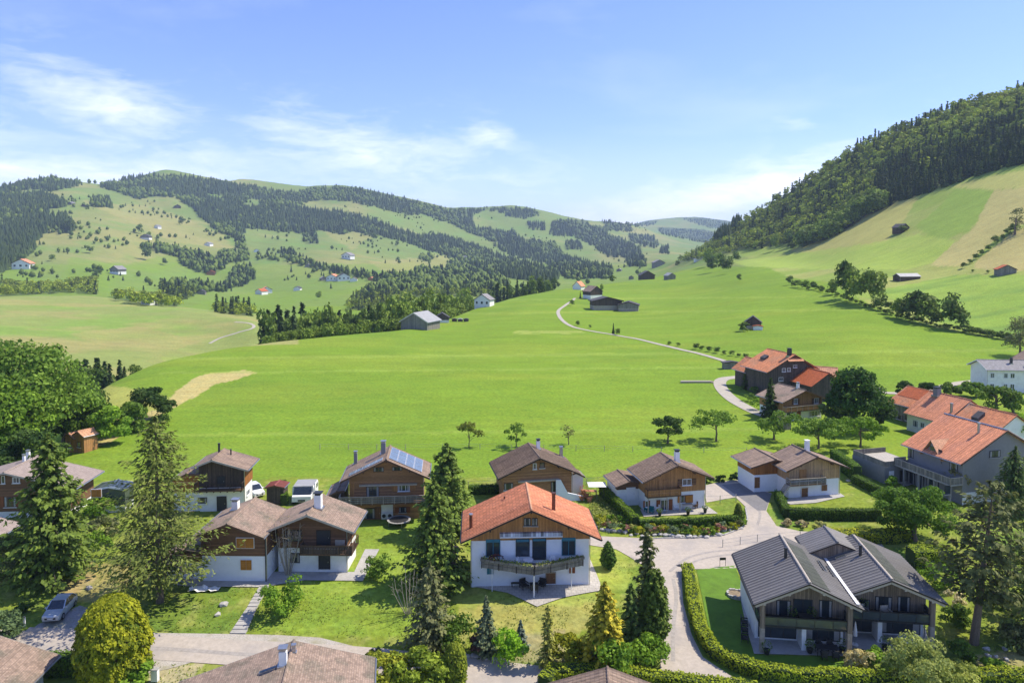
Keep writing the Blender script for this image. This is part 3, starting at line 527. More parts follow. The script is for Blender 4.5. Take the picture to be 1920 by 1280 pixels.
ribbon('farm_road', [(1600, 737), (1640, 736), (1690, 737), (1750, 728), (1800, 718), (1840, 714)], 2.6, M['track'], .1, 'pale road behind the dark round tree')

# ------------------------------------------------------------------ vegetation kit
def foliage_material(name, trans, rough=0.7):
    m = material(name, (1.6, 1.5, 1.25), rough, .2, .9, attr=True, trans=trans, spec=.2, col2=(2.0, 1.8, 1.3))
    nt = m.node_tree; N = nt.nodes.new; L = nt.links.new
    b = [n for n in nt.nodes if n.type == 'BSDF_PRINCIPLED'][0]; src = b.inputs['Base Color'].links[0].from_socket
    oi = N('ShaderNodeObjectInfo'); mr = N('ShaderNodeMapRange'); L(oi.outputs['Random'], mr.inputs[0]); mr.inputs[3].default_value = .82; mr.inputs[4].default_value = 1.18
    cb = N('ShaderNodeCombineColor'); [L(mr.outputs[0], cb.inputs[i]) for i in range(3)]
    x = N('ShaderNodeMix'); x.data_type = 'RGBA'; x.blend_type = 'MULTIPLY'; x.inputs[0].default_value = 1; L(src, x.inputs[6]); L(cb.outputs[0], x.inputs[7])
    for n in nt.nodes:
        if n.type in ('BSDF_PRINCIPLED', 'BSDF_TRANSLUCENT'):
            for i in (n.inputs[0],): L(x.outputs[2], i)
    return m
M['leaf'] = foliage_material('leaf', .38); M['needle'] = foliage_material('needle', .26)
M['bark'] = material('bark', (0.16, 0.125, 0.09), .95, .35, 6, stretch=(4, 4, .8), bump=.5)
M['bark_pale'] = material('bark_pale', (0.27, 0.235, 0.19), .95, .3, 6, stretch=(4, 4, .8), bump=.4)
M['deadwood'] = material('deadwood', (0.36, 0.32, 0.25), .95, .25, 6)

def unit(v): return v / np.maximum(np.linalg.norm(v, axis=-1, keepdims=True), 1e-9)
def leafquads(P, Nm, size, rng, c0, c1, aspect=.55, jitter=.7, ctone=None, along=None):
    n = len(P); Nn = unit(Nm + rng.normal(0, jitter, (n, 3)))
    A = rng.normal(0, 1, (n, 3)) if along is None else along + rng.normal(0, .35, (n, 3))
    A = unit(A - Nn * (A * Nn).sum(1, keepdims=True)); B = np.cross(Nn, A)
    s = (size * rng.uniform(.65, 1.3, n))[:, None]; h = A * s * .5; w = B * s * .5 * aspect
    V = np.stack([P - h, P + w - h * .1 + Nn * s * .06, P + h, P - w - h * .1 + Nn * s * .06], 1).reshape(-1, 3)
    t = rng.uniform(0, 1, n) if ctone is None else np.clip(ctone + rng.normal(0, .18, n), 0, 1)
    C = np.array(c0)[None] * (1 - t[:, None]) + np.array(c1)[None] * t[:, None]; C = C * rng.uniform(.85, 1.15, (n, 1))
    return V, np.arange(4 * n).reshape(n, 4), np.repeat(C, 4, 0)
def sphere_pts(n, rng):
    v = rng.normal(0, 1, (n, 3)); return unit(v)
def crown_leafy(seed, rx, ry, rz, nclump, nleaf, size, c0, c1, flat=.0, csize=.42, irregular=.25, cz=0.0):
    """leaf clumps spread through an uneven ellipsoid"""
    rng = np.random.default_rng(seed); d = sphere_pts(nclump, rng); d[:, 2] = np.where(d[:, 2] < -.9 + flat, -d[:, 2] * .6, d[:, 2])
    rad = rng.uniform(.45, 1.0, nclump) ** .6 * (1 + (rng.uniform(-1, 1, nclump)) * irregular); cc = d * rad[:, None] * np.array([rx, ry, rz]) * (1 - csize * .5)
    cr = csize * min(rx, ry, rz) * rng.uniform(.65, 1.35, nclump)
    tone = rng.uniform(.2, .8, nclump)
    k = rng.integers(0, nclump, nleaf); u = sphere_pts(nleaf, rng); u[:, 2] = np.where(u[:, 2] < -.3, -u[:, 2], u[:, 2])
    rr = rng.uniform(.55, 1.08, nleaf)
    P = cc[k] + u * (cr[k] * rr)[:, None] * np.array([1.1, 1.1, .85]); P[:, 2] += cz
    V, Fq, C = leafquads(P, u, size, rng, c0, c1, .7, .55, tone[k]); return V, Fq, C, cc + np.array([0, 0, cz])
def mesh_leafy(seed, rx, ry, rz, nclump, nleaf, size, c0, c1, cz, **kw):
    V, Fq, C, cc = crown_leafy(seed, rx, ry, rz, nclump, nleaf, size, c0, c1, cz=cz, **kw)
    return npmesh('crown', V, Fq, M['leaf'], C), cc
def trunk_mb(seed, h, r, tips, n=7, lean=0.0, split=.45):
    rng = random.Random(seed); mb = MB(); top = Vector((lean * h, 0, h)); pts = []; rads = []
    for i in range(6):
        t = i / 5; pts.append((lean * h * t * t + rng.uniform(-.03, .03) * h * (0 < i < 5), rng.uniform(-.03, .03) * h * (0 < i < 5), h * t - (.3 if i == 0 else 0))); rads.append(r * (1.35 if i == 0 else 1 - .55 * t))
    mb.tube(pts, rads, n)
    for tp in tips:
        s = rng.uniform(split, .95); b = Vector(pts[min(5, int(s * 5))]); e = Vector(tp); mid = b.lerp(e, .5) + Vector((0, 0, .06 * h))
        mb.tube([b, mid, e], [r * .42, r * .26, r * .08], 5)
    return mb
def conifer_arrays(seed, H, R, zbase=.08, levels=24, nbr=8, droop=.25, upturn=.1, nq=10, size=.34, c0=(0.02, 0.05, 0.015), c1=(0.06, 0.11, 0.03), shape=1.0, ragged=.18, aspect=.5, tipfrac=0.0, hang=0.35, top_r=.02):
    rng = np.random.default_rng(seed); P = []; Nn = []; T = []; A = []; limbs = []; R = R * (1 + ragged * .5)
    for i in range(levels):
        t = (i + rng.uniform(-.2, .2)) / (levels - 1); t = min(max(t, 0), 1); z = H * (zbase + (1 - zbase) * t); r = R * (max(1 - t, 0) ** shape + top_r) * rng.uniform(1 - ragged, 1 + ragged * .6)
        if t < .12: r *= .75 + t * 2
        m = max(3, int(nbr * (1 - .55 * t) + .5)); off = rng.uniform(0, 6.28)
        for j in range(m):
            a = off + 6.283 * j / m + rng.uniform(-.25, .25); rr = r * rng.uniform(1 - ragged * 1.4, 1.08); d = np.array([math.cos(a), math.sin(a), 0])
            n = max(2, int(nq * 3.2 * (0.3 + .7 * rr / R))); s = rng.uniform(tipfrac, 1, n) ** .75
            pz = z + rr * (-droop * s + upturn * s * s * 1.6) ; p = d[None] * (rr * s)[:, None]; p[:, 2] = pz
            side = np.array([-d[1], d[0], 0])[None] * (rng.uniform(-1, 1, n) * rr * .30 * (1 - s * .55))[:, None]
            p = p + side; p[:, 2] -= np.abs(rng.normal(0, 1, n)) * hang * size + np.linalg.norm(side, axis=1) * .25
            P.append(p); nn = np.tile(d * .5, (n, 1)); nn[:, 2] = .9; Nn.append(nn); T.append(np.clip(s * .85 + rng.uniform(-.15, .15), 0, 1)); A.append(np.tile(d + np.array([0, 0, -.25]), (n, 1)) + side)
            limbs.append(((0, 0, z), tuple(d * rr * .8 + np.array([0, 0, z - droop * rr * .6])), rr))
    P = np.concatenate(P); Nn = np.concatenate(Nn); T = np.concatenate(T); A = np.concatenate(A)
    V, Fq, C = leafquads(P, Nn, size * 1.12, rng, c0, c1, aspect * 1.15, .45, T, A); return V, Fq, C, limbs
def conifer_mesh(seed, **kw):
    V, Fq, C, limbs = conifer_arrays(seed, **kw); return npmesh('crown', V, Fq, M['needle'], C), limbs
def cone_trunk(H, r, limbs, every=2, bark='bark', top=.96, lr=.16):
    mb = MB(); mb.tube([(0, 0, -.4), (0, 0, H * .3), (0, 0, H * .65), (0, 0, H * top)], [r * 1.3, r * .85, r * .5, r * .08], 8)
    for k, (a, b, rr) in enumerate(limbs):
        if k % every == 0: mb.tube([a, b], [r * lr * (1 - a[2] / H * .6) + .01, .012], 4, cap=False)
    return mb.mesh('trunk', M[bark])
def plant(name, px, py, meshes, label, cat, group=None, scale=1, rz=None, world=None, sink=0.0):
    """meshes: list of (part name, mesh); one mesh alone becomes the thing itself"""
    x, y = world or g1(px, py); z = h1(x, y) - sink; rz = random.uniform(0, 6.28) if rz is None else rz
    if len(meshes) == 1:
        o = link(name, meshes[0][1], None, (x, y, z), rz, scale); return tag(o, label, cat, group)
    e = empty(name, (x, y, z), rz, label, cat, group); e.scale = (scale,) * 3 if isinstance(scale, (int, float)) else scale
    for nm, me in meshes:
        c = link(nm, me, e); KIDS.setdefault(e.name, []).append(c)
    return e

# ---- far woods -----------------------------------------------------------------
GREENS = dict(spruce=((0.020, 0.042, 0.013), (0.046, 0.078, 0.020)), broad=((0.045, 0.085, 0.014), (0.11, 0.165, 0.028)))
def stuff_trees(name, label, X, Y, Hs, kind, seed, lod=0):
    """many trees in one mesh: kind 0 spruce, 1 broadleaf (array)"""
    rng = np.random.default_rng(seed); Vs = []; Fs = []; Cs = []; base = 0; Z = hgt(X, Y)
    for kd in (0, 1):
        sel = np.where(kind == kd)[0]
        if not len(sel): continue
        n = len(sel); x = X[sel]; y = Y[sel]; z = Z[sel]; h = Hs[sel]
        if kd == 0:
            k = 6; rings = [(0.02, .24), (0.36, .17), (.40, .21), (.68, .09), (.70, .125), (1.0, 0.0)] if lod else [(0.0, .23), (.5, .13), (1.0, 0)]
        else:
            k = 6; rings = [(0.10, .20), (.32, .40), (.62, .38), (.86, .20), (1.0, .0)]
        nr = len(rings); V = np.zeros((n, nr, k, 3)); col = np.zeros((n, nr, k, 3)); c0, c1 = GREENS['spruce' if kd == 0 else 'broad']
        tone = rng.uniform(0, 1, n); ang = rng.uniform(0, 6.28, n)[:, None] + np.arange(k)[None] * 6.283 / k
        for i, (tz, tr) in enumerate(rings):
            jr = rng.uniform(.7, 1.25, (n, k)) if kd else rng.uniform(.72, 1.2, (n, k)); r = tr * h[:, None] * jr
            V[:, i, :, 0] = x[:, None] + r * np.cos(ang + i * .5); V[:, i, :, 1] = y[:, None] + r * np.sin(ang + i * .5)
            V[:, i, :, 2] = z[:, None] - .3 + h[:, None] * (tz + (rng.uniform(-.06, .06, (n, k)) if 0 < i < nr - 1 else 0))
            t = np.clip(tone[:, None] + rng.uniform(-.25, .25, (n, k)), 0, 1)[..., None]; col[:, i] = np.array(c0) * (1 - t) + np.array(c1) * t
        V = V.reshape(-1, 3); col = col.reshape(-1, 3)
        id0 = (np.arange(n) * nr * k)[:, None, None] + (np.arange(nr - 1) * k)[None, :, None] + np.arange(k)[None, None]
        id1 = (np.arange(n) * nr * k)[:, None, None] + (np.arange(nr - 1) * k)[None, :, None] + ((np.arange(k) + 1) % k)[None, None]
        Fq = np.stack([id0, id1, id1 + k, id0 + k], -1).reshape(-1, 4)
        Vs.append(V); Cs.append(col); Fs.append(Fq + base); base += len(V)
    me = npmesh(name, np.concatenate(Vs), np.concatenate(Fs), M['needle'], np.concatenate(Cs))
    return tag(link(name, me), label, kind='stuff')
def sample_poly(poly, spacing, rng):
    xs = [p[0] for p in poly]; ys = [p[1] for p in poly]; ar = (max(xs) - min(xs)) * (max(ys) - min(ys)); n = int(ar / spacing) + 2
    x = rng.uniform(min(xs), max(xs), n); y = rng.uniform(min(ys), max(ys), n); m = inpoly(x, y, poly); return x[m], y[m]
def far_woods():
    rng = np.random.default_rng(5)
    labels = dict(west_ridge_wood='dark spruce wood along the highest western ridge', centre_ridge_wood='dark wood sweeping across the central mountainside', east_spur_wood='dark wood patches on the far eastern spur', blue_ridge_wood='bluish wood on the farthest ridge')
    for nm, polys in FORESTS.items():
        X = []; Y = []
        for poly in polys:
            x, y = sample_poly(poly, 7.5 if 'blue' not in nm else 5, rng)
            cut = np.any([inpoly(x, y, q) for q in MEADOW_CUTS], axis=0); x = x[~cut]; y = y[~cut]
            gx, gy = ground(x, y + 3); ok = ~np.isnan(gx) & (gy > 900); X.append(gx[ok]); Y.append(gy[ok])
        X = np.concatenate(X); Y = np.concatenate(Y); n = len(X); patch = fbm(X / 150, Y / 150, 12, 3)
        kind = (rng.uniform(0, 1, n) < np.clip((patch - .5) * 3 + .12, .03, .8)).astype(int)
        stuff_trees(nm, labels[nm], X, Y, rng.uniform(13, 23, n) * np.where(kind, .75, 1), kind, 3)
    names = iter(range(99)); X = []; Y = []; KD = []
    for poly, share in BELTS:
        x, y = sample_poly(poly, 13, rng); gx, gy = ground(x, y + 2); ok = ~np.isnan(gx) & (gy > 340); X.append(gx[ok]); Y.append(gy[ok]); KD.append((rng.uniform(0, 1, ok.sum()) < share).astype(int))
    X = np.concatenate(X); Y = np.concatenate(Y); KD = np.concatenate(KD)
    nr = Y < 1000; HH = rng.uniform(9, 17, len(X)) * np.where(KD == 1, .85, 1); stuff_trees('valley_tree_belt', 'tree belts and copses across the valley floor', X[~nr], Y[~nr], HH[~nr], KD[~nr], 8, 1)
    lod_wood((X[nr], Y[nr], HH[nr], KD[nr]), 'knoll_tree_belt', 'bushy tree belt behind the crest of the left knoll')
    # loose bushes over the pastures
    x = rng.uniform(0, 1230, 3200); y = rng.uniform(365, 560, 3200); gx, gy = ground(x, y); ok = ~np.isnan(gx) & (gy > 1000) & (fbm(gx / 90, gy / 90, 77, 3) > .55)
    stuff_trees('pasture_bushes', 'small bushes and lone trees dotted over the far pastures', gx[ok], gy[ok], rng.uniform(4, 11, ok.sum()), (rng.uniform(0, 1, ok.sum()) < .75).astype(int), 9)

# prototypes for trees seen at middle distance
def mid_tree_mesh(seed, kind):
    if kind == 'broad': V, Fq, C, _ = crown_leafy(seed, 3.6, 3.6, 3.9, 16, 620, 1.0, (0.065, 0.12, 0.018), (0.17, 0.245, 0.04), cz=4.4, csize=.5)
    elif kind == 'dark': V, Fq, C, _ = crown_leafy(seed, 3.4, 3.4, 3.9, 14, 560, 1.0, (0.035, 0.075, 0.014), (0.10, 0.155, 0.028), cz=4.2, csize=.5)
    elif kind == 'bush': V, Fq, C, _ = crown_leafy(seed, 1.5, 1.5, 1.0, 9, 260, .55, (0.055, 0.11, 0.02), (0.11, 0.17, 0.04), cz=.75, csize=.5)
    else: V, Fq, C, _ = conifer_arrays(seed, H=12, R=2.6, zbase=.06, levels=14, nbr=7, nq=5, size=1.15, c0=(0.018, 0.042, 0.016), c1=(0.048, 0.085, 0.026), aspect=.6)
    tb = MB().tube([(0, 0, -.5), (0, 0, 3.2 if kind != 'bush' else .5)], [.32 if kind != 'bush' else .08, .2 if kind != 'bush' else .05], 5)
    tv = np.array(tb.v, float); tf = np.array([f for f in tb.f if len(f) == 4])
    if kind: return npmesh(kind, V, Fq, M['leaf' if kind == 'bush' else 'needle'], C)
    Vt = np.concatenate([V, tv]); Ft = np.concatenate([Fq, tf + len(V)]); Ct = np.concatenate([C, np.tile([0.10, .08, .06], (len(tv), 1))])
    return npmesh(kind + '_tree', Vt, Ft, M['leaf' if kind != 'conifer' else 'needle'], Ct)
MID = {k: [mid_tree_mesh(100 + i * 7 + j, k) for j in range(4)] for i, k in enumerate(('broad', 'dark', 'bush', 'conifer'))}
MIDH = dict(broad=8.8, dark=8.7, bush=1.8, conifer=12.0)
def mid_tree(kind, px, py, hpx, label, group=None, wide=1.0, name=None, world=None):
    x, y = world or g1(px, py); s = hpx * y / F_PX / MIDH[kind]; me = random.choice(MID[kind])
    nm = name or dict(broad='broadleaf_tree', dark='broadleaf_tree', bush='bush', conifer='spruce_tree')[kind]
    o = link(nm, me, None, (x, y, h1(x, y) - .1), random.uniform(0, 6.28), (s * wide, s * wide, s)); return tag(o, label, 'bush' if kind == 'bush' else 'tree', group)

def hill_wood():
    rng = np.random.default_rng(21); x, y = sample_poly(HILLWOOD, 24, rng); gx, gy = ground(x, y + 4); ok = ~np.isnan(gx) & (gy > 480) & (gy < 1350); gx = gx[ok]; gy = gy[ok]
    # keep them apart: one tree to a cell
    key = np.round(gx / 4.6).astype(int) * 100000 + np.round(gy / 4.6).astype(int); _, u = np.unique(key, return_index=True); gx = gx[u]; gy = gy[u]
    H = rng.uniform(11, 16.5, len(gx)); patch = fbm(gx / 60, gy / 60, 91, 3); pxx, pyy = project(gx, gy, hgt(gx, gy))
    low = np.interp(pxx, [1270, 1340, 1400, 1470, 1545, 1610, 1700, 1800, 1920], [491, 480, 467, 458, 448, 408, 372, 338, 302])
    edge = low - pyy; conif = (rng.uniform(0, 1, len(gx)) < np.where(pxx > 1640, np.where(edge < 75, .95, .28), np.where(edge < 30, .25, .36))) & ~((edge > 30) & (patch > .58))
    kind = np.where(conif, 0, 1); order = np.argsort(gy / H); near = order[:290]; rest = order[290:]
    for i in near:
        kd = 'conifer' if kind[i] == 0 else ('broad' if rng.uniform() < .6 else 'dark')
        s = H[i] / MIDH[kd] * (.95 if kd == 'conifer' else .8)
        o = link('spruce_tree' if kd == 'conifer' else 'broadleaf_tree', MID[kd][i % 4], None, (gx[i], gy[i], h1(gx[i], gy[i]) - .3), rng.uniform(0, 6.28), (s, s, s))
        p_ = float(pxx[i]); sec = 'above the saddle' if p_ < 1420 else ('beside the lower hay field' if p_ < 1560 else ('beside the upper hay field' if p_ < 1720 else 'above the top pasture'))
        lb = ('dark spruce' if kd == 'conifer' else 'light broadleaf tree' if kd == 'broad' else 'dark broadleaf tree') + ' at the foot of the hill wood ' + sec; tag(o, lb, 'tree', lb.replace('spruce', 'spruces').replace('tree ', 'trees '))
    return gx[rest], gy[rest], H[rest], kind[rest]
def lod_wood(args, nm='hill_wood', lb='dense mixed wood covering the steep hill on the right'):
    gx, gy, H, kind = args; rng = np.random.default_rng(4); protos = {}
    for kd in (0, 1):
        protos[kd] = []
        for j in range(5):
            if kd == 0: V, Fq, C, _ = conifer_arrays(300 + j, H=1, R=.2, zbase=.03, levels=9, nbr=5, nq=3, size=.14, c0=(0.03, 0.058, 0.015), c1=(0.08, 0.125, 0.028), aspect=.75)
            else: V, Fq, C, _ = crown_leafy(320 + j, .4, .4, .42, 8, 95, .17, (0.06, 0.11, 0.015), (0.25, 0.32, 0.04), cz=.5, csize=.5)
            protos[kd].append((V, Fq, C))
    Vs = []; Fs = []; Cs = []; b = 0; Z = hgt(gx, gy)
    for kd in (0, 1):
        for j in range(5):
            sel = np.where((kind == kd) & (np.arange(len(gx)) % 5 == j))[0]
            if not len(sel): continue
            V, Fq, C = protos[kd][j]; n = len(sel); a = rng.uniform(0, 6.28, n); ca = np.cos(a)[:, None]; sa = np.sin(a)[:, None]; h = H[sel][:, None] * (1 if kd == 0 else .85)
            W = np.stack([(V[None, :, 0] * ca - V[None, :, 1] * sa) * h + gx[sel][:, None], (V[None, :, 0] * sa + V[None, :, 1] * ca) * h + gy[sel][:, None], V[None, :, 2] * h + Z[sel][:, None] - .4], -1)
            Vs.append(W.reshape(-1, 3)); Fs.append((Fq[None] + (np.arange(n) * len(V))[:, None, None] + b).reshape(-1, 4)); Cs.append((C[None] * rng.uniform(.6, 1.5, (n, 1, 1))).reshape(-1, 3)); b += n * len(V)
    me = npmesh(nm, np.concatenate(Vs), np.concatenate(Fs), M['needle'], np.concatenate(Cs)); tag(link(nm, me), lb, kind='stuff')
far_woods()
lod_wood(hill_wood())

# ---- air
def haze():
    m = bpy.data.materials.new('air'); m.use_nodes = True; nt = m.node_tree; nt.nodes.clear(); o = nt.nodes.new('ShaderNodeOutputMaterial'); v = nt.nodes.new('ShaderNodeVolumePrincipled')
    v.inputs['Color'].default_value = (0.62, 0.78, 1.0, 1); v.inputs['Density'].default_value = 0.0001; v.inputs['Anisotropy'].default_value = 0.0
    nt.links.new(v.outputs[0], o.inputs['Volume']); x = float(COLS_A[-1] * 9000) + 200
    b = MB().box(-x, x, -400, 9200, float(HZ.min()) - 3, 460); ob = b.build('haze', m); tag(ob, 'thin blue summer haze', kind='stuff')
haze()

# ------------------------------------------------------------------ building materials
M['plaster'] = material('white_plaster', (0.80, 0.80, 0.77), .9, .05, 2.0, patch=(.8, (0.62, .61, .57), .5), bump=.15)
M['plaster_shade_tint'] = material('shade_tinted_white_plaster', (0.80, 0.82, 0.84), .9, .04, 2.0, bump=.15)  # white plaster with the blue of skylit shade painted into its colour
M['plaster_grey'] = material('grey_render', (0.235, 0.23, 0.225), .9, .08, 2.0)
M['wood_honey'] = material('honey_boards', (0.45, 0.225, 0.08), .75, .25, 2.5, stretch=(6, 6, .8), stripes=('XY', .17, .22), bump=.3)
M['wood_tan'] = material('tan_boards', (0.52, 0.33, 0.17), .8, .25, 2.5, stretch=(6, 6, .8), stripes=('XY', .17, .25), bump=.3)
M['wood_orange'] = material('orange_boards', (0.34, 0.135, 0.035), .75, .3, 2.5, stretch=(6, 6, .8), stripes=('XY', .17, .25), bump=.3)
M['wood_log'] = material('brown_logs', (0.40, 0.21, 0.095), .8, .3, 2.5, stretch=(.8, .8, 6), stripes=('Z', .2, .25), bump=.4)
M['wood_brown'] = material('brown_boards', (0.19, 0.10, 0.052), .8, .3, 2.5, stretch=(.8, .8, 6), stripes=('Z', .2, .3), bump=.3)
M['wood_dark'] = material('weathered_dark_boards', (0.095, 0.068, 0.05), .85, .35, 2.5, stretch=(6, 6, .8), stripes=('XY', .18, .3), bump=.3)
M['wood_grey'] = material('grey_brown_boards', (0.27, 0.21, 0.155), .85, .25, 2.5, stretch=(6, 6, .8), stripes=('XY', .19, .35), bump=.3)
M['wood_weathered'] = material('silver_boards', (0.24, 0.225, 0.19), .9, .25, 2.0, stripes=('XY', .3, .25))
M['wood_black'] = material('black_boards', (0.10, 0.08, 0.065), .85, .3, 2.0, stripes=('XY', .25, .3))
M['beam'] = material('brown_beam', (0.13, 0.075, 0.042), .8, .3, 4)
M['beam_pale'] = material('pale_beam', (0.42, 0.37, 0.30), .8, .15, 4)
M['beam_dark'] = material('dark_beam', (0.05, 0.038, 0.03), .8, .3, 4)
M['tile_orange'] = material('orange_tiles', (0.78, 0.32, 0.165), .8, .16, 1.8, stripes=('Y', .42, .14), brick=(.3, .36, .02, .16, 'YX'), patch=(.45, (0.60, .27, .17), .5))
M['tile_orange_old'] = material('old_orange_tiles', (0.68, 0.27, 0.125), .85, .25, 1.5, brick=(.3, .36, .02, .2, 'YX'), patch=(.25, (0.44, .27, .17), .8))
M['tile_red'] = material('red_tiles', (0.50, 0.13, 0.045), .85, .2, 1.5, brick=(.3, .36, .02, .15, 'YX'))
M['tile_maroon'] = material('maroon_sheet', (0.24, 0.075, 0.06), .7, .2, 2)
M['tile_peach'] = material('peach_tiles', (0.62, 0.34, 0.20), .85, .2, 1.5, brick=(.3, .36, .02, .15, 'YX'))
M['tile_brown'] = material('brown_tiles', (0.30, 0.215, 0.155), .8, .16, 1.5, stripes=('Y', .46, .14), brick=(.3, .34, .02, .18, 'YX'), patch=(.5, (0.18, .13, .11), .5))
M['tile_fine'] = material('weathered_brown_tiles', (0.33, 0.24, 0.18), .85, .2, 1.2, brick=(.22, .17, .018, .28, 'YX'), patch=(.55, (0.19, .165, .12), .9))
M['tile_pale'] = material('pale_brown_tiles', (0.33, 0.265, 0.225), .85, .15, 1.2, brick=(.25, .3, .02, .15, 'YX'))
M['seam'] = material('grey_seam_roof', (0.20, 0.19, 0.182), .55, .12, 1.2, stripes=('Y', .5, .08), metal=.0, patch=(.35, (.2, .2, .2), .4))
M['moss_panel'] = material('dark_roof_field', (0.055, 0.062, 0.042), .6, .3, 2.5, brick=(1.0, .7, .03, .15, 'YX'))
M['slate'] = material('grey_roof', (0.26, 0.25, 0.25), .85, .15, 1.5, brick=(.5, .4, .02, .15, 'XY'))
M['roof_silver'] = material('silver_roof', (0.32, 0.32, 0.31), .5, .15, .8)
M['roof_dark'] = material('dark_roof', (0.075, 0.07, 0.072), .7, .3, 1)
M['glass'] = material('window_glass', (0.035, 0.048, 0.058), .08, .3, .6, spec=.9)
M['glass_sky'] = material('blue_glass', (0.10, 0.19, 0.28), .06, .2, .8, spec=1.0)
M['rail_glass'] = material('railing_glass', (0.055, 0.07, 0.075), .1, .15, 1, spec=.9)
M['frame_white'] = material('white_frame', (0.72, 0.73, 0.73), .6, .05, 5)
M['frame_dark'] = material('dark_frame', (0.035, 0.036, 0.04), .5, .1, 5)
M['frame_brown'] = material('brown_frame', (0.16, 0.07, 0.03), .6, .15, 5)
M['shutter_orange'] = material('orange_shutter', (0.46, 0.19, 0.03), .65, .15, 3, stripes=('Z', .12, .15))
M['shutter_red'] = material('red_brown_shutter', (0.26, 0.085, 0.03), .65, .2, 3, stripes=('XY', .12, .15))
M['shutter_teal'] = material('teal_blind', (0.045, 0.20, 0.28), .6, .1, 5, stripes=('Z', .08, .15))
M['door_brown'] = material('brown_door', (0.22, 0.105, 0.045), .6, .2, 5, stripes=('XY', .14, .2))
M['metal'] = material('zinc', (0.42, 0.43, 0.44), .35, .1, 5, metal=.8)
M['metal_dark'] = material('dark_metal', (0.05, 0.052, 0.056), .45, .15, 5, metal=.5)
M['copper'] = material('copper_pipe', (0.13, 0.06, 0.04), .5, .2, 5, metal=.5)
M['stone'] = material('rubble_stone', (0.36, 0.31, 0.25), .9, .3, 3, bump=.8, bscale=8)
M['awning'] = material('striped_awning', (0.50, 0.54, 0.62), .8, .05, 3, stripes=('X', .27, .7))
M['solar'] = material('solar_cells', (0.14, 0.18, 0.22), .12, .2, 1, brick=(.32, .32, .012, .05), spec=.9)
M['solar_frame'] = material('solar_frame', (0.55, 0.58, 0.62), .4, .05, 5, metal=.4)
M['paint_white'] = material('white_paint', (0.80, 0.80, 0.79), .5, .03, 3)
M['fabric_grey'] = material('grey_fabric', (0.34, 0.33, 0.31), .9, .12, 4)
M['fabric_white'] = material('white_fabric', (0.78, 0.77, 0.74), .9, .05, 4)
M['plastic_black'] = material('black_plastic', (0.03, 0.03, 0.032), .5, .2, 4)
M['plastic_teal'] = material('teal_fabric', (0.02, 0.16, 0.17), .7, .2, 4)
M['terracotta'] = material('terracotta', (0.42, 0.19, 0.10), .85, .2, 6)
M['flower_red'] = material('dark_red_petals', (0.16, 0.02, 0.03), .8, .5, 12)
M['flower_orange'] = material('orange_petals', (0.70, 0.26, 0.02), .8, .3, 9)
M['flower_pale'] = material('pale_petals', (0.62, 0.55, 0.36), .85, .25, 9)

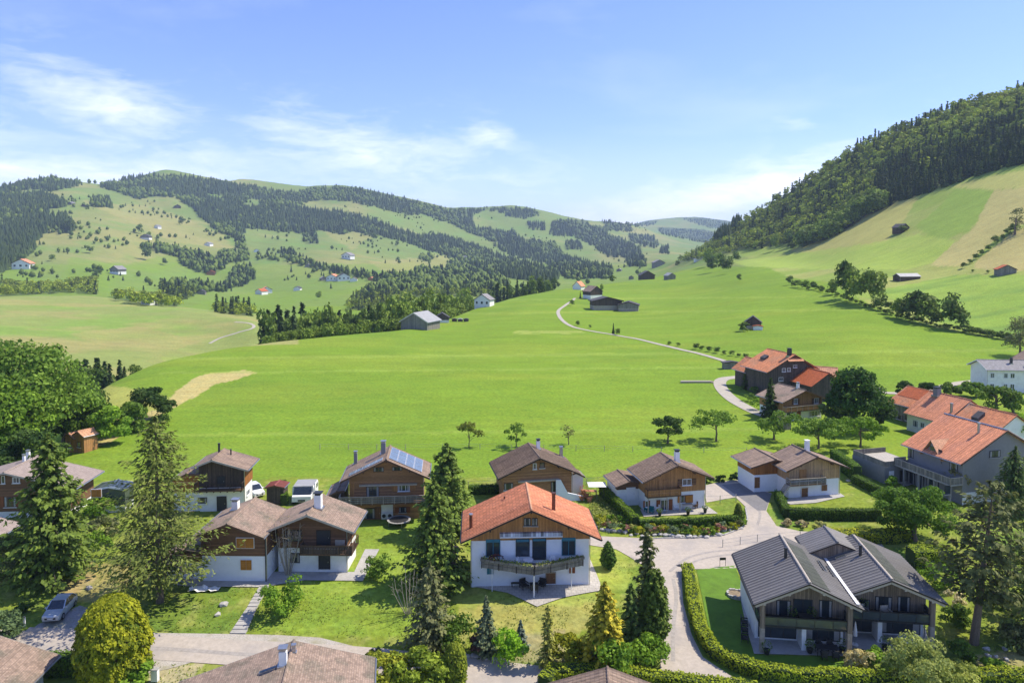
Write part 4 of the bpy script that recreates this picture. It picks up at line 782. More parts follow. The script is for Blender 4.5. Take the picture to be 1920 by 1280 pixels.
def onplane(px, py, p0, n):
    """where the line of sight of a photograph pixel meets a plane"""
    a, s = ray(px, py); d = Vector((float(a), 1.0, float(s))); o = Vector((0, 0, CAM_H)); n = Vector(n)
    return o + d * ((Vector(p0) - o).dot(n) / d.dot(n))
class House:
    def __init__(s, name, label, cat, x, y, rot, wl, wr, dep, zr, zl, zrr, z0=0.0, of=1.2, ob=.8, ol=1.0, orr=1.0, group=None):
        s.z0 = z0; s.wl = wl; s.wr = wr; s.dep = dep; s.zr = zr - z0; s.zl = zl - z0; s.zq = zrr - z0; s.of = of; s.ob = ob; s.ol = ol; s.orr = orr
        s.rot = math.radians(rot); s.o = Vector((x, y, z0)); s.e = empty(name, (x, y, z0), s.rot, label, cat, group)
        s.xl = -wl + ol; s.xr = wr - orr; s.y0 = of; s.y1 = dep - ob
    def W(s, p): c, q = math.cos(s.rot), math.sin(s.rot); return s.o + Vector((c * p[0] - q * p[1], q * p[0] + c * p[1], p[2]))
    def Lc(s, w): d = Vector(w) - s.o; c, q = math.cos(s.rot), math.sin(s.rot); return Vector((c * d.x + q * d.y, -q * d.x + c * d.y, d.z))
    def rz(s, x): return s.zr + (s.zl - s.zr) * (-x / s.wl) if x < 0 else s.zr + (s.zq - s.zr) * (x / s.wr)    # roof height over local x
    def px(s, px, py, face='F', off=0.0):
        """local point on a face seen at a photograph pixel"""
        c, q = math.cos(s.rot), math.sin(s.rot)
        if face == 'F': p0 = s.W((0, s.y0 - off, 0)); n = (-q, c, 0)
        elif face == 'R': p0 = s.W((s.xr + off, 0, 0)); n = (c, q, 0)
        elif face == 'L': p0 = s.W((s.xl - off, 0, 0)); n = (c, q, 0)
        else:
            sl = (s.zr - s.zl) / s.wl if face == 'RL' else -(s.zr - s.zq) / s.wr; p0 = s.W((0, 0, s.zr)); n = (-sl * c, -sl * q, 1)
        return s.Lc(onplane(px, py, p0, n))
    def walls(s, zs=2.6, low='plaster', up='wood_honey', base=-.6, proud=.05, upname='timber_wall'):
        t = .1; L, R = s.xl, s.xr; top = lambda x: s.rz(x) - .2
        if zs > 0: MB().box(L, R, s.y0, s.y1, base, zs).build('plaster_wall' if 'plaster' in low else 'ground_floor_wall', M[low], s.e)
        p = proud if zs > 0 else 0; zz = zs if zs > 0 else base
        MB().prism_y([(L - p, zz), (R + p, zz), (R + p, top(R)), (0, top(0)), (L - p, top(L))], s.y0 - p, s.y1 + p).build(upname, M[up], s.e)
        if R - L > 5: MB().tube([(R + .08, s.y0 - .08, base), (R + .08, s.y0 - .08, top(R))], .05, 6).build('downpipe', M['metal'], s.e)
        return s
    def roof(s, mat='tile_brown', th=.2, ribs=.36, ribh=.055, edge='beam', ridge=True, left=True, right=True, ridge_mat=None, fascia=.22, courses=0):
        r = MB(); D = s.dep
        if left: r.slab([(-s.wl, 0, s.zl), (0, 0, s.zr), (0, D, s.zr), (-s.wl, D, s.zl)][::-1], th)
        if right: r.slab([(0, 0, s.zr), (s.wr, 0, s.zq), (s.wr, D, s.zq), (0, D, s.zr)][::-1], th)
        s.roof_o = r.build('roof', M[mat], s.e); KIDS.setdefault(s.roof_o.name, [])
        sides = ([(-s.wl, s.zl)] if left else []) + ([(s.wr, s.zq)] if right else [])
        if ribs:
            m = MB(); n = int(D / ribs)
            for (xe, ze) in sides:
                for i in range(n + 1):
                    y = min(i * D / n, D - .03); y = max(y, .03); w = ribs * .22
                    a = Vector((0, y, s.zr + .01)); b = Vector((xe, y, ze + .01)); u = Vector((0, w, 0)); h = Vector((0, 0, ribh))
                    m.add([a - u, a + h, a + u, b - u, b + h, b + u], [(0, 1, 4, 3), (1, 2, 5, 4), (3, 4, 5)])
            o = m.build('tile_ribs', M[mat], s.roof_o); o['kind'] = 'stuff'
        if courses:
            m = MB()
            for (xe, ze) in sides:
                ln = math.hypot(xe, s.zr - ze); n = int(ln / courses)
                for i in range(1, n):
                    t = i / n; x = xe * t; z = s.zr + (ze - s.zr) * t; dx = xe / n; dz = (ze - s.zr) / n
                    m.add([(x, 0, z + .035), (x, D, z + .035), (x - dx, 0, z - dz + .004), (x - dx, D, z - dz + .004), (x, 0, z), (x, D, z)], [(0, 1, 3, 2), (0, 4, 5, 1)])
            o = m.build('tile_courses', M[mat], s.roof_o); o['kind'] = 'stuff'
        if ridge: MB().tube([(0, -.03, s.zr + .02), (0, D + .03, s.zr + .02)], .12, 6).build('ridge_cap', M[ridge_mat or mat], s.roof_o)
        for (xe, ze) in sides:
            for yy, nm in ((-.035, 'verge_board'), (D + .005, 'verge_board')):
                sg = 1 if xe > 0 else -1; k = sg * .04
                MB().add([(0, yy, s.zr + .02), (xe + k, yy, ze + .02), (xe + k, yy, ze - fascia), (0, yy, s.zr - fascia), (0, yy + .03, s.zr + .02), (xe + k, yy + .03, ze + .02), (xe + k, yy + .03, ze - fascia), (0, yy + .03, s.zr - fascia)],
                         [(0, 1, 2, 3), (7, 6, 5, 4), (0, 4, 5, 1), (1, 5, 6, 2), (2, 6, 7, 3)]).build(nm, M[edge], s.roof_o)
            MB().tube([(xe + (.08 if xe > 0 else -.08), 0, ze - .1), (xe + (.08 if xe > 0 else -.08), D, ze - .1)], .07, 6).build('gutter', M['metal'] if edge != 'beam_dark' else M['metal_dark'], s.roof_o)
        return s
    def F(s, face):                        # face-local (u, outward, z) -> local
        return {'F': lambda u, d, z: (u, s.y0 - d, z), 'R': lambda u, d, z: (s.xr + d, u, z), 'L': lambda u, d, z: (s.xl - d, u, z)}[face]
    def fbox(s, name, mat, face, u0, u1, d0, d1, z0, z1, parent=None):
        f = s.F(face); a = f(u0, d0, z0); b = f(u1, d1, z1)
        return MB().box(min(a[0], b[0]), max(a[0], b[0]), min(a[1], b[1]), max(a[1], b[1]), min(a[2], b[2]), max(a[2], b[2])).build(name, M[mat], parent or s.e)
    def rect(s, r, face):
        x0, y0, x1, y1 = r; a = s.px(x0, (y0 + y1) / 2, face); b = s.px(x1, (y0 + y1) / 2, face); c = s.px((x0 + x1) / 2, y0, face); d = s.px((x0 + x1) / 2, y1, face)
        k = 0 if face == 'F' else 1; return min(a[k], b[k]), max(a[k], b[k]), d[2], c[2]
    def win(s, r, face='F', frame='frame_white', glass='glass', mull=1, shut=None, local=False, blind=0.0, blind_mat='shutter_teal', name='window', sill=True, cross=0, d=.1, lab=None):
        u0, u1, z0, z1 = r if local else s.rect(r, face); t = .07
        f = s.F(face); m = MB()
        def bx(a, b, c0, c1, e, g):
            p = f(a, c0, e); q = f(b, c1, g); m.box(min(p[0], q[0]), max(p[0], q[0]), min(p[1], q[1]), max(p[1], q[1]), e, g)
        bx(u0, u1, 0, d, z1 - t, z1); bx(u0, u1, 0, d, z0, z0 + t); bx(u0, u0 + t, 0, d, z0 + t, z1 - t); bx(u1 - t, u1, 0, d, z0 + t, z1 - t)
        for k in range(mull): c = u0 + (u1 - u0) * (k + 1) / (mull + 1); bx(c - .035, c + .035, 0, d - .01, z0 + t, z1 - t)
        for k in range(cross): c = z0 + (z1 - z0) * (k + 1) / (cross + 1); bx(u0 + t, u1 - t, 0, d - .015, c - .025, c + .025)
        w = m.build(name, M[frame], s.e); KIDS.setdefault(w.name, [])
        s.fbox('pane', glass, face, u0 + t, u1 - t, 0, d * .62, z0 + t, z1 - t, w)
        if blind: s.fbox('blind', blind_mat, face, u0 + t, u1 - t, d * .62, d * .9, z1 - t - (z1 - z0) * blind, z1 - t, w)
        if glass == 'glass' and not blind and face != 'X' and (u1 - u0) > .5 and random.random() < .6:
            for a_, b_ in ((u0 + t, u0 + t + (u1 - u0) * .16), (u1 - t - (u1 - u0) * .16, u1 - t)): s.fbox('curtain', 'fabric_grey', face, a_, b_, d * .62, d * .7, z0 + t + .02, z1 - t - .01, w)
        if sill and name == 'window': s.fbox('sill', 'frame_white' if frame != 'frame_dark' else 'concrete', face, u0 - .08, u1 + .08, 0, d + .08, z0 - .08, z0, w)
        if shut:
            for a, b in ((u0 - (u1 - u0) * .48 - .03, u0 - .03), (u1 + .03, u1 + (u1 - u0) * .48 + .03)):
                if isinstance(shut, tuple) and ((shut[1] == 'L') != (a < u0)): continue
                s.fbox('shutter', shut[0] if isinstance(shut, tuple) else shut, face, a, b, .052, .11, z0, z1)
        if lab: w['label'] = lab
        return w
    def shutter(s, r, face='F', mat='shutter_orange', local=False, frame='frame_white'):
        u0, u1, z0, z1 = r if local else s.rect(r, face); m = (u0 + u1) / 2
        s.fbox('window_surround', frame, face, u0 - .07, u1 + .07, 0, .07, z0 - .07, z1 + .07)
        for a, b in ((u0, m - .02), (m + .02, u1)): s.fbox('shutter', mat, face, a, b, .07, .13, z0, z1)
    def door(s, r, face='F', mat='door_brown', frame='frame_white', local=False, panes=False):
        u0, u1, z0, z1 = r if local else s.rect(r, face)
        dr = s.fbox('door', mat, face, u0, u1, 0, .09, z0, z1); KIDS.setdefault(dr.name, [])
        for a, b, c, d in ((u0 - .08, u0, z0, z1 + .08), (u1, u1 + .08, z0, z1 + .08), (u0, u1, z1, z1 + .08)): s.fbox('door_frame', frame, face, a, b, 0, .12, c, d, dr)
        s.fbox('handle', 'metal', face, u1 - .16, u1 - .12, .09, .14, z0 + (z1 - z0) * .48, z0 + (z1 - z0) * .56, dr)
        if panes: s.fbox('pane', 'glass', face, u0 + .12, u1 - .12, .09, .1, z0 + .15, z1 - .12, dr)
    def balcony(s, u0, u1, z, depth, face='F', rail='wood_grey', style='boards', rh=.95, floor='beam', gap=None, top='beam', ends=(True, True)):
        b = s.fbox('balcony', floor, face, u0, u1, 0.05, depth, z - .16, z); KIDS.setdefault(b.name, [])
        f = s.F(face)
        runs = [((u0, depth), (u1, depth))] + ([((u0, .1), (u0, depth))] if ends[0] else []) + ([((u1, .1), (u1, depth))] if ends[1] else [])
        for (a0, d0), (a1, d1) in runs:
            A = Vector(f(a0, d0, z + rh)); B = Vector(f(a1, d1, z + rh)); MB().bar(A, B, .09, .07).build('handrail', M[top], b)
            ln = (B - A).length; n = max(1, round(ln / 1.5))
            for k in range(n + 1):
                p = A.lerp(B, k / n); MB().bar((p.x, p.y, z - .12), (p.x, p.y, z + rh), .07).build('post', M[top], b)
            if style == 'boards':
                m = MB(); n = max(1, int(ln / .17))
                for k in range(n):
                    p = A.lerp(B, (k + .08) / n); q = A.lerp(B, (k + .92) / n); m.bar((p.x, p.y, z + rh * .5), (q.x, q.y, z + rh * .5), .025, rh * .92)
                o = m.build('balusters', M[rail], b); o['kind'] = 'stuff'
            elif style == 'solid': MB().bar((A.x, A.y, z + rh * .45), (B.x, B.y, z + rh * .45), .06, rh * .9).build('parapet', M[rail], b)
            elif style == 'planks':
                for k in range(3): h = z + rh * (.16 + .3 * k); MB().bar((A.x, A.y, h), (B.x, B.y, h), .03, rh * .22).build('plank', M[rail], b)
            elif style == 'bars':
                m = MB()
                for k in range(int(ln / .14)): p = A.lerp(B, (k + .5) / int(ln / .14)); m.bar((p.x, p.y, z), (p.x, p.y, z + rh), .02)
                o = m.build('balusters', M[rail], b); o['kind'] = 'stuff'
            elif style == 'glass': MB().bar((A.x, A.y, z + rh * .48), (B.x, B.y, z + rh * .48), .02, rh * .85).build('glass_panel', M['rail_glass'], b)
        return b
    def chimney(s, px, py, h=1.3, w=.6, side='RL', mat='plaster', cap='metal_dark', pipe=False, local=None):
        p = local or s.px(px, py, side); x, y = p[0], p[1]; z = s.rz(x)
        if pipe:
            o = MB().tube([(x, y, z - .3), (x, y, z + h)], w / 2, 10).build('chimney', M[mat], s.roof_o)
            MB().tube([(x, y, z + h - .02), (x, y, z + h + .1)], w * .62, 10).build('chimney_cap', M[cap], s.roof_o); return
        MB().box(x - w / 2, x + w / 2, y - w / 2, y + w / 2, z - .5, z + h).build('chimney', M[mat], s.roof_o)
        MB().box(x - w * .42, x + w * .42, y - w * .42, y + w * .42, z + h, z + h + .22).box(x - w * .62, x + w * .62, y - w * .62, y + w * .62, z + h + .22, z + h + .3).build('chimney_cap', M[cap], s.roof_o)
        MB().box(x - w * .75, x + w * .75, y - w * .75, y + w * .75, z - .25, z + .06).build('flashing', M['metal'], s.roof_o)
    def purlins(s, xs, mat='beam', w=.16, out=None):
        for x in xs:
            z = s.rz(x) - .22; MB().box(x - w / 2, x + w / 2, .12, s.y0, z - w * 1.4, z - .02).build('purlin', M[mat], s.e)
    def rslab(s, name, pts, mat, t=.06, lift=.07, parent=None):       # a flat piece lying on the roof, corners as local (x, y)
        q = [(x, y, s.rz(x) + lift) for x, y in pts]; return MB().slab(q, t).build(name, M[mat], parent or s.roof_o)

# ------------------------------------------------------------------ the white chalet with the bright orange roof
def orange_chalet():
    h = House('white_chalet', 'large white chalet with bright orange tiled roof and flower-filled angled balcony', 'house', 2.05, 73.86, 2.7, 7.36, 7.35, 8.73, 8.76, 5.5, 5.5, of=1.6, ob=.7, ol=1.05, orr=1.05)
    h.walls(4.95, 'plaster_shade_tint', 'wood_honey', upname='gable_boarding'); h.roof('tile_orange', ribs=.42, ribh=.11, edge='beam_dark', ridge_mat='tile_peach')
    h.chimney(883, 990, 1.5, .36, 'RL', 'copper', 'metal', pipe=True); h.chimney(1038, 957, 1.9, .4, 'RR', 'copper', 'copper', pipe=True)
    MB().tube([(-2.6, 6.6, h.rz(-2.6)), (-2.6, 6.6, h.rz(-2.6) + .35)], .1, 8).build('vent_pipe', M['copper'], h.roof_o)
    h.win((982, 970, 995, 985), frame='frame_dark', mull=0); h.win((997, 970, 1008, 985), frame='frame_dark', mull=0); h.purlins([0, -4.3, 3.9], 'beam_dark')
    d = dict(frame='frame_white', name='window', sill=False)
    h.win((911, 1010, 938, 1043), frame='shutter_teal', mull=1, blind=.14, sill=False); h.win((967, 1009, 993, 1042), frame='frame_dark', mull=0, blind=.14, sill=False)
    h.win((998, 1008, 1024, 1048), frame='frame_dark', mull=0, blind=.1, sill=False, cross=1); h.win((1053, 1007, 1079, 1040), frame='shutter_teal', mull=1, blind=.15, sill=False)
    h.shutter((913, 1064, 925, 1075), mat='shutter_teal', frame='plaster_shade_tint'); h.shutter((1067, 1060, 1078, 1073), mat='shutter_red', frame='plaster_shade_tint'); h.door((1024, 1073, 1041, 1093), mat='door_brown', frame='beam_pale')
    # rolled awning under the boarding
    a = h.rect((937, 997, 1054, 1004), 'F'); aw = h.fbox('awning', 'awning', 'F', a[0], a[1], .05, .45, a[3] - .30, a[3] + .05); KIDS.setdefault(aw.name, [])
    h.fbox('awning_rail', 'frame_white', 'F', a[0], a[1], .45, .5, a[3] - .42, a[3] - .3, aw)
    # pointed balcony
    z = 2.45; L = h.px(903, 1052).x; R = h.px(1092, 1052).x; mid = .2; y0 = h.y0; yp = y0 - 2.5
    poly = [(L, y0 - .4), (mid, yp), (R, y0 - .4), (R, y0 - .06), (L, y0 - .06)]
    b = MB().prism_z(poly, z - .25, z).build('balcony', M['wood_weathered'], h.e); KIDS.setdefault(b.name, [])
    for (p, q) in ((poly[0], poly[1]), (poly[1], poly[2])):
        p = Vector((*p, 0)); q = Vector((*q, 0)); n = 10; nr = Vector(((q - p).y, -(q - p).x, 0)).normalized() * (1 if True else -1)
        if nr.y > 0: nr = -nr
        for lv in range(3): hh = z + .05 + .3 * lv; MB().bar(p + Vector((0, 0, hh)), q + Vector((0, 0, hh)), .05, .25).build('plank', M['wood_weathered'], b)
        for k in range(4): c = p.lerp(q, k / 3); MB().bar(c + Vector((0, 0, z - .3)), c + Vector((0, 0, z + .9)), .1).build('post', M['beam_dark'], b)
        bx = p + nr * .2; by = q + nr * .2; MB().bar(bx + Vector((0, 0, z + .72)), by + Vector((0, 0, z + .72)), .34, .26).build('flower_box', M['wood_weathered'], b)
        rng = np.random.default_rng(3 if q.x > mid + 1 else 4); m = 420; t = rng.uniform(0.03, .97, m); P = np.array(bx)[None] * (1 - t[:, None]) + np.array(by)[None] * t[:, None]; dens = vnoise(t * 9, t * 0, 5)
        P = P + rng.normal(0, .13, (m, 3)); P[:, 2] = z + .82 + np.abs(rng.normal(0, .16, m)) * (0.4 + dens)
        V, Fq, C = leafquads(P, np.tile([0, 0, 1.], (m, 1)), .2, rng, (0.06, .12, .02), (0.24, .28, .10)); o = link('flowers', npmesh('flowers', V, Fq, M['leaf'], C), b); KIDS[b.name].append(o)
    rng = np.random.default_rng(8); c = np.array(Vector((*poly[0], z + 1.0)).lerp(Vector((*poly[1], z + 1.0)), .28)); P = c + sphere_pts(160, rng) * np.array([.75, .35, .4]); V, Fq, C = leafquads(P, P - c, .22, rng, (0.05, .015, .02), (0.15, .05, .04)); KIDS[b.name].append(link('red_leaved_bush', npmesh('red_leaved_bush', V, Fq, M['leaf'], C), b))
    pp = Vector((mid, yp + .15, 0)); MB().tube([(pp.x, pp.y, -.3), (pp.x, pp.y, z - .2)], .09, 8).build('balcony_post', M['paint_white'], h.e)
    for x in (L + 1.1, R - 1.3): MB().tube([(x, y0 - .9, -.2), (x, y0 - .9, z - .2)], .05, 6).build('balcony_post', M['paint_white'], h.e)
    h.fbox('downpipe', 'metal', 'F', h.xl - .1, h.xl, .02, .12, 0, 4.9)
    return h
OC = orange_chalet()
def local_world(h, x, y): w = h.W((x, y, 0)); return w.x, w.y
sheet('terrace', None, M['paving'], .09, 1.0, 'pale paved terrace in front of the orange-roofed chalet', world=[local_world(OC, *p) for p in ((-6.4, 1.7), (-2.5, .2), (.4, -2.3), (3.2, -.9), (7.4, .4), (7.6, 2.0), (7.4, 8.6), (6.2, 8.6), (6.2, 1.9))])
s_ = House('garden_shed', 'low brown lean-to shed beside the left wall of the orange-roofed chalet', 'shed', -7.2, 76.2, 2.7, 1.5, 1.2, 3.2, 2.7, 2.3, 2.6, of=.2, ob=.2, ol=.2, orr=.2); s_.walls(0, up='wood_grey'); s_.roof('tile_peach', ribs=0, edge='beam')

# ------------------------------------------------------------------ semi-detached brown roofed chalet on the left
def double_chalet():
    h = House('white_and_brown_chalet', 'right half of the double chalet, dark shutters and corner balcony behind the bare pruned tree', 'house', -22.35, 76.95, -1.3, 4.45, 5.1, 6.5, 7.08, 5.25, 5.2, of=1.6, ob=.6, ol=.7, orr=1.2)
    h.walls(2.75, 'plaster', 'wood_brown'); h.roof('tile_fine', ribs=0, courses=.34, edge='beam_pale')
    h.chimney(597, 945, 1.5, .75, 'RL', 'plaster', 'metal_dark')
    h.door((595, 994, 619, 1021), mat='frame_dark', frame='beam_dark'); h.door((599, 1040, 618, 1066), mat='frame_dark', frame='beam_dark'); h.win((537, 992, 566, 1014), frame='beam_dark', mull=1, sill=False)
    h.win((545, 1036, 562, 1054), frame='beam_dark', mull=1); h.purlins([0, -2.4, 2.6], 'beam')
    u0 = h.px(570, 1035).x; h.balcony(u0, h.xr + .9, 2.62, 1.35, rail='wood_dark', style='boards', top='beam'); h.balcony(1.7, 3.4, 2.62, .9, face='R', rail='wood_dark', style='bars', top='beam', ends=(False, True))
    h.fbox('wall_panel', 'beam_pale', 'F', *[h.rect((629, 1012, 647, 1023), 'F')[i] for i in (0, 1)], .05, .14, *[h.rect((629, 1011, 647, 1023), 'F')[i] for i in (2, 3)])
    g = House('white_and_brown_chalet', 'left half of the double chalet, white below, brown above, with orange shutters', 'house', -30.5, 75.5, -1.3, 4.0, 3.95, 8.3, 6.62, 5.0, 5.15, of=1.0, ob=.6, ol=.8, orr=.15)
    g.walls(2.75, 'plaster_shade_tint', 'wood_brown'); g.roof('tile_fine', ribs=0, courses=.34, edge='beam'); g.chimney(442, 955, 1.0, .7, 'RL', 'plaster', 'metal')
    g.shutter((444, 1008, 476, 1026)); g.shutter((452, 1049, 472, 1067)); g.fbox('downpipe', 'plastic_black', 'F', g.xr - .05, g.xr + .05, .02, .14, 0, 4.9)
    an = House('chalet_annex', 'low white annex with a brown door at the left end of the double chalet', 'shed', -35.9, 76.5, -1.3, 2.2, 2.2, 5, 3.3, 2.5, 3.3, of=.5, ob=.3, ol=.3, orr=.2); an.walls(1.9, 'plaster', 'wood_brown'); an.roof('tile_fine', ribs=0, edge='beam'); an.door((394, 1056, 414, 1085), mat='door_brown', frame='beam_dark')
    return h, g
DC, DG = double_chalet()
sheet('house_paving', None, M['concrete'], .085, 1.0, 'grey concrete apron around the double chalet', world=[(-39, 76.4), (-35, 75.4), (-26.7, 75.2), (-22.6, 76.6), (-17.6, 76.5), (-16.2, 76.4), (-15.9, 84.5), (-17.6, 84.5), (-17.6, 78.5), (-26.3, 78.6), (-39, 78.4)])

# ------------------------------------------------------------------ small white chalet with orange side boards
c_ = House('narrow_chalet', 'narrow tall chalet with dark balcony storey and orange boarded right side', 'house', -40.6, 95.9, 4.2, 2.6, 4.75, 5.6, 7.5, 6.5, 6.0, of=1.3, ob=.5, ol=.5, orr=.9)
c_.walls(3.3, 'plaster', 'wood_dark'); c_.roof('tile_brown', ribs=0, edge='beam_pale'); c_.chimney(411, 848, 1.3, .3, 'RR', 'metal_dark', 'metal_dark', pipe=True); c_.chimney(433, 852, .7, .2, 'RR', 'metal_dark', 'metal_dark', pipe=True)
c_.fbox('side_boarding', 'wood_orange', 'R', c_.y0 + .02, c_.y1, .05, .1, 3.3, 5.9); c_.door((408, 893, 422, 911), mat='frame_dark', frame='beam_dark'); c_.door((408, 931, 424, 957), mat='frame_dark', frame='beam_dark'); c_.win((372, 932, 388, 943), frame='beam_dark'); c_.win((462, 917, 467, 927), 'R', mull=0)
c_.balcony(c_.xl - .3, c_.xr, 3.2, 1.1, rail='wood_dark', style='bars', top='beam_dark')
for k in range(7): c_.fbox('bracket', 'beam_dark', 'F', c_.xl + .3 + k * .9, c_.xl + .42 + k * .9, .05, 1.0, 2.9, 3.04)
c2_ = House('chalet_annex', 'low annex roof at the left of the narrow chalet', 'shed', -44.4, 96.6, 4.2, 2.2, 1.8, 5, 5.4, 4.4, 5.3, of=.6, ob=.3, ol=.3, orr=.1); c2_.walls(2.6, 'plaster', 'wood_orange'); c2_.roof('tile_brown', ribs=0, edge='beam')

# ------------------------------------------------------------------ log chalet with solar panels
def solar_chalet():
    h = House('log_chalet', 'brown log chalet with solar panels on both roof slopes', 'house', -16.45, 92.8, 5.0, 5.95, 5.6, 6.9, 8.45, 5.7, 5.85, of=1.5, ob=.6, ol=1.0, orr=.9)
    h.walls(2.75, 'wood_log', 'wood_log'); h.roof('tile_brown', ribs=0, courses=.34, edge='beam')
    h.chimney(719, 850, 1.5, .6, 'RL', 'plaster_grey', 'metal'); h.chimney(667, 869, 1.5, .45, 'RL', 'plaster_grey', 'metal')
    def panel(x0, x1, y0, y1):
        p = h.rslab('solar_panel', [(x0, y0), (x1, y0), (x1, y1), (x0, y1)] if x0 < x1 else [(x0, y0), (x0, y1), (x1, y1), (x1, y0)], 'solar_frame', .05, .13); KIDS.setdefault(p.name, [])
        x0, x1 = sorted((x0, x1)); h.rslab('cells', [(x0 + .05, y0 + .05), (x1 - .05, y0 + .05), (x1 - .05, y1 - .05), (x0 + .05, y1 - .05)], 'solar', .02, .145, p)
    for i in range(4):
        for j in range(3): panel(.3 + i * 1.08, 1.34 + i * 1.08, .9 + j * 1.75, 2.6 + j * 1.75)
    for i in range(5): panel(-1.4 - i * .88, -.56 - i * .88, .45, 1.75)
    h.win((700, 875, 720, 884), frame='beam', mull=1, sill=False); h.win((735, 874, 754, 882), frame='beam', mull=1, sill=False); h.purlins([0, -3, 3], 'beam')
    h.win((687, 911, 711, 931), frame='beam_dark', mull=1, sill=False); h.win((746, 908, 768, 920), frame='frame_white', mull=2, shut='wood_honey'); h.fbox('corner_board', 'wood_honey', 'F', h.xl + .1, h.xl + .6, .05, .1, 0, 5)
    a = h.rect((674, 905, 782, 909), 'F'); h.fbox('awning', 'beam_pale', 'F', a[0], a[1], .06, .4, a[2], a[2] + .22)
    h.balcony(h.xl - 1.2, h.xr + .6, 2.65, 1.5, rail='wood_weathered', style='planks', top='beam_pale')
    h.fbox('white_wall_panel', 'plaster', 'F', *h.rect((715, 951, 737, 973), 'F')[:2], .05, .09, 0, 2.3)
    h.door((704, 951, 714, 972), mat='door_brown', frame='beam'); h.win((683, 952, 703, 972), frame='beam_dark', mull=1, sill=False); h.win((748, 950, 762, 960), frame='frame_dark', mull=1, shut='shutter_red')
    for k, px in enumerate((720, 731)):
        p = h.px(px, 966, 'F', .3); u = h.fbox('air_unit', 'frame_white', 'F', p.x - .35, p.x + .35, .1, .42, .25, .95); KIDS.setdefault(u.name, [])
        q = h.F('F')(p.x, .43, .6); MB().tube([(q[0], q[1], q[2]), (q[0], q[1] - .02, q[2])], .26, 10).build('fan_grille', M['plastic_black'], u)
    lo = House('carport', 'small lean-to with dark roof at the left side of the solar chalet', 'shed', -23.2, 93.8, 5.0, 1.4, 1.0, 5, 3.9, 3.2, 4.0, of=.2, ob=.2, ol=.15, orr=.1); lo.walls(0, up='wood_dark'); lo.roof('tile_brown', ribs=0, edge='beam')
    return h
SC = solar_chalet()

# ------------------------------------------------------------------ log chalet behind the orange roof
e_ = House('log_chalet', 'brown log chalet with ribbed dark brown roof directly behind the orange roof', 'house', 3.95, 100.2, 10.7, 5.95, 5.85, 7.9, 6.55, 3.9, 3.95, of=1.2, ob=.7, ol=.9, orr=.9)
e_.walls(0, up='wood_log'); e_.roof('tile_brown', ribs=.46, ribh=.12, edge='beam_dark'); e_.chimney(1009, 842, 1.3, .5, 'RR', 'plaster', 'metal_dark'); e_.chimney(1052, 856, 1.3, .45, 'RR', 'metal', 'metal')
e_.win((999, 868, 1006, 879), frame='frame_white', mull=0); e_.win((1012, 867, 1021, 877), frame='beam_dark', mull=0); e_.purlins([0, -2.8, 2.8], 'beam_dark')
a = e_.rect((971, 896, 1048, 901), 'F'); e_.fbox('awning', 'beam_pale', 'F', a[0], a[1], .06, .45, a[2], a[2] + .22); e_.win((1033, 902, 1047, 925), frame='beam_dark', mull=1, sill=False); e_.win((945, 905, 962, 918), frame='beam_dark', mull=1)
e2_ = House('chalet_annex', 'low brown roofed annex on the right side of the log chalet with the ribbed roof', 'shed', 9.4, 103.9, 10.7, 1.3, 1.3, 3, 3.3, 2.9, 2.6, of=.2, ob=.2, ol=.2, orr=.2); e2_.walls(0, up='plaster'); e2_.roof('tile_brown', ribs=0)

# ------------------------------------------------------------------ honey coloured chalet with terrace
def honey_chalet():
    h = House('honey_chalet', 'honey wood and white chalet with furnished terrace inside clipped hedges', 'house', 22.7, 96.9, 10.8, 5.0, 5.3, 6.3, 6.5, 4.4, 4.4, of=1.0, ob=.6, ol=.7, orr=.9)
    h.walls(2.45, 'plaster', 'wood_honey'); h.roof('tile_brown', ribs=.46, ribh=.1, edge='beam'); h.chimney(1269, 866, 1.5, .6, 'RR', 'plaster', 'metal_dark')
    h.win((1279, 897, 1296, 909), frame='frame_white', mull=1, shut='wood_brown'); h.shutter((1234, 899, 1252, 916), mat='wood_honey', frame='wood_honey'); h.purlins([0, -2.5, 2.6])
    h.win((1238, 936, 1253, 956), frame='frame_white', mull=1, shut='shutter_red', sill=False, name='window'); h.shutter((1285, 928, 1298, 941), mat='shutter_orange', frame='frame_brown'); h.win((1275, 928, 1284, 941), mull=0, frame='frame_brown', shut=('shutter_orange', 'L'))
    h.win((1209, 938, 1215, 950), mull=0, shut='shutter_red')
    h.balcony(h.xl - .1, .4, 2.35, 1.1, rail='wood_honey', style='boards', top='beam')
    for x in (h.xl, -1.6, .3): MB().tube([(x, h.y0 - 1.05, 0), (x, h.y0 - 1.05, 2.3)], .06, 6).build('post', M['beam_pale'], h.e)
    g = House('garage', 'white garage with brown roof at the left of the honey coloured chalet', 'garage', 16.5, 98.9, 10.8, 2.1, 2.0, 5.4, 3.6, 2.9, 3.2, of=.6, ob=.4, ol=.4, orr=.3); g.walls(2.3, 'plaster', 'wood_brown'); g.roof('tile_brown', ribs=.42, ribh=.06); g.door((1175, 914, 1190, 937), mat='paint_white', frame='plaster')
    return h
HC = honey_chalet()
sheet('terrace', [(1207, 969), (1245, 967), (1346, 963), (1322, 946), (1322, 940), (1200, 955)], M['paving'], .085, .8, 'pale paved terrace of the honey coloured chalet')

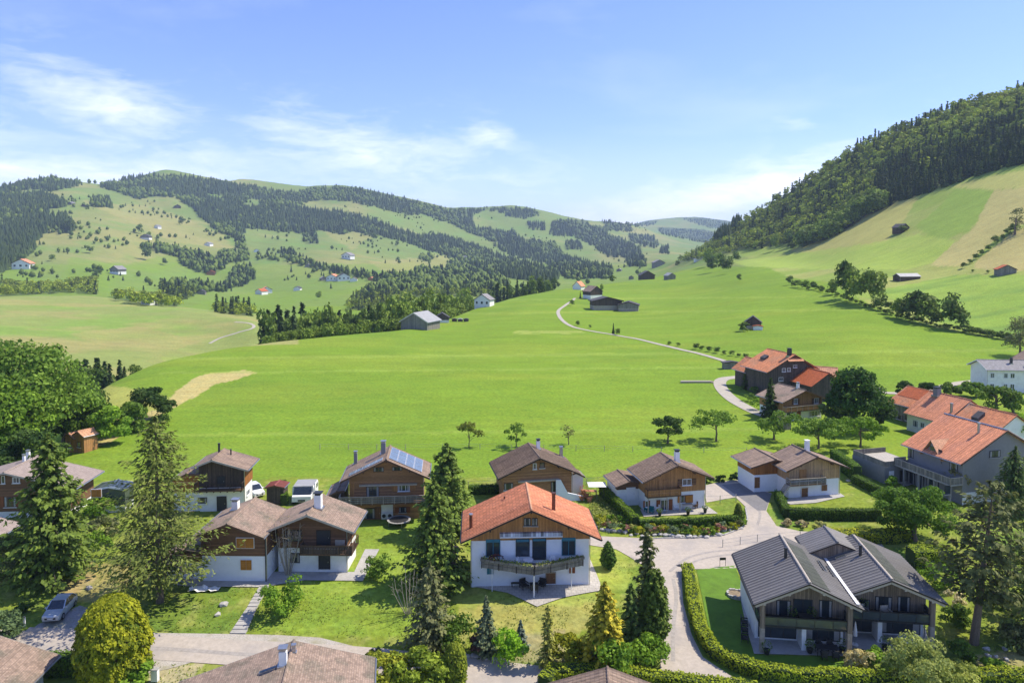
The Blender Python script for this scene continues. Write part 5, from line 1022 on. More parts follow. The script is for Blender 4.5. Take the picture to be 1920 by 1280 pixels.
# ------------------------------------------------------------------ chalet with white garage wing on the right
def garage_chalet():
    h = House('chalet_with_garage', 'white and timber chalet with brown roof and white garage wing by the dark drive', 'house', 44.1, 102.4, 10.6, 4.85, 5.2, 6.6, 6.05, 4.2, 4.15, of=.9, ob=.5, ol=.9, orr=1.1)
    h.walls(2.45, 'plaster_shade_tint', 'wood_tan'); h.roof('tile_brown', ribs=0, edge='beam'); h.chimney(1513, 842, 1.4, .55, 'RL', 'plaster', 'paint_white'); h.purlins([0, -2.5, 2.6])
    h.door((1502, 914, 1514, 934), mat='door_brown'); h.shutter((1540, 908, 1550, 919), mat='door_brown', frame='plaster_shade_tint'); h.shutter((1539, 880, 1553, 893), mat='wood_tan', frame='wood_tan'); h.shutter((1499, 880, 1511, 897), mat='wood_honey', frame='wood_honey')
    h.balcony(h.xl - .5, 1.2, 2.2, 1.2, rail='wood_weathered', style='planks', top='beam_pale', rh=.85)
    g = House('garage_wing', 'white garage wing with brown door and brown roof left of the timber chalet', 'garage', 38.9, 104.6, 10.6, 3.9, 3.2, 6.2, 5.0, 4.0, 4.1, of=.8, ob=.5, ol=.9, orr=.2); g.walls(2.6, 'plaster_shade_tint', 'wood_orange'); g.roof('tile_brown', ribs=0, edge='beam'); g.door((1414, 894, 1424, 914), mat='door_brown')
    for k in range(10):                      # outside stair up to the balcony
        y = h.y0 - .2 - k * .1; x = h.xl - .7 - k * .16; MB().box(x - .16, x + .12, h.y0 - 1.3, h.y0 - .2, 2.15 - k * .22 - .2, 2.15 - k * .22).build('stair_tread', M['terracotta' if False else 'beam_pale'], h.e)
    return h
GC = garage_chalet()
sheet('house_paving', [(1470, 941), (1480, 935), (1575, 925), (1584, 931), (1560, 936), (1530, 943), (1482, 946)], M['concrete'], .085, .8, 'grey paving along the front of the timber chalet with the garage')

# ------------------------------------------------------------------ dark grey double chalet
def grey_house():
    out = []
    e = None
    for i, (x, y, wl, wr, dep, zr, zl, zq) in enumerate(((27.11, 64.07, 4.87, 4.76, 11.1, 5.56, 3.31, 3.45), (35.25, 65.3, 4.55, 4.9, 10.6, 5.30, 3.4, 3.35))):
        h = House('grey_chalet', ['left half of the dark grey roofed double chalet, open terrace between rubble pillars', 'right half of the dark grey roofed double chalet, balcony with two wicker chairs'][i], 'house', x, y, -7.2, wl, wr, dep, zr, zl, zq, z0=-1.5, of=3.0, ob=.7, ol=.75, orr=.75)
        h.walls(2.5, 'plaster' if i == 0 else 'plaster', 'wood_grey'); h.roof('seam', ribs=.5, ribh=.1, edge='beam_dark', fascia=.16, th=.16)
        for sg, xe, ze in ((-1, -h.wl, h.zl), (1, h.wr, h.zq)):
            MB().bar((0, .12, h.zr - .3), (xe * .97, .12, h.rz(xe * .97) - .3), .12, .2).build('barge_beam', M['beam_pale'], h.e)
        for xx in (-3.9, -1.7, 1.3, 3.7): z = h.rz(xx) - .2; MB().box(xx - .1, xx + .1, .05, h.y0, z - .32, z - .06).build('purlin', M['beam_pale'], h.e)
        # glazing upstairs
        zs = 2.6
        rects = [((1455, 1124, 1482, 1157), 'frame_dark'), ((1487, 1122, 1523, 1156), 'frame_dark'), ((1535, 1124, 1560, 1157), 'frame_dark')] if i == 0 else [((1640, 1117, 1672, 1149), 'frame_dark'), ((1682, 1117, 1706, 1149), 'frame_dark'), ((1602, 1122, 1630, 1150), 'frame_dark')]
        for r, fr in rects: h.win(r, frame=fr, mull=0 if r[2] - r[0] < 30 else 1, sill=False)
        # storey deck, railing and pillars
        d = h.balcony(h.xl, h.xr, 2.5, 2.2, rail='rail_glass', style='glass', rh=.85, floor='metal_dark', top='metal_dark', ends=(True, True))
        for xx in (h.xl + .2, h.xr - .2):
            MB().box(xx - .2, xx + .2, .6, 1.05, -.3, 2.3).build('stone_pillar', M['stone'], h.e)
            rr = random.Random(int(xx * 10)); hh = -.2
            pil = h.e
            MB().box(xx - .21, xx + .21, .58, 1.08, 2.3, h.rz(xx) - .2).build('timber_column', M['wood_grey'], h.e)
        # downstairs glazing under the deck
        h.win((h.xl + .3, (-.3 if i == 0 else -.6), .25, 2.3), local=True, frame='frame_dark', mull=2, sill=False); h.win(((.6 if i == 0 else .1), h.xr - .3, .25, 2.3), local=True, frame='frame_dark', mull=2, sill=False)
        xm = .1 if i == 0 else -.3; MB().box(xm - .3, xm + .1, 1.4, h.y0 - .11, -.2, 2.3).build('white_partition', M['plaster'], h.e)
        # dark field of roof panels right of the ridge, white snow guard
        for k in range(9): h.rslab('roof_panel', [(.35, .25 + k * 1.05), (1.9, .25 + k * 1.05), (1.9, 1.25 + k * 1.05), (.35, 1.25 + k * 1.05)], 'moss_panel', .05, .1)
        MB().bar((0.1, .1, h.zr + .1), (.1, dep - .1, h.zr + .1), .14, .05).build('ridge_strip', M['beam_pale'], h.roof_o)
        h.chimney(*((1473, 1046) if i == 0 else (1613, 1041)), 1.0, .3, 'RL', 'metal_dark', 'metal_dark', pipe=True)
        out.append(h)
    a, b = out
    for (x0, x1, y0, y1, hh) in ((2.9, 3.25, 5.6, 8.0, a), (3.7, 4.0, 5.2, 7.6, a), (-2.9, -1.9, 6.6, 6.95, b), (-2.9, -1.9, 7.7, 8.05, b)):
        w = hh.rslab('skylight', [(x0, y0), (x1, y0), (x1, y1), (x0, y1)], 'metal', .14, .2); KIDS.setdefault(w.name, []); hh.rslab('pane', [(x0 + .06, y0 + .06), (x1 - .06, y0 + .06), (x1 - .06, y1 - .06), (x0 + .06, y1 - .06)], 'glass', .02, .215, w)
    # valley gutter
    A = a.W((4.25, .0, 0)); B = a.W((4.25, 10.6, 0)); z = a.rz(4.25) + a.z0 + .22
    p = a.Lc((A.x, A.y, z)); q = a.Lc((B.x, B.y, z)); MB().bar(p, q, .28, .05).build('valley_gutter', M['paint_white'], a.roof_o)
    c = House('rear_wing', 'small grey seam-roofed wing rising behind the dark grey double chalet', 'house', 33.66, 72.9, -6.5, 3.0, 3.4, 4.4, 5.7, 4.4, 4.4, z0=-1.5, of=.3, ob=.5, ol=.4, orr=.4); c.walls(2.5, 'plaster', 'wood_grey'); c.roof('seam', ribs=.46, ribh=.07, edge='beam_dark', th=.16, fascia=.16)
    c = House('garage', 'low grey roof just behind the right corner of the dark grey double chalet', 'garage', 41.3, 77.6, -6.5, 2.2, 2.2, 3.6, 1.5, 1.2, 1.2, z0=-1.2, of=.2, ob=.2, ol=.2, orr=.2); c.walls(0, up='plaster_grey'); c.roof('seam', ribs=.46, edge='beam_dark')
    return out
GH = grey_house()
sheet('terrace', [(1388, 1122), (1400, 1120), (1432, 1170), (1580, 1172), (1735, 1178), (1745, 1222), (1640, 1222), (1600, 1215), (1592, 1231), (1414, 1226), (1400, 1180)], M['concrete'], .08, .7, 'grey stone terrace around the dark grey double chalet')
sheet('lawn', [(1306, 1068), (1378, 1060), (1392, 1100), (1400, 1130), (1404, 1180), (1414, 1228), (1595, 1233), (1608, 1252), (1570, 1256), (1420, 1254), (1370, 1246), (1340, 1220), (1325, 1160)], M['lush_turf'], .05, .8, 'vivid green artificial-looking lawn beside the dark grey chalet')

# ------------------------------------------------------------------ big grey house with the orange roof, right edge
def modern_house():
    h = House('grey_house', 'large grey rendered house with orange roof, dormer and long timber balcony', 'house', 70.5, 101.2, 14.5, 8.0, 8.0, 10.8, 10.2, 5.9, 5.9, of=.5, ob=.5, ol=.9, orr=.9)
    h.walls(2.9, 'plaster_grey', 'plaster_grey', proud=.02, upname='upper_wall'); h.roof('tile_orange', ribs=.36, ribh=.06, edge='metal_dark', ridge_mat='metal')
    h.chimney(1835, 811, 1.4, .38, 'RL', 'metal', 'metal', pipe=True)
    # the long left side carries balcony and openings
    for r in ((1703, 840, 1713, 858), (1757, 842, 1767, 857), (1781, 862, 1796, 885)): h.win(r, 'L', frame='frame_dark', mull=1)
    for r in ((1703, 885, 1715, 912), (1718, 890, 1732, 915), (1738, 897, 1760, 925)): h.win(r, 'L', frame='frame_dark', mull=1, sill=False, name='glazed_door')
    h.win((1855, 844, 1875, 857), 'F', frame='frame_dark', mull=1); h.win((1771, 910, 1781, 926), 'F', frame='frame_dark', mull=0)
    h.balcony(.4, h.y1 + .4, 2.9, 2.2, face='L', rail='wood_weathered', style='boards', top='beam_pale', rh=1.0, floor='concrete')
    for yy in (.5, 3.2, 6, 8.8): MB().box(h.xl - 2.1, h.xl - 1.85, yy, yy + .25, -.2, 2.75).build('post', M['plaster_grey'], h.e)
    MB().box(h.xl + .02, h.xr, h.y0 - .06, h.y0 - .03, -.3, 1.6).build('white_plinth', M['plaster'], h.e)
    # dormer gable on the left slope
    y = 5.6; w = 1.6; zt = 7.9; xf = -7.3; xb = -4.4
    MB().add([(xf, y - w, 4.8), (xf, y + w, 4.8), (xf, y, zt - .1), (xb, y - w, 4.8), (xb, y + w, 4.8), (xb, y, zt - .1)], [(0, 2, 1), (3, 4, 5), (0, 3, 5, 2), (1, 2, 5, 4)]).build('dormer_wall', M['plaster_grey'], h.e)
    d = MB().slab([(xf - .4, y, zt), (xf - .4, y - w - .35, 5.35), (xb + .9, y - w - .35, 5.35 + 0), (xb, y, zt)], .12).slab([(xf - .4, y + w + .35, 5.35), (xf - .4, y, zt), (xb, y, zt), (xb + .9, y + w + .35, 5.35)], .12).build('dormer_roof', M['tile_peach'], h.e)
    MB().box(xf - .08, xf - .02, y - .4, y + .4, 5.7, 6.9).build('window', M['glass'], h.e)
    t = House('raised_terrace', 'grey walled raised terrace left of the grey house with orange roof', 'terrace', 60.2, 109.5, 14.5, 3.2, 3.2, 7, 2.9, 2.9, 2.9, of=0, ob=0, ol=0, orr=0); MB().box(-3.2, 3.2, 0, 7, -.3, 2.6).build('terrace_wall', M['plaster_grey'], t.e); MB().box(-3.0, 3.0, .2, 6.8, 2.6, 2.63).build('terrace_floor', M['paving'], t.e)
    for a, b in (((-3.1, .1), (3.1, .1)), ((-3.1, .1), (-3.1, 6.9)), ((-3.1, 6.9), (3.1, 6.9))): MB().bar((*a, 3.0), (*b, 3.0), .1, .8).build('parapet', M['wood_weathered'], t.e)
    for k in range(3): MB().box(-2.4 + k * 2, -1.5 + k * 2, -.05, .01, .1, 1.9).build('door', M['frame_dark' if k % 2 else 'paint_white'], t.e)
    return h
MH = modern_house()
sheet('patio', [(1620, 870), (1690, 885), (1720, 905), (1700, 912), (1650, 893), (1612, 880)], M['paving'], .08, .8, 'pale patio left of the grey house with orange roof')

# ------------------------------------------------------------------ left edge chalet
j_ = House('brown_chalet', 'wide brown boarded chalet with pale brown roof behind the dark spruce at the left edge', 'house', -67.2, 93.7, 4.4, 9.2, 9.0, 7.9, 6.45, 4.0, 4.05, of=1.0, ob=.7, ol=1.2, orr=1.2)
j_.walls(.9, 'plaster', 'wood_brown'); j_.roof('tile_pale', ribs=0, edge='beam_pale'); j_.win((3, 891, 10, 906), mull=0); j_.win((24, 894, 38, 905), mull=1); j_.win((8, 930, 31, 950), mull=2, frame='frame_brown', shut='shutter_red'); j_.win((60, 931, 82, 950), mull=1, frame='frame_brown'); j_.purlins([0, -4, 4]); j_.chimney(53, 858, 1.1, .4, 'RR', 'plaster', 'metal'); j_.chimney(45, 862, .8, .3, 'RR', 'plaster', 'metal'); j_.shutter((172, 917, 190, 931), 'F')
j2_ = House('glazed_porch', 'small glazed porch with an orange blind right of the brown chalet', 'shed', -54.9, 96.4, 4.4, 2.3, 2.2, 3, 3.7, 3.3, 3.3, of=.2, ob=.2, ol=.2, orr=.2); j2_.walls(1.0, 'plaster', 'rail_glass'); j2_.roof('rail_glass', ribs=0, edge='frame_white'); j2_.shutter((173, 918, 189, 932))
# roofs cut by the lower frame edge
m_ = House('brown_roofed_house', 'house with weathered brown tiled roof, chimney and skylight at the bottom edge', 'house', -15.3, 43.6, 9.4, 8.6, 6.3, 12, 5.05, 2.55, 3.05, z0=-2, of=1.0, ob=.8, ol=1.2, orr=1.2)
m_.walls(1.6, 'plaster', 'wood_brown'); m_.roof('tile_fine', ribs=0, courses=.26, edge='beam_pale'); m_.chimney(531, 1240, 1.1, .55, 'RR', 'plaster', 'metal'); m_.chimney(551, 1222, .35, .3, 'RR', 'metal', 'metal')
w = m_.rslab('skylight', [(-2.1, 8.6), (-.9, 8.6), (-.9, 8.95), (-2.1, 8.95)], 'metal', .15, .15); KIDS.setdefault(w.name, []); m_.rslab('pane', [(-2.05, 8.65), (-.95, 8.65), (-.95, 8.9), (-2.05, 8.9)], 'glass', .02, .17, w)
l_ = House('brown_roofed_house', 'house with tiled brown roof cut off by the lower left corner', 'house', -45.3, 48.5, 4.0, 8.5, 7.0, 11.6, 3.6, .7, .9, z0=-1.6, of=1, ob=.8, ol=1.2, orr=1.0)
l_.walls(1.5, 'plaster', 'wood_orange'); l_.roof('tile_fine', ribs=0, courses=.26, edge='beam_pale')
n_ = House('brown_roofed_house', 'peak of a ribbed brown roof poking in at the bottom edge above the yellow hedge', 'house', 6.7, 46.0, -5, 6, 6, 8.6, 3.4, 1.4, 1.4, z0=-2.4, of=1, ob=.6, ol=1, orr=1); n_.walls(1.4, 'plaster', 'wood_brown'); n_.roof('tile_brown', ribs=.42, ribh=.07)
n2_ = House('brown_roofed_house', 'corner of a pale brown roof at the left edge below the brown chalet', 'house', -65.6, 82.2, 4, 7, 5.0, 5.5, 3.4, 1.6, 1.9, z0=-.3, of=.6, ob=.6, ol=1, orr=1); n2_.walls(1.2, 'plaster', 'wood_brown'); n2_.roof('tile_pale', ribs=0)

# ------------------------------------------------------------------ old farm and row beyond the orchard
o1 = House('farmhouse', 'old farmhouse with huge orange half-hipped roof and dark boarded front', 'farmhouse', 68.6, 173.2, 16, 7.8, 7.0, 11, 10.4, 6.4, 6.6, of=.8, ob=.5, ol=1.0, orr=1.0); o1.walls(0, up='wood_black'); o1.roof('tile_orange_old', ribs=.5, ribh=.06, edge='beam')
for r in ((1466, 690, 1473, 697), (1476, 689, 1482, 696), (1487, 684, 1494, 689), (1460, 707, 1468, 714)): o1.win(r, mull=1)
o1.chimney(1480, 667, 1.6, .8, 'RL', 'metal_dark', 'metal_dark'); o1.rslab('dormer', [(-4.2, 6.2), (-3.0, 6.2), (-3.0, 8), (-4.2, 8)], 'roof_dark', .5, .6)
MB().add([(-2.2, -.05, o1.rz(-2.2) + .05), (2.2, -.05, o1.rz(2.2) + .05), (0, 2.6, o1.zr + .15), (-2.2, -.5, o1.rz(-2.2) - .4), (2.2, -.5, o1.rz(2.2) - .4)], [(0, 1, 2), (3, 4, 1, 0)]).build('hip', M['tile_orange_old'], o1.roof_o)
o1b = House('farm_barn', 'lower orange roofed barn joined to the rear left of the old farmhouse', 'barn', 63.4, 182.0, 14, 4.2, 5.0, 7, 7.6, 4.6, 6.0, of=.5, ob=.5, ol=.8, orr=.5); o1b.walls(0, up='wood_black'); o1b.roof('tile_orange_old', ribs=.5)
o2 = House('farm_barn', 'barn with bright orange-red hipped roof in front of the old farmhouse', 'barn', 74.4, 167.5, 15.6, 4.9, 4.9, 8.2, 6.9, 3.9, 3.9, of=.7, ob=.4, ol=.6, orr=.6); o2.walls(0, up='wood_black'); o2.roof('tile_red', ribs=.5, edge='beam_dark')
o3 = House('brown_roofed_farmhouse', 'honey boarded farmhouse with brown roof and white ground floor below the barn', 'farmhouse', 61.4, 148.8, 20.4, 5.95, 5.8, 8.6, 6.5, 4.35, 4.35, of=1.0, ob=.5, ol=.8, orr=.8); o3.walls(2.4, 'plaster', 'wood_honey'); o3.roof('tile_fine', ribs=0, edge='beam')
for r in ((1488, 747, 1495, 757), (1526, 746, 1534, 756)): o3.win(r, mull=1, shut='wood_brown')
o3.balcony(o3.xl, o3.xr, 2.3, .9, rail='wood_honey', top='beam_pale'); o3.win((1516, 770, 1538, 780), mull=3); o3.door((1493, 769, 1501, 785), mat='shutter_red'); o3.win((1475, 774, 1487, 783), mull=1, frame='frame_dark'); o3.chimney(1496, 727, 1.0, .5, 'RL', 'plaster', 'metal')
o4 = House('farm_annex', 'peach tiled annex behind the orange-red hipped barn', 'barn', 80.2, 176, 60, 4, 4, 8, 6.7, 4.0, 4.0, of=.5, ob=.5, ol=.6, orr=.6); o4.walls(0, up='wood_black'); o4.roof('tile_peach', ribs=.5)
for i, (nm, lb, x, y, w, d, zr, ze, mt, wl_) in enumerate((('farm_barn', 'pale stone barn with two-tone red roof at the left end of the row', 87.2, 145.0, 5.1, 8.6, 6.6, 3.5, 'tile_orange_old', 'wood_weathered'),
        ('row_house', 'middle house of the long orange roofed row with a small white veranda', 86.7, 134.6, 6.4, 9.4, 7.45, 3.4, 'tile_orange', 'plaster'), ('row_house', 'lower orange roofed end of the long row, with a dark dormer', 88.5, 124.8, 6.0, 9.4, 6.9, 3.2, 'tile_orange_old', 'plaster'))):
    p = House(nm, lb, 'barn' if i == 0 else 'house', x, y, 15.6, w, w, d, zr, ze, ze, of=.3, ob=.3, ol=.6, orr=.6); p.walls(0, up=wl_); p.roof(mt, ribs=.5, ribh=.06)
    if i == 0:
        p.rslab('red_tile_field', [(-2.9, .4), (-.05, .4), (-.05, 8.2), (-2.9, 8.2)], 'tile_red', .05, .08)
        for r in ((1671, 768, 1676, 778), (1681, 778, 1692, 786), (1698, 778, 1702, 788)): p.win(r, 'L', frame='frame_brown')
    if i == 1: p.win((1712, 788, 1722, 800), 'L', mull=2); p.win((1726, 792, 1734, 802), 'L', mull=1); p.chimney(1784, 772, 1.6, .5, 'RL', 'metal', 'metal', pipe=True); p.chimney(1757, 741, 1.4, 1.0, 'RL', 'plaster_grey', 'metal_dark')
    if i == 2: p.rslab('dormer', [(-3.4, 4.6), (-1.8, 4.6), (-1.8, 6), (-3.4, 6)], 'roof_dark', .7, .7)
q_ = House('white_house', 'white rendered two-storey house with grey roof at the right edge of the meadow', 'house', 119.2, 183.5, -95, 4.6, 4.6, 14.5, 7.6, 5.7, 5.7, of=.7, ob=.7, ol=.7, orr=.7, ); q_.walls(0, up='plaster'); q_.roof('slate', ribs=0, edge='frame_white')
for yy in (1.8, 5.0, 6.6, 10.0, 12.4):
    for zz in (.9, 3.6): q_.win((yy - .5, yy + .5, zz, zz + 1.2), 'R', local=True, mull=1)
q_.chimney(0, 0, 1.2, .5, 'RR', 'metal_dark', 'metal_dark', local=(1.6, 7.5, 0)); q_.chimney(0, 0, 1.4, .5, 'RR', 'metal_dark', 'metal_dark', local=(2.8, 11.0, 0))
q2 = House('white_house', 'house with brown roof and balcony beyond the right edge, beside the white house', 'house', 138, 179, 10, 7, 7, 10, 10.0, 6.4, 6.4, of=1, ob=.5, ol=1, orr=1); q2.walls(0, up='plaster'); q2.roof('tile_brown', ribs=0); q2.balcony(q2.xl, q2.xr, 3, 1.2, rail='wood_dark')
# two tiny orange roofed huts by the wood
for px, py, s in ((129, 840, 1.0), (147, 835, 1.1)):
    x, y = g1(px, 849); a = House('hut', ['front one of two small orange roofed huts beside the wood at left', 'rear and taller of two small orange roofed huts beside the wood at left'][px > 140], 'hut', x, y, -28, 1.5 * s, 1.5 * s, 2.9, h1(x, y) + 3.6 * s, h1(x, y) + 2.9 * s, h1(x, y) + 2.9 * s, z0=h1(x, y) - .2, of=.2, ob=.2, ol=.2, orr=.2)
    a.walls(0, up='wood_honey'); a.roof('tile_peach', ribs=.5); a.win((-.5, .5, 1.2, 2.2), local=True, frame='frame_brown', mull=0)
# small things between the back chalets
rs = House('garden_shed', 'dark shed with a red ribbed roof left of the camper', 'shed', -33.4, 99.6, 0, 1.35, 1.35, 2.4, 2.75, 2.5, 2.5, of=.25, ob=.2, ol=.15, orr=.15); rs.walls(0, up='wood_black'); rs.roof('tile_maroon', ribs=.3)
xs, ys = g1(1477, 806); sh = House('garden_shed', 'tiny grey shed in the orchard below the honey boarded farmhouse', 'shed', xs, ys, 20, 1.0, 1.0, 2, h1(xs, ys) + 2.6, h1(xs, ys) + 2.3, h1(xs, ys) + 2.3, z0=h1(xs, ys), of=.1, ob=.1, ol=.1, orr=.1); sh.walls(0, up='wood_weathered'); sh.roof('tile_fine', ribs=0)

# ------------------------------------------------------------------ huts, barns and farms across the valley
def small(name, label, cat, px, py, wpx, rot=0, depth=1.0, eave=.36, ridge=.62, roof='roof_dark', wall='wood_weathered', low=None, wins=0, group=None, side=False, world=None):
    x, y = world or g1(px, py); z = h1(x, y); w = wpx * y / F_PX / 2 / max(.6, math.cos(math.radians(rot))); d = 2 * w * depth
    h = House(name, label, cat, x, y, rot, w, w, d, z + 2 * w * ridge, z + 2 * w * eave, z + 2 * w * eave, z0=z, of=w * .08, ob=w * .08, ol=w * .1, orr=w * .1, group=group)
    if low: h.walls(2 * w * eave * .5, low, wall)
    else: h.walls(0, up=wall, base=-w * .5)
    h.roof(roof, ribs=0, th=max(.2, w * .05), ridge=False, edge='beam_dark' if roof != 'roof_silver' else 'metal', fascia=max(.25, w * .07))
    if wins:
        for k in range(wins):
            u = h.xl + (h.xr - h.xl) * (k + .5) / wins; s_ = (h.xr - h.xl) * .07; h.win((u - s_, u + s_, 2 * w * eave * .45, 2 * w * eave * .8), local=True, mull=0, sill=False)
    return h
small('barn', 'grey weathered barn with silver roof standing alone on the meadow edge', 'barn', 775, 617, 58, -22, .9, .22, .50, 'roof_silver', 'wood_weathered')
small('dark_farmhouse', 'dark roofed farmhouse half hidden by trees behind the grey barn', 'house', 829, 598, 28, 6, .9, .34, .66, 'roof_dark', 'wood_black', 'plaster', world=(float(ray(829, 598)[0]) * 345, 345))
small('white_house', 'small white house with grey roof by the dark tree belt', 'house', 902, 575, 32, -20, .8, .42, .74, 'slate', 'plaster', wins=3, world=(float(ray(903, 572)[0]) * 425, 425))
x, y = g1(862, 602)
for k in range(3): small('shed', ['left low dark shed of three beside the dark farmhouse', 'middle low dark shed of three beside the dark farmhouse', 'right low dark shed with white tarp beside the dark farmhouse'][k], 'shed', 852 + k * 11, 603, 10, 4, 1, .45, .6, ['roof_dark', 'roof_silver', 'roof_dark'][k], 'wood_black')
small('long_barn', 'long dark barn with grey roof by the bend of the meadow track', 'barn', 1140, 582, 60, 8, .55, .30, .42, 'roof_dark', 'wood_dark', 'stone')
small('barn', 'dark gabled barn joined to the right end of the long dark barn', 'barn', 1178, 584, 40, -12, .8, .30, .46, 'roof_dark', 'wood_weathered', 'stone')
small('farmhouse', 'small brown farmhouse just behind the long dark barn', 'farmhouse', 1119, 560, 26, 30, .9, .45, .8, 'tile_fine', 'wood_dark', 'plaster')
small('cottage', 'small white cottage with bright orange roof on the crest of the meadow', 'cottage', 1081, 543, 16, -35, .9, .32, .8, 'tile_orange', 'plaster')
small('hut', 'dark wooden hut on the saddle left of the dark clump of trees', 'hut', 1215, 524, 29, 4, .8, .28, .56, 'roof_dark', 'wood_dark')
small('hut', 'small grey hut with pale roof right of the dark wooden hut', 'hut', 1260, 524, 17, 20, .9, .4, .7, 'roof_silver', 'wood_weathered')
small('hut', 'tiny grey hut left of the dark wooden hut on the saddle', 'hut', 1184, 524, 9, 0, .8, .5, .8, 'roof_dark', 'wood_weathered')
small('farmhouse', 'far grey roofed farmhouse on the skyline of the saddle', 'farmhouse', 1237, 499, 22, 10, .7, .3, .55, 'slate', 'wood_weathered')
small('house', 'far house with white roof where the wooded hill begins', 'house', 1312, 488, 18, 5, .6, .14, .2, 'roof_silver', 'plaster')
small('barn', 'small barn with dark roof and red lean-to in the right meadow', 'barn', 1412, 617, 30, -18, .8, .4, .78, 'roof_dark', 'wood_dark', 'stone')
small('lean_to', 'red roofed lean-to at the front of the small meadow barn', 'shed', 1421, 619, 18, -18, .5, .4, .5, 'tile_red', 'plaster')
small('barn', 'long barn with bright silver roof above the hillside hedgerow', 'barn', 1680, 527, 13, -80, 2.05, .42, .68, 'roof_silver', 'wood_dark')
small('hut', 'dark hut among the hay fields high on the right slope', 'hut', 1698, 433, 21, 25, .9, .28, .6, 'roof_dark', 'wood_dark')
small('cottage', 'cottage with red roof at the right edge of the slope', 'cottage', 1889, 515, 32, -15, .7, .30, .56, 'tile_red', 'wood_weathered')
small('open_shed', 'small flat roofed shed at the fork of the tracks', 'shed', 1373, 692, 32, 4, .5, .38, .46, 'roof_dark', 'wood_weathered')
FAR = [(38, 505, 32, 'tile_orange', 'plaster', 'white farmhouse with orange roof below the dark round tree, far left'), (213, 514, 24, 'slate', 'wood_weathered', 'grey roofed farm on the left hill, beside two trees'), (256, 556, 13, 'tile_orange', 'wood_dark', 'small orange roofed hut above the left knoll'),
       (272, 571, 20, 'slate', 'plaster', 'left of two grey roofed houses behind the knoll crest'), (287, 572, 14, 'slate', 'wood_weathered', 'right of two grey roofed houses behind the knoll crest'), (271, 449, 17, 'roof_dark', 'wood_weathered', 'dark hut beside a tree in the middle of the left hill'),
       (292, 428, 10, 'slate', 'plaster', 'pale speck of a house high on the left hill'), (333, 391, 11, 'roof_dark', 'wood_dark', 'dark hut near the upper wood edge on the left hill'), (388, 461, 12, 'slate', 'plaster', 'white house on the shoulder of the left hill'), (395, 516, 15, 'tile_red', 'wood_orange', 'red roofed farm at the foot of the left hill copse'),
       (377, 552, 15, 'roof_dark', 'wood_weathered', 'dark roofed house by the valley trees below the copse'), (484, 552, 16, 'tile_red', 'plaster', 'left of two farm buildings on the valley green, red roofed'), (501, 550, 18, 'tile_orange', 'plaster', 'right of two farm buildings on the valley green, orange roofed'), (556, 545, 14, 'roof_dark', 'plaster', 'tall white house alone on the valley green'),
       (481, 473, 10, 'slate', 'plaster', 'small house at the left end of the spruce line'), (577, 501, 11, 'slate', 'wood_weathered', 'grey hut beside the line of spruces'), (648, 486, 20, 'slate', 'plaster', 'white house with long roof high on the central pasture'), (608, 526, 11, 'slate', 'wood_weathered', 'grey hut at the left end of the valley hamlet'),
       (621, 527, 22, 'tile_orange', 'plaster', 'orange roofed farmhouse of the valley hamlet'), (645, 527, 24, 'roof_dark', 'plaster', 'long dark roofed farm of the valley hamlet'), (663, 528, 14, 'tile_fine', 'plaster', 'brown roofed house at the right of the valley hamlet'), (694, 526, 11, 'tile_orange', 'wood_honey', 'small orange roofed house right of the valley hamlet'),
       (875, 489, 14, 'slate', 'plaster', 'white house in a clearing right of the central wood'), (130, 384, 10, 'slate', 'wood_weathered', 'hut at the top of the left pasture by the wood'), (157, 388, 8, 'roof_dark', 'wood_dark', 'tiny dark hut below the upper left wood'), (956, 505, 12, 'tile_fine', 'plaster', 'first white house of the distant village from the left'),
       (969, 506, 10, 'roof_dark', 'plaster', 'second house of the distant village from the left'), (985, 509, 10, 'tile_orange', 'plaster', 'orange roofed house of the distant village'), (998, 510, 9, 'slate', 'plaster', 'grey roofed house in the middle of the distant village'), (1011, 512, 10, 'tile_fine', 'plaster', 'brown roofed house near the right end of the distant village'),
       (1023, 513, 9, 'tile_peach', 'plaster', 'last house of the distant village, peach roofed'), (1160, 509, 9, 'slate', 'wood_weathered', 'small grey house at the head of the valley')]
for i, (px, py, w, rf, wl_, lb) in enumerate(FAR): small('far_house', lb, 'house', px, py, w, [8, -25, 30, -10, 20][i % 5] if i else 12, [.8, .7, 1.0][i % 3], .34, .6, rf, wl_, low='plaster' if w > 15 else None, wins=3 if w > 19 else 0)

# ------------------------------------------------------------------ trees and shrubs, one by one
def place_h(px, base, top):
    x, y = g1(px, base); return x, y, (base - top) * y / F_PX
def leafy(name, label, cat, px, base, top, w, c0, c1, seed, nclump=26, nleaf=5200, size=.42, trunk=.14, low=.2, bark='bark', csize=.42, group=None, irr=.25, world=None, flat=.0, h=None, trunk_r=None):
    if world: x, y = world; H = h
    else: x, y, H = place_h(px, base, top)
    R = w * y / F_PX / 2 * 1.16; cz = H * (1 + low) / 2; rz = H * (1 - low) / 2
    me, cc = mesh_leafy(seed, R, R, rz, nclump, nleaf, size, c0, c1, cz, csize=csize, irregular=irr, flat=flat)
    ms = [('crown', me)]
    if trunk: ms.append(('trunk', trunk_mb(seed, H * .62, trunk_r or max(.09, R * .085), [tuple(c * .85) for c in cc[:6]], n=7).mesh('trunk', M[bark])))
    return plant(name, px, base, ms, label, cat, group, rz=0, world=(x, y))
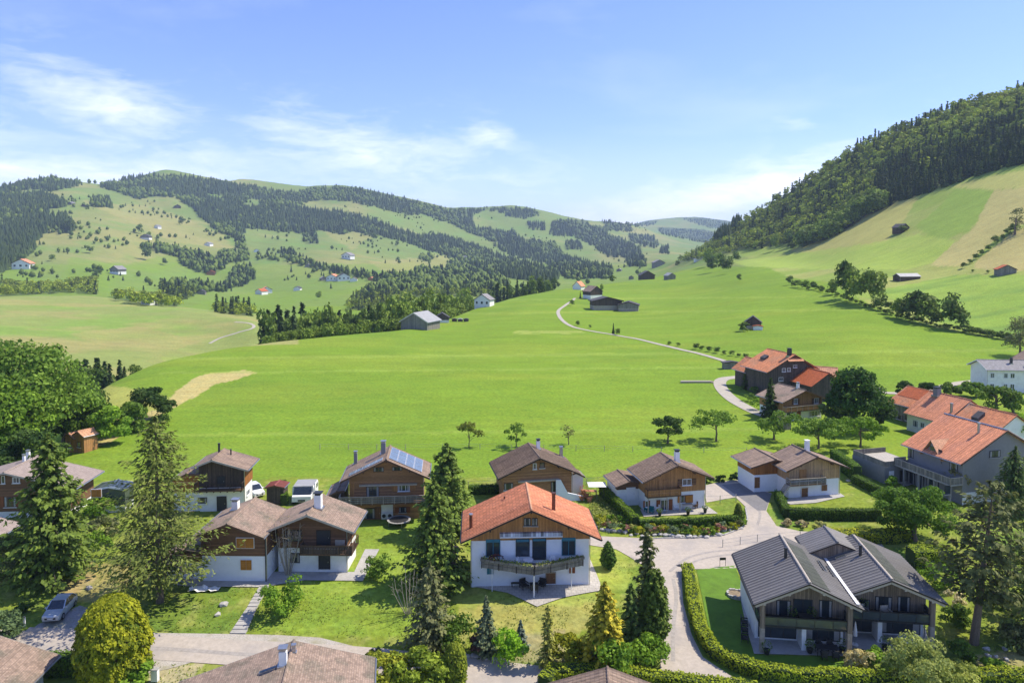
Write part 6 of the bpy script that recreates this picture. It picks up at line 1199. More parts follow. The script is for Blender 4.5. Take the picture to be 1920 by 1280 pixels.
def conif(name, label, px, base, top, w, seed, c0, c1, cat='tree', zbase=.06, levels=26, nbr=9, droop=.28, upturn=.10, nq=11, size=.42, shape=.9, ragged=.2, aspect=.5, hang=.35, tipfrac=0.0, tr=.22, world=None, h=None, every=2, bark='bark', wide=1.0, lean=0, top_r=.02):
    if world: x, y = world; H = h
    else: x, y, H = place_h(px, base, top)
    R = w * y / F_PX / 2
    me, limbs = conifer_mesh(seed, H=H, R=R, zbase=zbase, levels=levels, nbr=nbr, droop=droop, upturn=upturn, nq=nq, size=size, c0=c0, c1=c1, shape=shape, ragged=ragged, aspect=aspect, hang=hang, tipfrac=tipfrac, top_r=top_r)
    e = plant(name, px, base, [('crown', me), ('trunk', cone_trunk(H, tr, limbs, every, bark))], label, cat, rz=0, world=(x, y))
    if lean: e.rotation_euler = (0, math.radians(lean), 0)
    return e
G_MID = ((0.045, 0.10, 0.016), (0.13, 0.22, 0.035)); G_BRIGHT = ((0.06, 0.14, 0.015), (0.18, 0.31, 0.035)); G_DARK = ((0.022, 0.055, 0.014), (0.06, 0.11, 0.025)); G_YEL = ((0.10, 0.15, 0.012), (0.36, 0.37, 0.03))
G_GREY = ((0.06, 0.085, 0.04), (0.18, 0.20, 0.10)); SP = ((0.022, 0.048, 0.014), (0.075, 0.125, 0.028)); SP2 = ((0.035, 0.07, 0.015), (0.12, 0.185, 0.035)); LARCH = ((0.048, 0.078, 0.02), (0.145, 0.19, 0.05)); BLUE = ((0.05, 0.085, 0.08), (0.17, 0.23, 0.22)); PINE = ((0.035, 0.055, 0.025), (0.125, 0.15, 0.06))
# wood at the left edge
for i, (px, b, t, w, lb, c) in enumerate(((58, 870, 622, 180, 'tallest spreading broadleaf tree of the wood at the left edge', G_MID), (12, 892, 688, 130, 'bright green broadleaf tree in front at the left edge', G_BRIGHT), (122, 826, 690, 104, 'dark broadleaf tree at the right side of the left edge wood', G_DARK),
        (-20, 885, 640, 150, 'dense broadleaf tree cut by the left frame edge', G_DARK), (172, 822, 735, 70, 'mid green bushy tree between the wood and the round bushes', G_MID), (72, 872, 770, 84, 'lower dark broadleaf tree behind the brown chalet', G_DARK), (205, 832, 750, 62, 'small bright bushy tree left of the round bushes', G_BRIGHT),
        (240, 812, 756, 60, 'low round bush at the foot of the pale bank', G_MID), (279, 790, 722, 84, 'dark round bushy tree on the pale bank', G_DARK), (150, 800, 695, 90, 'tall dark broadleaf tree rising behind the wood', G_DARK), (40, 900, 800, 80, 'shaded broadleaf tree low in the left wood', G_DARK))):
    leafy('broadleaf_tree', lb, 'tree', px, b, t, w, c[0], c[1], 500 + i, nclump=40 if w > 90 else 22, nleaf=11000 if w > 90 else 4200, size=.72 if w > 90 else .6, low=.04 if w > 90 else -.08, csize=.36, irr=.2, trunk=.14 if w > 90 else 0)
def top_tree(kind, px, top, Y, label, group=None, wide=1.0):
    X = float(ray(px, top)[0]) * Y; hz = h1(X, Y); H = zat(px, top, Y) - hz; s = H / MIDH[kind]
    o = link(dict(conifer='spruce_tree').get(kind, 'broadleaf_tree'), random.choice(MID[kind]), None, (X, Y, hz - .2), random.uniform(0, 6.28), (s * wide, s * wide, s)); return tag(o, label, 'tree', group)
for px, t in ((148, 672), (160, 668), (171, 674), (182, 666), (196, 670), (205, 676), (224, 668), (233, 680), (252, 672), (262, 684), (140, 670)):
    top_tree('conifer' if px % 3 else 'dark', px, t + 7, 232 + (px % 7) * 2, 'dark tree top in the gully behind the meadow edge', 'tree tops in the gully behind the meadow edge', .85 + (px % 3) * .12)
# belt along the far meadow edge
def belt(px0, px1, y0, y1, n, hpx, share, label, group, seed, wide=1.0, dark=.5):
    rng = np.random.default_rng(seed)
    for k in range(n):
        px = px0 + (px1 - px0) * (k + rng.uniform(-.4, .4)) / n; t = (px - px0) / (px1 - px0); top = y0 + (y1 - y0) * t
        crest_Y = float(np.interp(px, [400, 500, 640, 750, 830, 880, 930, 1000, 1060], [255, 270, 290, 310, 365, 430, 480, 540, 600])); Y = crest_Y * rng.uniform(1.06, 1.32)
        kd = 'conifer' if rng.uniform() > share else ('dark' if rng.uniform() < dark else 'broad'); top_tree(kd, px, top - rng.uniform(-6, hpx), Y, label.replace('tree', dict(conifer='dark spruce', broad='light broadleaf tree', dark='dark broadleaf tree')[kd], 1), group + ', ' + dict(conifer='spruces', broad='light broadleaves', dark='dark broadleaves')[kd], wide * (.8 if kd == 'conifer' else .5))
belt(492, 640, 598, 582, 26, 22, .55, 'tree of the belt below the meadow edge, left part', 'trees of the belt below the meadow edge, left part', 31)
belt(640, 770, 588, 562, 26, 16, .85, 'tree of the belt behind the grey barn, middle part', 'trees of the belt behind the grey barn', 32)
belt(770, 890, 560, 552, 22, 16, .95, 'tree of the bright broadleaf belt beside the white house', 'bright broadleaf trees beside the white house', 33, dark=.15)
belt(918, 1040, 545, 521, 22, 12, .6, 'tree of the dark belt right of the white house', 'trees of the dark belt right of the white house', 34, dark=.8)
for k in range(46):
    px = 500 + k * 8.2; cy = float(np.interp(px, [500, 640, 750, 830, 880], [270, 290, 310, 365, 430])); top_tree('broad', px, float(np.interp(px, [500, 560, 640, 750, 880], [626, 616, 606, 592, 566])) + random.uniform(-4, 3), cy * 1.03 + random.uniform(0, 6), 'low bright bush tree right along the meadow edge', 'low bright bush trees right along the meadow edge', .9)
# tall garden conifers
conif('spruce_tree', 'tall dark spruce in front of the brown chalet at left', 98, 1092, 805, 182, 41, SP[0], SP2[1], levels=34, nbr=11, nq=15, size=.5, shape=.62, ragged=.28, zbase=.1, tr=.3, droop=.32, aspect=.6)
conif('larch_tree', 'huge airy pale larch left of the double chalet', 300, 1128, 768, 252, 42, LARCH[0], LARCH[1], levels=30, nbr=9, nq=21, size=.46, shape=.58, ragged=.34, zbase=.15, droop=.20, upturn=.16, hang=.9, aspect=.34, tr=.33, every=1, tipfrac=.12)
conif('spruce_tree', 'slender dark spruce behind, tallest beside the orange roof', 838, 1000, 826, 124, 43, SP[0], SP2[1], levels=28, nbr=10, nq=13, size=.46, shape=.58, ragged=.22, tr=.24, aspect=.62)
conif('spruce_tree', 'dense spruce touching the left end of the orange roof', 815, 1098, 893, 146, 44, SP[0], SP2[1], levels=30, nbr=10, nq=14, size=.42, shape=.6, ragged=.25, tr=.25, aspect=.6)
conif('fir_tree', 'grey-green fir beside the bleached dead bush', 806, 1218, 1046, 122, 45, G_GREY[0], G_GREY[1], levels=22, nbr=9, nq=13, size=.36, shape=.6, ragged=.3, tr=.18, aspect=.55)
conif('fir_tree', 'small silvery fir standing by the lower lane', 912, 1228, 1112, 62, 46, BLUE[0], (0.17, 0.22, 0.13), levels=18, nbr=8, nq=9, size=.3, shape=.8, tr=.12, aspect=.6)
conif('blue_spruce', 'small blue spruce right of the lime green bush', 976, 1214, 1160, 38, 47, BLUE[0], BLUE[1], levels=14, nbr=8, nq=8, size=.24, shape=.9, tr=.08, aspect=.6)
conif('slim_conifer', 'thin yellowish conifer in the middle of the shrub border', 1027, 1250, 1128, 42, 48, (0.09, 0.12, 0.03), (0.28, 0.30, 0.08), levels=26, nbr=6, nq=6, size=.26, shape=.45, ragged=.4, tr=.07, aspect=.5)
conif('golden_conifer', 'golden yellow conifer at the corner by the village road', 1133, 1254, 1083, 100, 49, (0.09, 0.12, 0.012), (0.36, 0.33, 0.04), levels=30, nbr=10, nq=11, size=.34, shape=.62, ragged=.15, tr=.12, aspect=.65)
conif('slim_conifer', 'dark loose conifer right behind the golden one', 1182, 1218, 1088, 52, 50, G_DARK[0], (0.09, 0.14, 0.04), levels=24, nbr=8, nq=8, size=.32, shape=.5, ragged=.3, tr=.1)
conif('tall_conifer', 'tall ragged conifer with sparse top beside the village road', 1212, 1196, 980, 72, 51, (0.035, .06, .02), (0.13, 0.155, 0.06), levels=30, nbr=7, nq=10, size=.4, shape=.4, ragged=.4, tr=.16, every=1)
conif('dark_thuja', 'dense dark green thuja beside the village road', 1226, 1212, 1062, 62, 52, (0.03, 0.06, 0.01), (0.085, 0.13, 0.025), levels=34, nbr=12, nq=9, size=.3, shape=.38, ragged=.1, tr=.12, aspect=.7, droop=-.5, upturn=.2)
conif('cone_thuja', 'small neat cone-shaped thuja on the lawn right of the orange-roofed chalet', 1140, 1066, 1012, 34, 53, (0.02, 0.06, 0.01), (0.06, 0.12, 0.02), levels=26, nbr=12, nq=8, size=.2, shape=.6, ragged=.05, tr=.05, aspect=.7, droop=-.4, upturn=.1)
def egg_thuja(name, label, px, base, top, w, seed, c0, c1, n=9000, size=.34, pw=.42):
    x, y, H = place_h(px, base, top); R = w * y / F_PX / 2; rng = np.random.default_rng(seed); t = rng.uniform(0, 1, n) ** .9; a = rng.uniform(0, 6.283, n)
    prof = np.clip(np.sin(np.pi * (t * .9 + .1) ** .85), 0, 1) ** pw; prof = np.where(t < .5, .86 + .14 * t / .5, prof); lump = .74 + .30 * fbm(a * 2.2, t * 7, seed, 3) + .24 * fbm(a * 7, t * 22, seed + 5, 2) ; r = R * prof * lump * rng.uniform(.86, 1.02, n)
    P = np.stack([r * np.cos(a), r * np.sin(a), H * t], 1); Nn = np.stack([np.cos(a), np.sin(a), .5 + t], 1); V, Fq, C = leafquads(P, Nn, size, rng, c0, c1, .6, .6, fbm(a * 3, t * 12, seed + 1, 2) , along=np.tile([0, 0, 1.], (n, 1)))
    inner = MB().tube([(0, 0, 0), (0, 0, H * .3), (0, 0, H * .75), (0, 0, H * .93)], [R * .7, R * .75, R * .6, R * .1], 9).mesh('stem', M['bark'])
    return plant(name, px, base, [('crown', npmesh('crown', V, Fq, M['leaf'], C)), ('stem', inner)], label, 'tree', rz=0, world=(x, y))
egg_thuja('golden_thuja', 'big yellow-green egg-shaped thuja beside the lane', 213, 1278, 1108, 128, 61, (0.045, 0.085, 0.008), (0.31, 0.34, 0.022), 17000, .36)
egg_thuja('green_thuja', 'narrow yellow-green thuja at the bottom, left of the lane bend', 853, 1290, 1198, 46, 62, (0.06, 0.11, 0.012), (0.28, 0.34, 0.04), 4000, .24)
egg_thuja('corner_thuja', 'small upright thuja at the end of the terrace hedge', 1384, 976, 942, 15, 63, (0.03, 0.07, 0.012), (0.15, 0.20, 0.03), 900, .24)
conif('pine_tree', 'large dark pine with bare leaning trunk at the right', 1826, 1206, 888, 172, 54, PINE[0], PINE[1], levels=20, nbr=8, nq=13, size=.5, shape=.42, ragged=.35, zbase=.3, droop=.05, upturn=.12, hang=.4, aspect=.5, tr=.34, every=1, tipfrac=.25, lean=5, top_r=.12)
conif('weeping_spruce', 'dark weeping conifer right of the grey house', 1900, 962, 832, 92, 55, (0.025, 0.055, 0.018), (0.09, 0.14, 0.04), levels=22, nbr=9, nq=14, size=.6, shape=.4, ragged=.3, droop=.75, upturn=.0, hang=1.3, aspect=.3, tr=.2, world=None)
conif('slim_conifer', 'narrow dark spruce against the gable of the grey house', 1846, 935, 838, 30, 56, SP[0], SP[1], levels=18, nbr=6, nq=6, size=.4, shape=.7, tr=.1)
conif('larch_tree', 'pale larch cut by the right frame edge', 1935, 1200, 905, 150, 57, LARCH[0], (0.17, 0.23, 0.07), levels=24, nbr=8, nq=15, size=.46, shape=.6, ragged=.35, droop=.4, hang=.9, aspect=.34, tr=.22, every=1)
leafy('thin_pine', 'thin open pine in front of the grey house balcony', 'tree', 1798, 940, 872, 58, (0.09, .11, .04), (0.24, 0.24, 0.11), 70, 14, 700, .32, low=.45, csize=.4, bark='bark_pale', irr=.4, trunk_r=.1)
leafy('broadleaf_tree', 'bright spreading broadleaf tree in front of the grey house', 'tree', 1714, 1012, 906, 130, (0.045, .11, .014), (0.125, .23, .03), 71, 46, 10500, .36, low=.04, csize=.32, irr=.3)
leafy('willow_bush', 'pale feathery willow bush at the bottom right', 'bush', 1722, 1292, 1186, 130, (0.12, .17, .05), (0.30, .36, .13), 72, 34, 5200, .24, low=.0, csize=.32, irr=.4, trunk=0)
leafy('willow_bush', 'smaller pale bush right of the feathery willow at the bottom edge', 'bush', 1800, 1300, 1235, 80, (0.12, .17, .04), (0.28, .33, .09), 73, 20, 2600, .24, low=.0, irr=.4, trunk=0)
leafy('round_tree', 'big dark dome-shaped tree beside the old farm', 'tree', 1598, 805, 686, 92, (0.014, 0.045, 0.010), (0.05, 0.105, 0.018), 74, 34, 8000, .62, low=.02, csize=.36, irr=.12)
leafy('broadleaf_tree', 'grey-green tree between the farmhouse and the dark dome-shaped tree', 'tree', 1575, 800, 748, 78, (0.06, .10, .03), (0.14, .19, .06), 75, 22, 3600, .5, low=.05)
leafy('broadleaf_tree', 'dark bushy tree at the right foot of the dome-shaped tree', 'tree', 1648, 800, 740, 62, *G_DARK, 76, 20, 3000, .5, low=.05)
for i, (px, b, t, w, lb, c) in enumerate(((1868, 772, 722, 70, 'green tree in front of the white house at right', G_MID), (1830, 745, 712, 42, 'small green tree left of the white house front', G_MID), (1898, 842, 772, 62, 'bright tree behind the ridge of the grey house', G_BRIGHT), (1782, 742, 716, 44, 'bush tree behind the long orange roofed row', G_MID), (1740, 738, 716, 34, 'second bush tree behind the long orange roofed row', G_DARK),
        (1696, 745, 714, 26, 'small dark tree at the left end of the long row', G_DARK), (1912, 668, 598, 48, 'grey-green tree at the right edge of the meadow', G_GREY), (1900, 775, 735, 50, 'tree below the balcony house at the right edge', G_MID), (1878, 800, 770, 40, 'low tree beside the orange roofed row end', G_BRIGHT))):
    leafy('broadleaf_tree', lb, 'tree', px, b, t, w, c[0], c[1], 540 + i, 18, 2400, .55, low=.05)
conif('spruce_tree', 'dark cone-shaped spruce left of the honey boarded farmhouse', 1444, 785, 708, 42, 81, SP[0], SP[1], levels=20, nbr=8, nq=8, size=.6, tr=.2)
conif('spruce_tree', 'small pointed spruce beside the old farmhouse', 1401, 730, 688, 24, 82, SP[0], SP[1], levels=16, nbr=7, nq=6, size=.6, tr=.15, shape=.5)
# orchard
for i, (px, b, t, w, lb, c, n) in enumerate(((879, 839, 793, 42, 'small yellowish orchard tree, leftmost of the row', ((.08, .12, .02), (.22, .26, .05)), 700), (968, 838, 797, 38, 'small sparse orchard tree, second from the left', G_MID, 600), (1066, 833, 796, 28, 'thin young orchard tree with almost bare crown', ((.10, .13, .04), (.22, .25, .09)), 160),
        (1252, 831, 783, 64, 'dark flat-topped fruit tree above the honey chalet', G_DARK, 2100), (1343, 827, 769, 68, 'wide olive green fruit tree right of the dark one', G_MID, 1900), (1451, 824, 771, 58, 'round pale fruit tree left of the farmhouse', G_MID, 2000), (1534, 841, 778, 76, 'broad fruit tree in front of the farmhouse', G_MID, 2600), (1613, 839, 776, 92, 'largest, brightest fruit tree with a drooping right side', G_BRIGHT, 3200))):
    leafy('fruit_tree', lb, 'tree', px, b, t - 3, w * 1.14, c[0], c[1], 560 + i, 18 if n > 1000 else 9, n, .42, low=.16, csize=.42, irr=.3, flat=.05, group='fruit trees of the orchard', trunk_r=.2 if n > 1000 else .1)
# hedgerow on the slope
for i, (px, b, hh, kd, wd) in enumerate(((1482, 534, 16, 'dark', .9), (1500, 540, 12, 'broad', 1), (1512, 541, 14, 'broad', 1), (1525, 543, 14, 'dark', 1), (1540, 546, 10, 'dark', 1), (1563, 552, 26, 'broad', .8), (1584, 560, 66, 'dark', .55), (1597, 566, 56, 'dark', .6), (1612, 570, 50, 'broad', .8), (1634, 575, 66, 'broad', .6), (1650, 582, 26, 'dark', 1), (1668, 590, 22, 'dark', 1),
        (1688, 597, 38, 'broad', .8), (1700, 600, 30, 'dark', 1), (1722, 605, 56, 'dark', .95), (1742, 608, 40, 'broad', .9), (1758, 612, 26, 'dark', 1), (1782, 617, 58, 'dark', .8), (1796, 620, 40, 'dark', .9), (1812, 624, 14, 'dark', 1.4), (1826, 627, 14, 'dark', 1.4), (1842, 630, 13, 'dark', 1.4), (1858, 632, 13, 'dark', 1.4), (1874, 635, 14, 'dark', 1.4), (1890, 637, 13, 'dark', 1.4))):
    lb = dict(dark='dark broadleaf tree', broad='light broadleaf tree')[kd] + (' of the hedgerow crossing the right slope, left stretch' if px < 1600 else ' of the hedgerow crossing the right slope, middle stretch' if px < 1770 else ' of the hedgerow crossing the right slope, low right stretch'); mid_tree(kd, px, b, hh * 1.2, lb, lb.replace('tree', 'trees', 1), wd * 1.1)
for px in list(range(1488, 1660, 9)) + list(range(1664, 1915, 9)): mid_tree('dark', px, float(np.interp(px, [1480, 1545, 1600, 1700, 1800, 1915], [536, 547, 567, 601, 621, 641])) + random.uniform(-1, 2), random.uniform(8, 15), 'low bush of the hedgerow crossing the right slope', 'low bushes of the hedgerow crossing the right slope', 1.3, name='bush')
for px, b, hh, kd, wd, lb in ((1335, 511, 34, 'dark', .9, 'left tree of the clump on the saddle'), (1360, 514, 38, 'dark', .85, 'right tree of the clump on the saddle'), (1326, 500, 34, 'broad', .7, 'pale tree behind the clump on the saddle'), (1345, 500, 30, 'broad', .8, 'middle tree behind the clump on the saddle'), (1379, 492, 22, 'dark', 1, 'round tree right of the clump on the saddle'), (1386, 526, 14, 'dark', .9, 'small lone tree below the clump on the saddle'),
        (1482, 462, 34, 'dark', .8, 'round tree stepping out from the hill wood, left'), (1452, 470, 30, 'broad', .7, 'pale tree stepping out from the hill wood'), (1484, 468, 16, 'dark', 1, 'dark low tree at the wood corner'), (1862, 320, 46, 'conifer', .8, 'lone dark spruce above the hay field on the right slope'), (1395, 621, 20, 'dark', 1.3, 'bush covering the left side of the small meadow barn'), (1691, 436, 15, 'dark', 1.6, 'bush in front of the dark slope hut'),
        (1657, 528, 16, 'dark', .9, 'bush left of the silver roofed barn'), (1148, 531, 17, 'dark', .95, 'small round tree on the saddle near the huts'), (1270, 499, 12, 'dark', 1, 'round tree near the far grey farmhouse'), (1128, 548, 16, 'broad', .6, 'slim tree behind the brown farmhouse'), (1088, 560, 14, 'conifer', .7, 'slim tree by the bend of the track'), (1150, 626, 21, 'conifer', .7, 'bushy small spruce beside the meadow track'), (1158, 628, 15, 'broad', .8, 'bush at the foot of the small spruce by the track'),
        (1083, 611, 11, 'dark', 1, 'small bush left of the track, near its bend'), (1106, 615, 7, 'dark', 1, 'smallest bush beside the meadow track'), (1072, 573, 12, 'dark', 1.1, 'bush inside the bend of the meadow track'), (40, 496, 22, 'dark', 1.1, 'dark round tree behind the far white farmhouse'), (169, 475, 15, 'dark', 1, 'lone dark tree on the open left hill'), (98, 490, 15, 'broad', .9, 'pale lone bush tree on the open left hill'),
        (263, 438, 20, 'dark', .8, 'tree left of the dark hut on the left hill'), (340, 422, 18, 'dark', .8, 'lone tree near the upper wood on the left hill'), (275, 488, 26, 'dark', .8, 'tall lone tree on the lower left hill'), (178, 520, 18, 'dark', .8, 'left tree beside the grey roofed farm'), (187, 517, 22, 'dark', .8, 'right tree beside the grey roofed farm'), (308, 497, 14, 'dark', 1, 'bush tree right of the tall lone tree'),
        (546, 510, 14, 'conifer', .8, 'small spruce on the central valley green'), (597, 562, 16, 'broad', 1, 'round tree on the valley green'), (668, 566, 24, 'conifer', .7, 'lone spruce at the right of the valley green'), (688, 572, 28, 'dark', .6, 'tall dark tree at the right of the valley green'), (728, 447, 12, 'conifer', .8, 'lone spruce on the central slope'), (700, 450, 16, 'dark', .8, 'dark tree below the central wood edge'), (744, 462, 12, 'dark', .8, 'dark tree on the central pasture'),
        (130, 435, 26, 'dark', 1, 'clump tree at the corner of the left wood')):
    mid_tree(kd, px, b, hh, lb, None, wd)
for i, px in enumerate((1255, 1272, 1306, 1316, 1330, 1345, 1358, 1372, 1385, 1398)): mid_tree('dark', px, 646 + (px - 1255) * .175, [8, 8, 13, 10, 12, 13, 9, 11, 8, 10][i], 'bush of the row beside the meadow track', 'bushes of the row beside the meadow track', 1.3, name='bush')
for i, (px, b, hh) in enumerate(((1807, 503, 12), (1818, 495, 10), (1830, 486, 12), (1840, 478, 12), (1852, 470, 12), (1866, 455, 15), (1880, 448, 10), (1890, 440, 14), (1900, 435, 18), (1852, 512, 7), (1824, 510, 6))): mid_tree('dark', px, b, hh, 'bush of the row climbing the right slope', 'bushes of the row climbing the right slope', 1.2, name='bush')
def hill_fringe():
    rng = np.random.default_rng(77)
    for k in range(34):
        px = 1500 + k * 4.8; b = float(np.interp(px, [1500, 1545, 1610, 1660], [462, 450, 410, 388])) + rng.uniform(-3, 5); mid_tree('broad' if rng.uniform() < .5 else 'dark', px, b, rng.uniform(26, 42), 'broadleaf tree bulging from the foot of the hill wood', 'broadleaf trees bulging from the foot of the hill wood', 1.0)
hill_fringe()

# shrubs in the gardens
BUSHES = [(240, 1290, 1232, 92, G_BRIGHT, 'bright green bush at the foot of the yellow-green thuja'), (5, 1200, 1148, 74, ((.05, .10, .05), (.17, .26, .13)), 'bluish green bush above the lower left roof'), (8, 1100, 990, 78, G_GREY, 'grey-green tall shrub at the left frame edge'), (46, 1152, 1126, 34, G_DARK, 'low dark bush left of the silver car'), (530, 1150, 1078, 66, G_BRIGHT, 'rounded bright bush at the foot of the bare pruned tree'),
          (706, 1082, 1036, 50, G_MID, 'open bush on the lawn right of the double chalet'), (852, 1215, 1150, 62, G_MID, 'round green bush right of the grey-green fir'), (712, 1292, 1224, 96, ((.09, .13, .012), (.30, .34, .04)), 'yellow-green bush with orange blossom at the bottom edge'), (792, 1292, 1216, 104, ((.07, .12, .015), (.22, .30, .04)), 'broad green bush at the bottom, left of the narrow thuja'), (956, 1242, 1176, 58, ((.07, .17, .012), (.22, .40, .03)), 'lime green bush beside the blue spruce'),
          (1060, 1240, 1186, 62, G_YEL, 'yellow-green shrub left of the golden conifer'), (1150, 1276, 1192, 76, G_BRIGHT, 'bright green bush in front of the golden conifer'), (1208, 1248, 1190, 72, G_BRIGHT, 'green bush beside the village road corner'), (1100, 1240, 1196, 46, G_MID, 'mid green shrub between the yellow shrub and golden conifer'), (900, 1226, 1186, 40, ((.05, .03, .03), (.14, .08, .08)), 'dark purple shrub left of the silvery fir'),
          (185, 968, 930, 66, G_BRIGHT, 'bright bush below the glazed porch'), (190, 1010, 965, 60, G_GREY, 'grey shrub between the spruce and the larch'), (170, 1052, 1000, 64, G_BRIGHT, 'bushy shrub right of the dark spruce'), (40, 1050, 1000, 60, G_MID, 'bush left of the dark spruce'), (1790, 1136, 1108, 36, ((.30, .30, .18), (.62, .60, .45)), 'small cream flowering bush right of the grey chalet'), (1606, 1256, 1212, 44, ((.20, .20, .10), (.55, .50, .34)), 'pale flowering bush at the front corner of the grey chalet'),
          (1790, 1175, 1135, 66, G_MID, 'green bush left of the leaning pine'), (1885, 1150, 1100, 70, G_DARK, 'dark bush behind the leaning pine'), (1760, 1100, 1058, 60, G_BRIGHT, 'bush in front of the clipped hedge block'), (1905, 1215, 1170, 60, G_GREY, 'grey bush at the right edge by the bare soil'), (1580, 800, 772, 40, G_DARK, 'dark bush right of the honey boarded farmhouse'), (1405, 752, 735, 28, G_MID, 'bush beside the farm track'), (1420, 768, 746, 34, G_BRIGHT, 'bright bush by the bend of the farm track'),
          (1415, 738, 722, 20, G_MID, 'small bush left of the farm spruces'), (1640, 1245, 1208, 34, G_BRIGHT, 'small bright bush beside the pale flowering one'), (345, 1060, 1010, 50, G_GREY, 'shrub under the larch against the chalet wall'), (560, 1010, 990, 26, G_MID, 'small shrub beside the chalet corner'), (1672, 912, 890, 20, G_BRIGHT, 'small round bush beside the pale patio'), (1330, 905, 893, 22, G_DARK, 'low dark bush behind the honey chalet'), (1352, 903, 890, 24, G_DARK, 'second low dark bush behind the honey chalet'), (1378, 900, 886, 24, G_DARK, 'third low dark bush by the drive'), (1395, 896, 884, 18, G_MID, 'last low bush before the garage wing'),
          (1805, 1240, 1205, 44, G_MID, 'bush below the leaning pine trunk'), (1870, 1262, 1235, 50, G_BRIGHT, 'bright bush at the bottom right corner'), (700, 1232, 1215, 34, G_GREY, 'low grey shrub beside the lane bend'), (1475, 985, 972, 20, ((.25, .24, .14), (.5, .47, .33)), 'cream flowering shrub below the clipped hedge, left'), (1505, 988, 974, 26, ((.25, .24, .14), (.5, .47, .33)), 'cream flowering shrub below the clipped hedge, middle'), (1540, 990, 976, 26, ((.12, .18, .05), (.4, .4, .2)), 'cream flowering shrub below the clipped hedge, right')]
for i, (px, b, t, w, c, lb) in enumerate(BUSHES):
    sz = .22 if b > 1020 else .3; leafy('bush', lb, 'bush', px, b, t, w, c[0], c[1], 600 + i, max(9, int(w * .3)), int(380 + w * w * (.34 if b > 1020 else .3)), sz + w * .0012, low=-.05, csize=.4, irr=.25, trunk=0)
leafy('orange_blossom', 'orange blossom at the top of the yellow-green bush', 'flowers', 738, 1262, 1238, 24, (.5, .16, .01), (.75, .33, .02), 690, 6, 160, .16, low=.2, trunk=0)
def shrub_bank():
    rng = np.random.default_rng(12); pal = [G_GREY, G_MID, G_BRIGHT, ((.10, .14, .05), (.34, .36, .12)), ((.06, .11, .06), (.19, .27, .17)), G_DARK, ((.16, .08, .07), (.34, .2, .17)), G_YEL]
    k = 0
    for (x0, y0, x1, y1, n, w, h) in ((1112, 985, 1196, 1000, 9, 22, 15), (1196, 1000, 1330, 1003, 15, 20, 15), (1330, 1003, 1398, 985, 9, 17, 14), (1120, 972, 1190, 984, 6, 20, 12), (1205, 991, 1320, 994, 10, 16, 10), (1325, 993, 1385, 984, 5, 15, 10)):
        for i in range(n):
            t = (i + rng.uniform(.1, .9)) / n; c = pal[int(rng.integers(0, len(pal)))]; ww = w * rng.uniform(.7, 1.3); px = x0 + (x1 - x0) * t; b = y0 + (y1 - y0) * t + rng.uniform(-2, 2)
            leafy('rockery_shrub', 'low shrub of the rockery bank above the village road', 'bush', px, b, b - h * rng.uniform(.7, 1.25), ww, c[0], c[1], 700 + k, 7, 240, .24, low=-.05, trunk=0, group='shrubs of the rockery bank above the village road'); k += 1
shrub_bank()

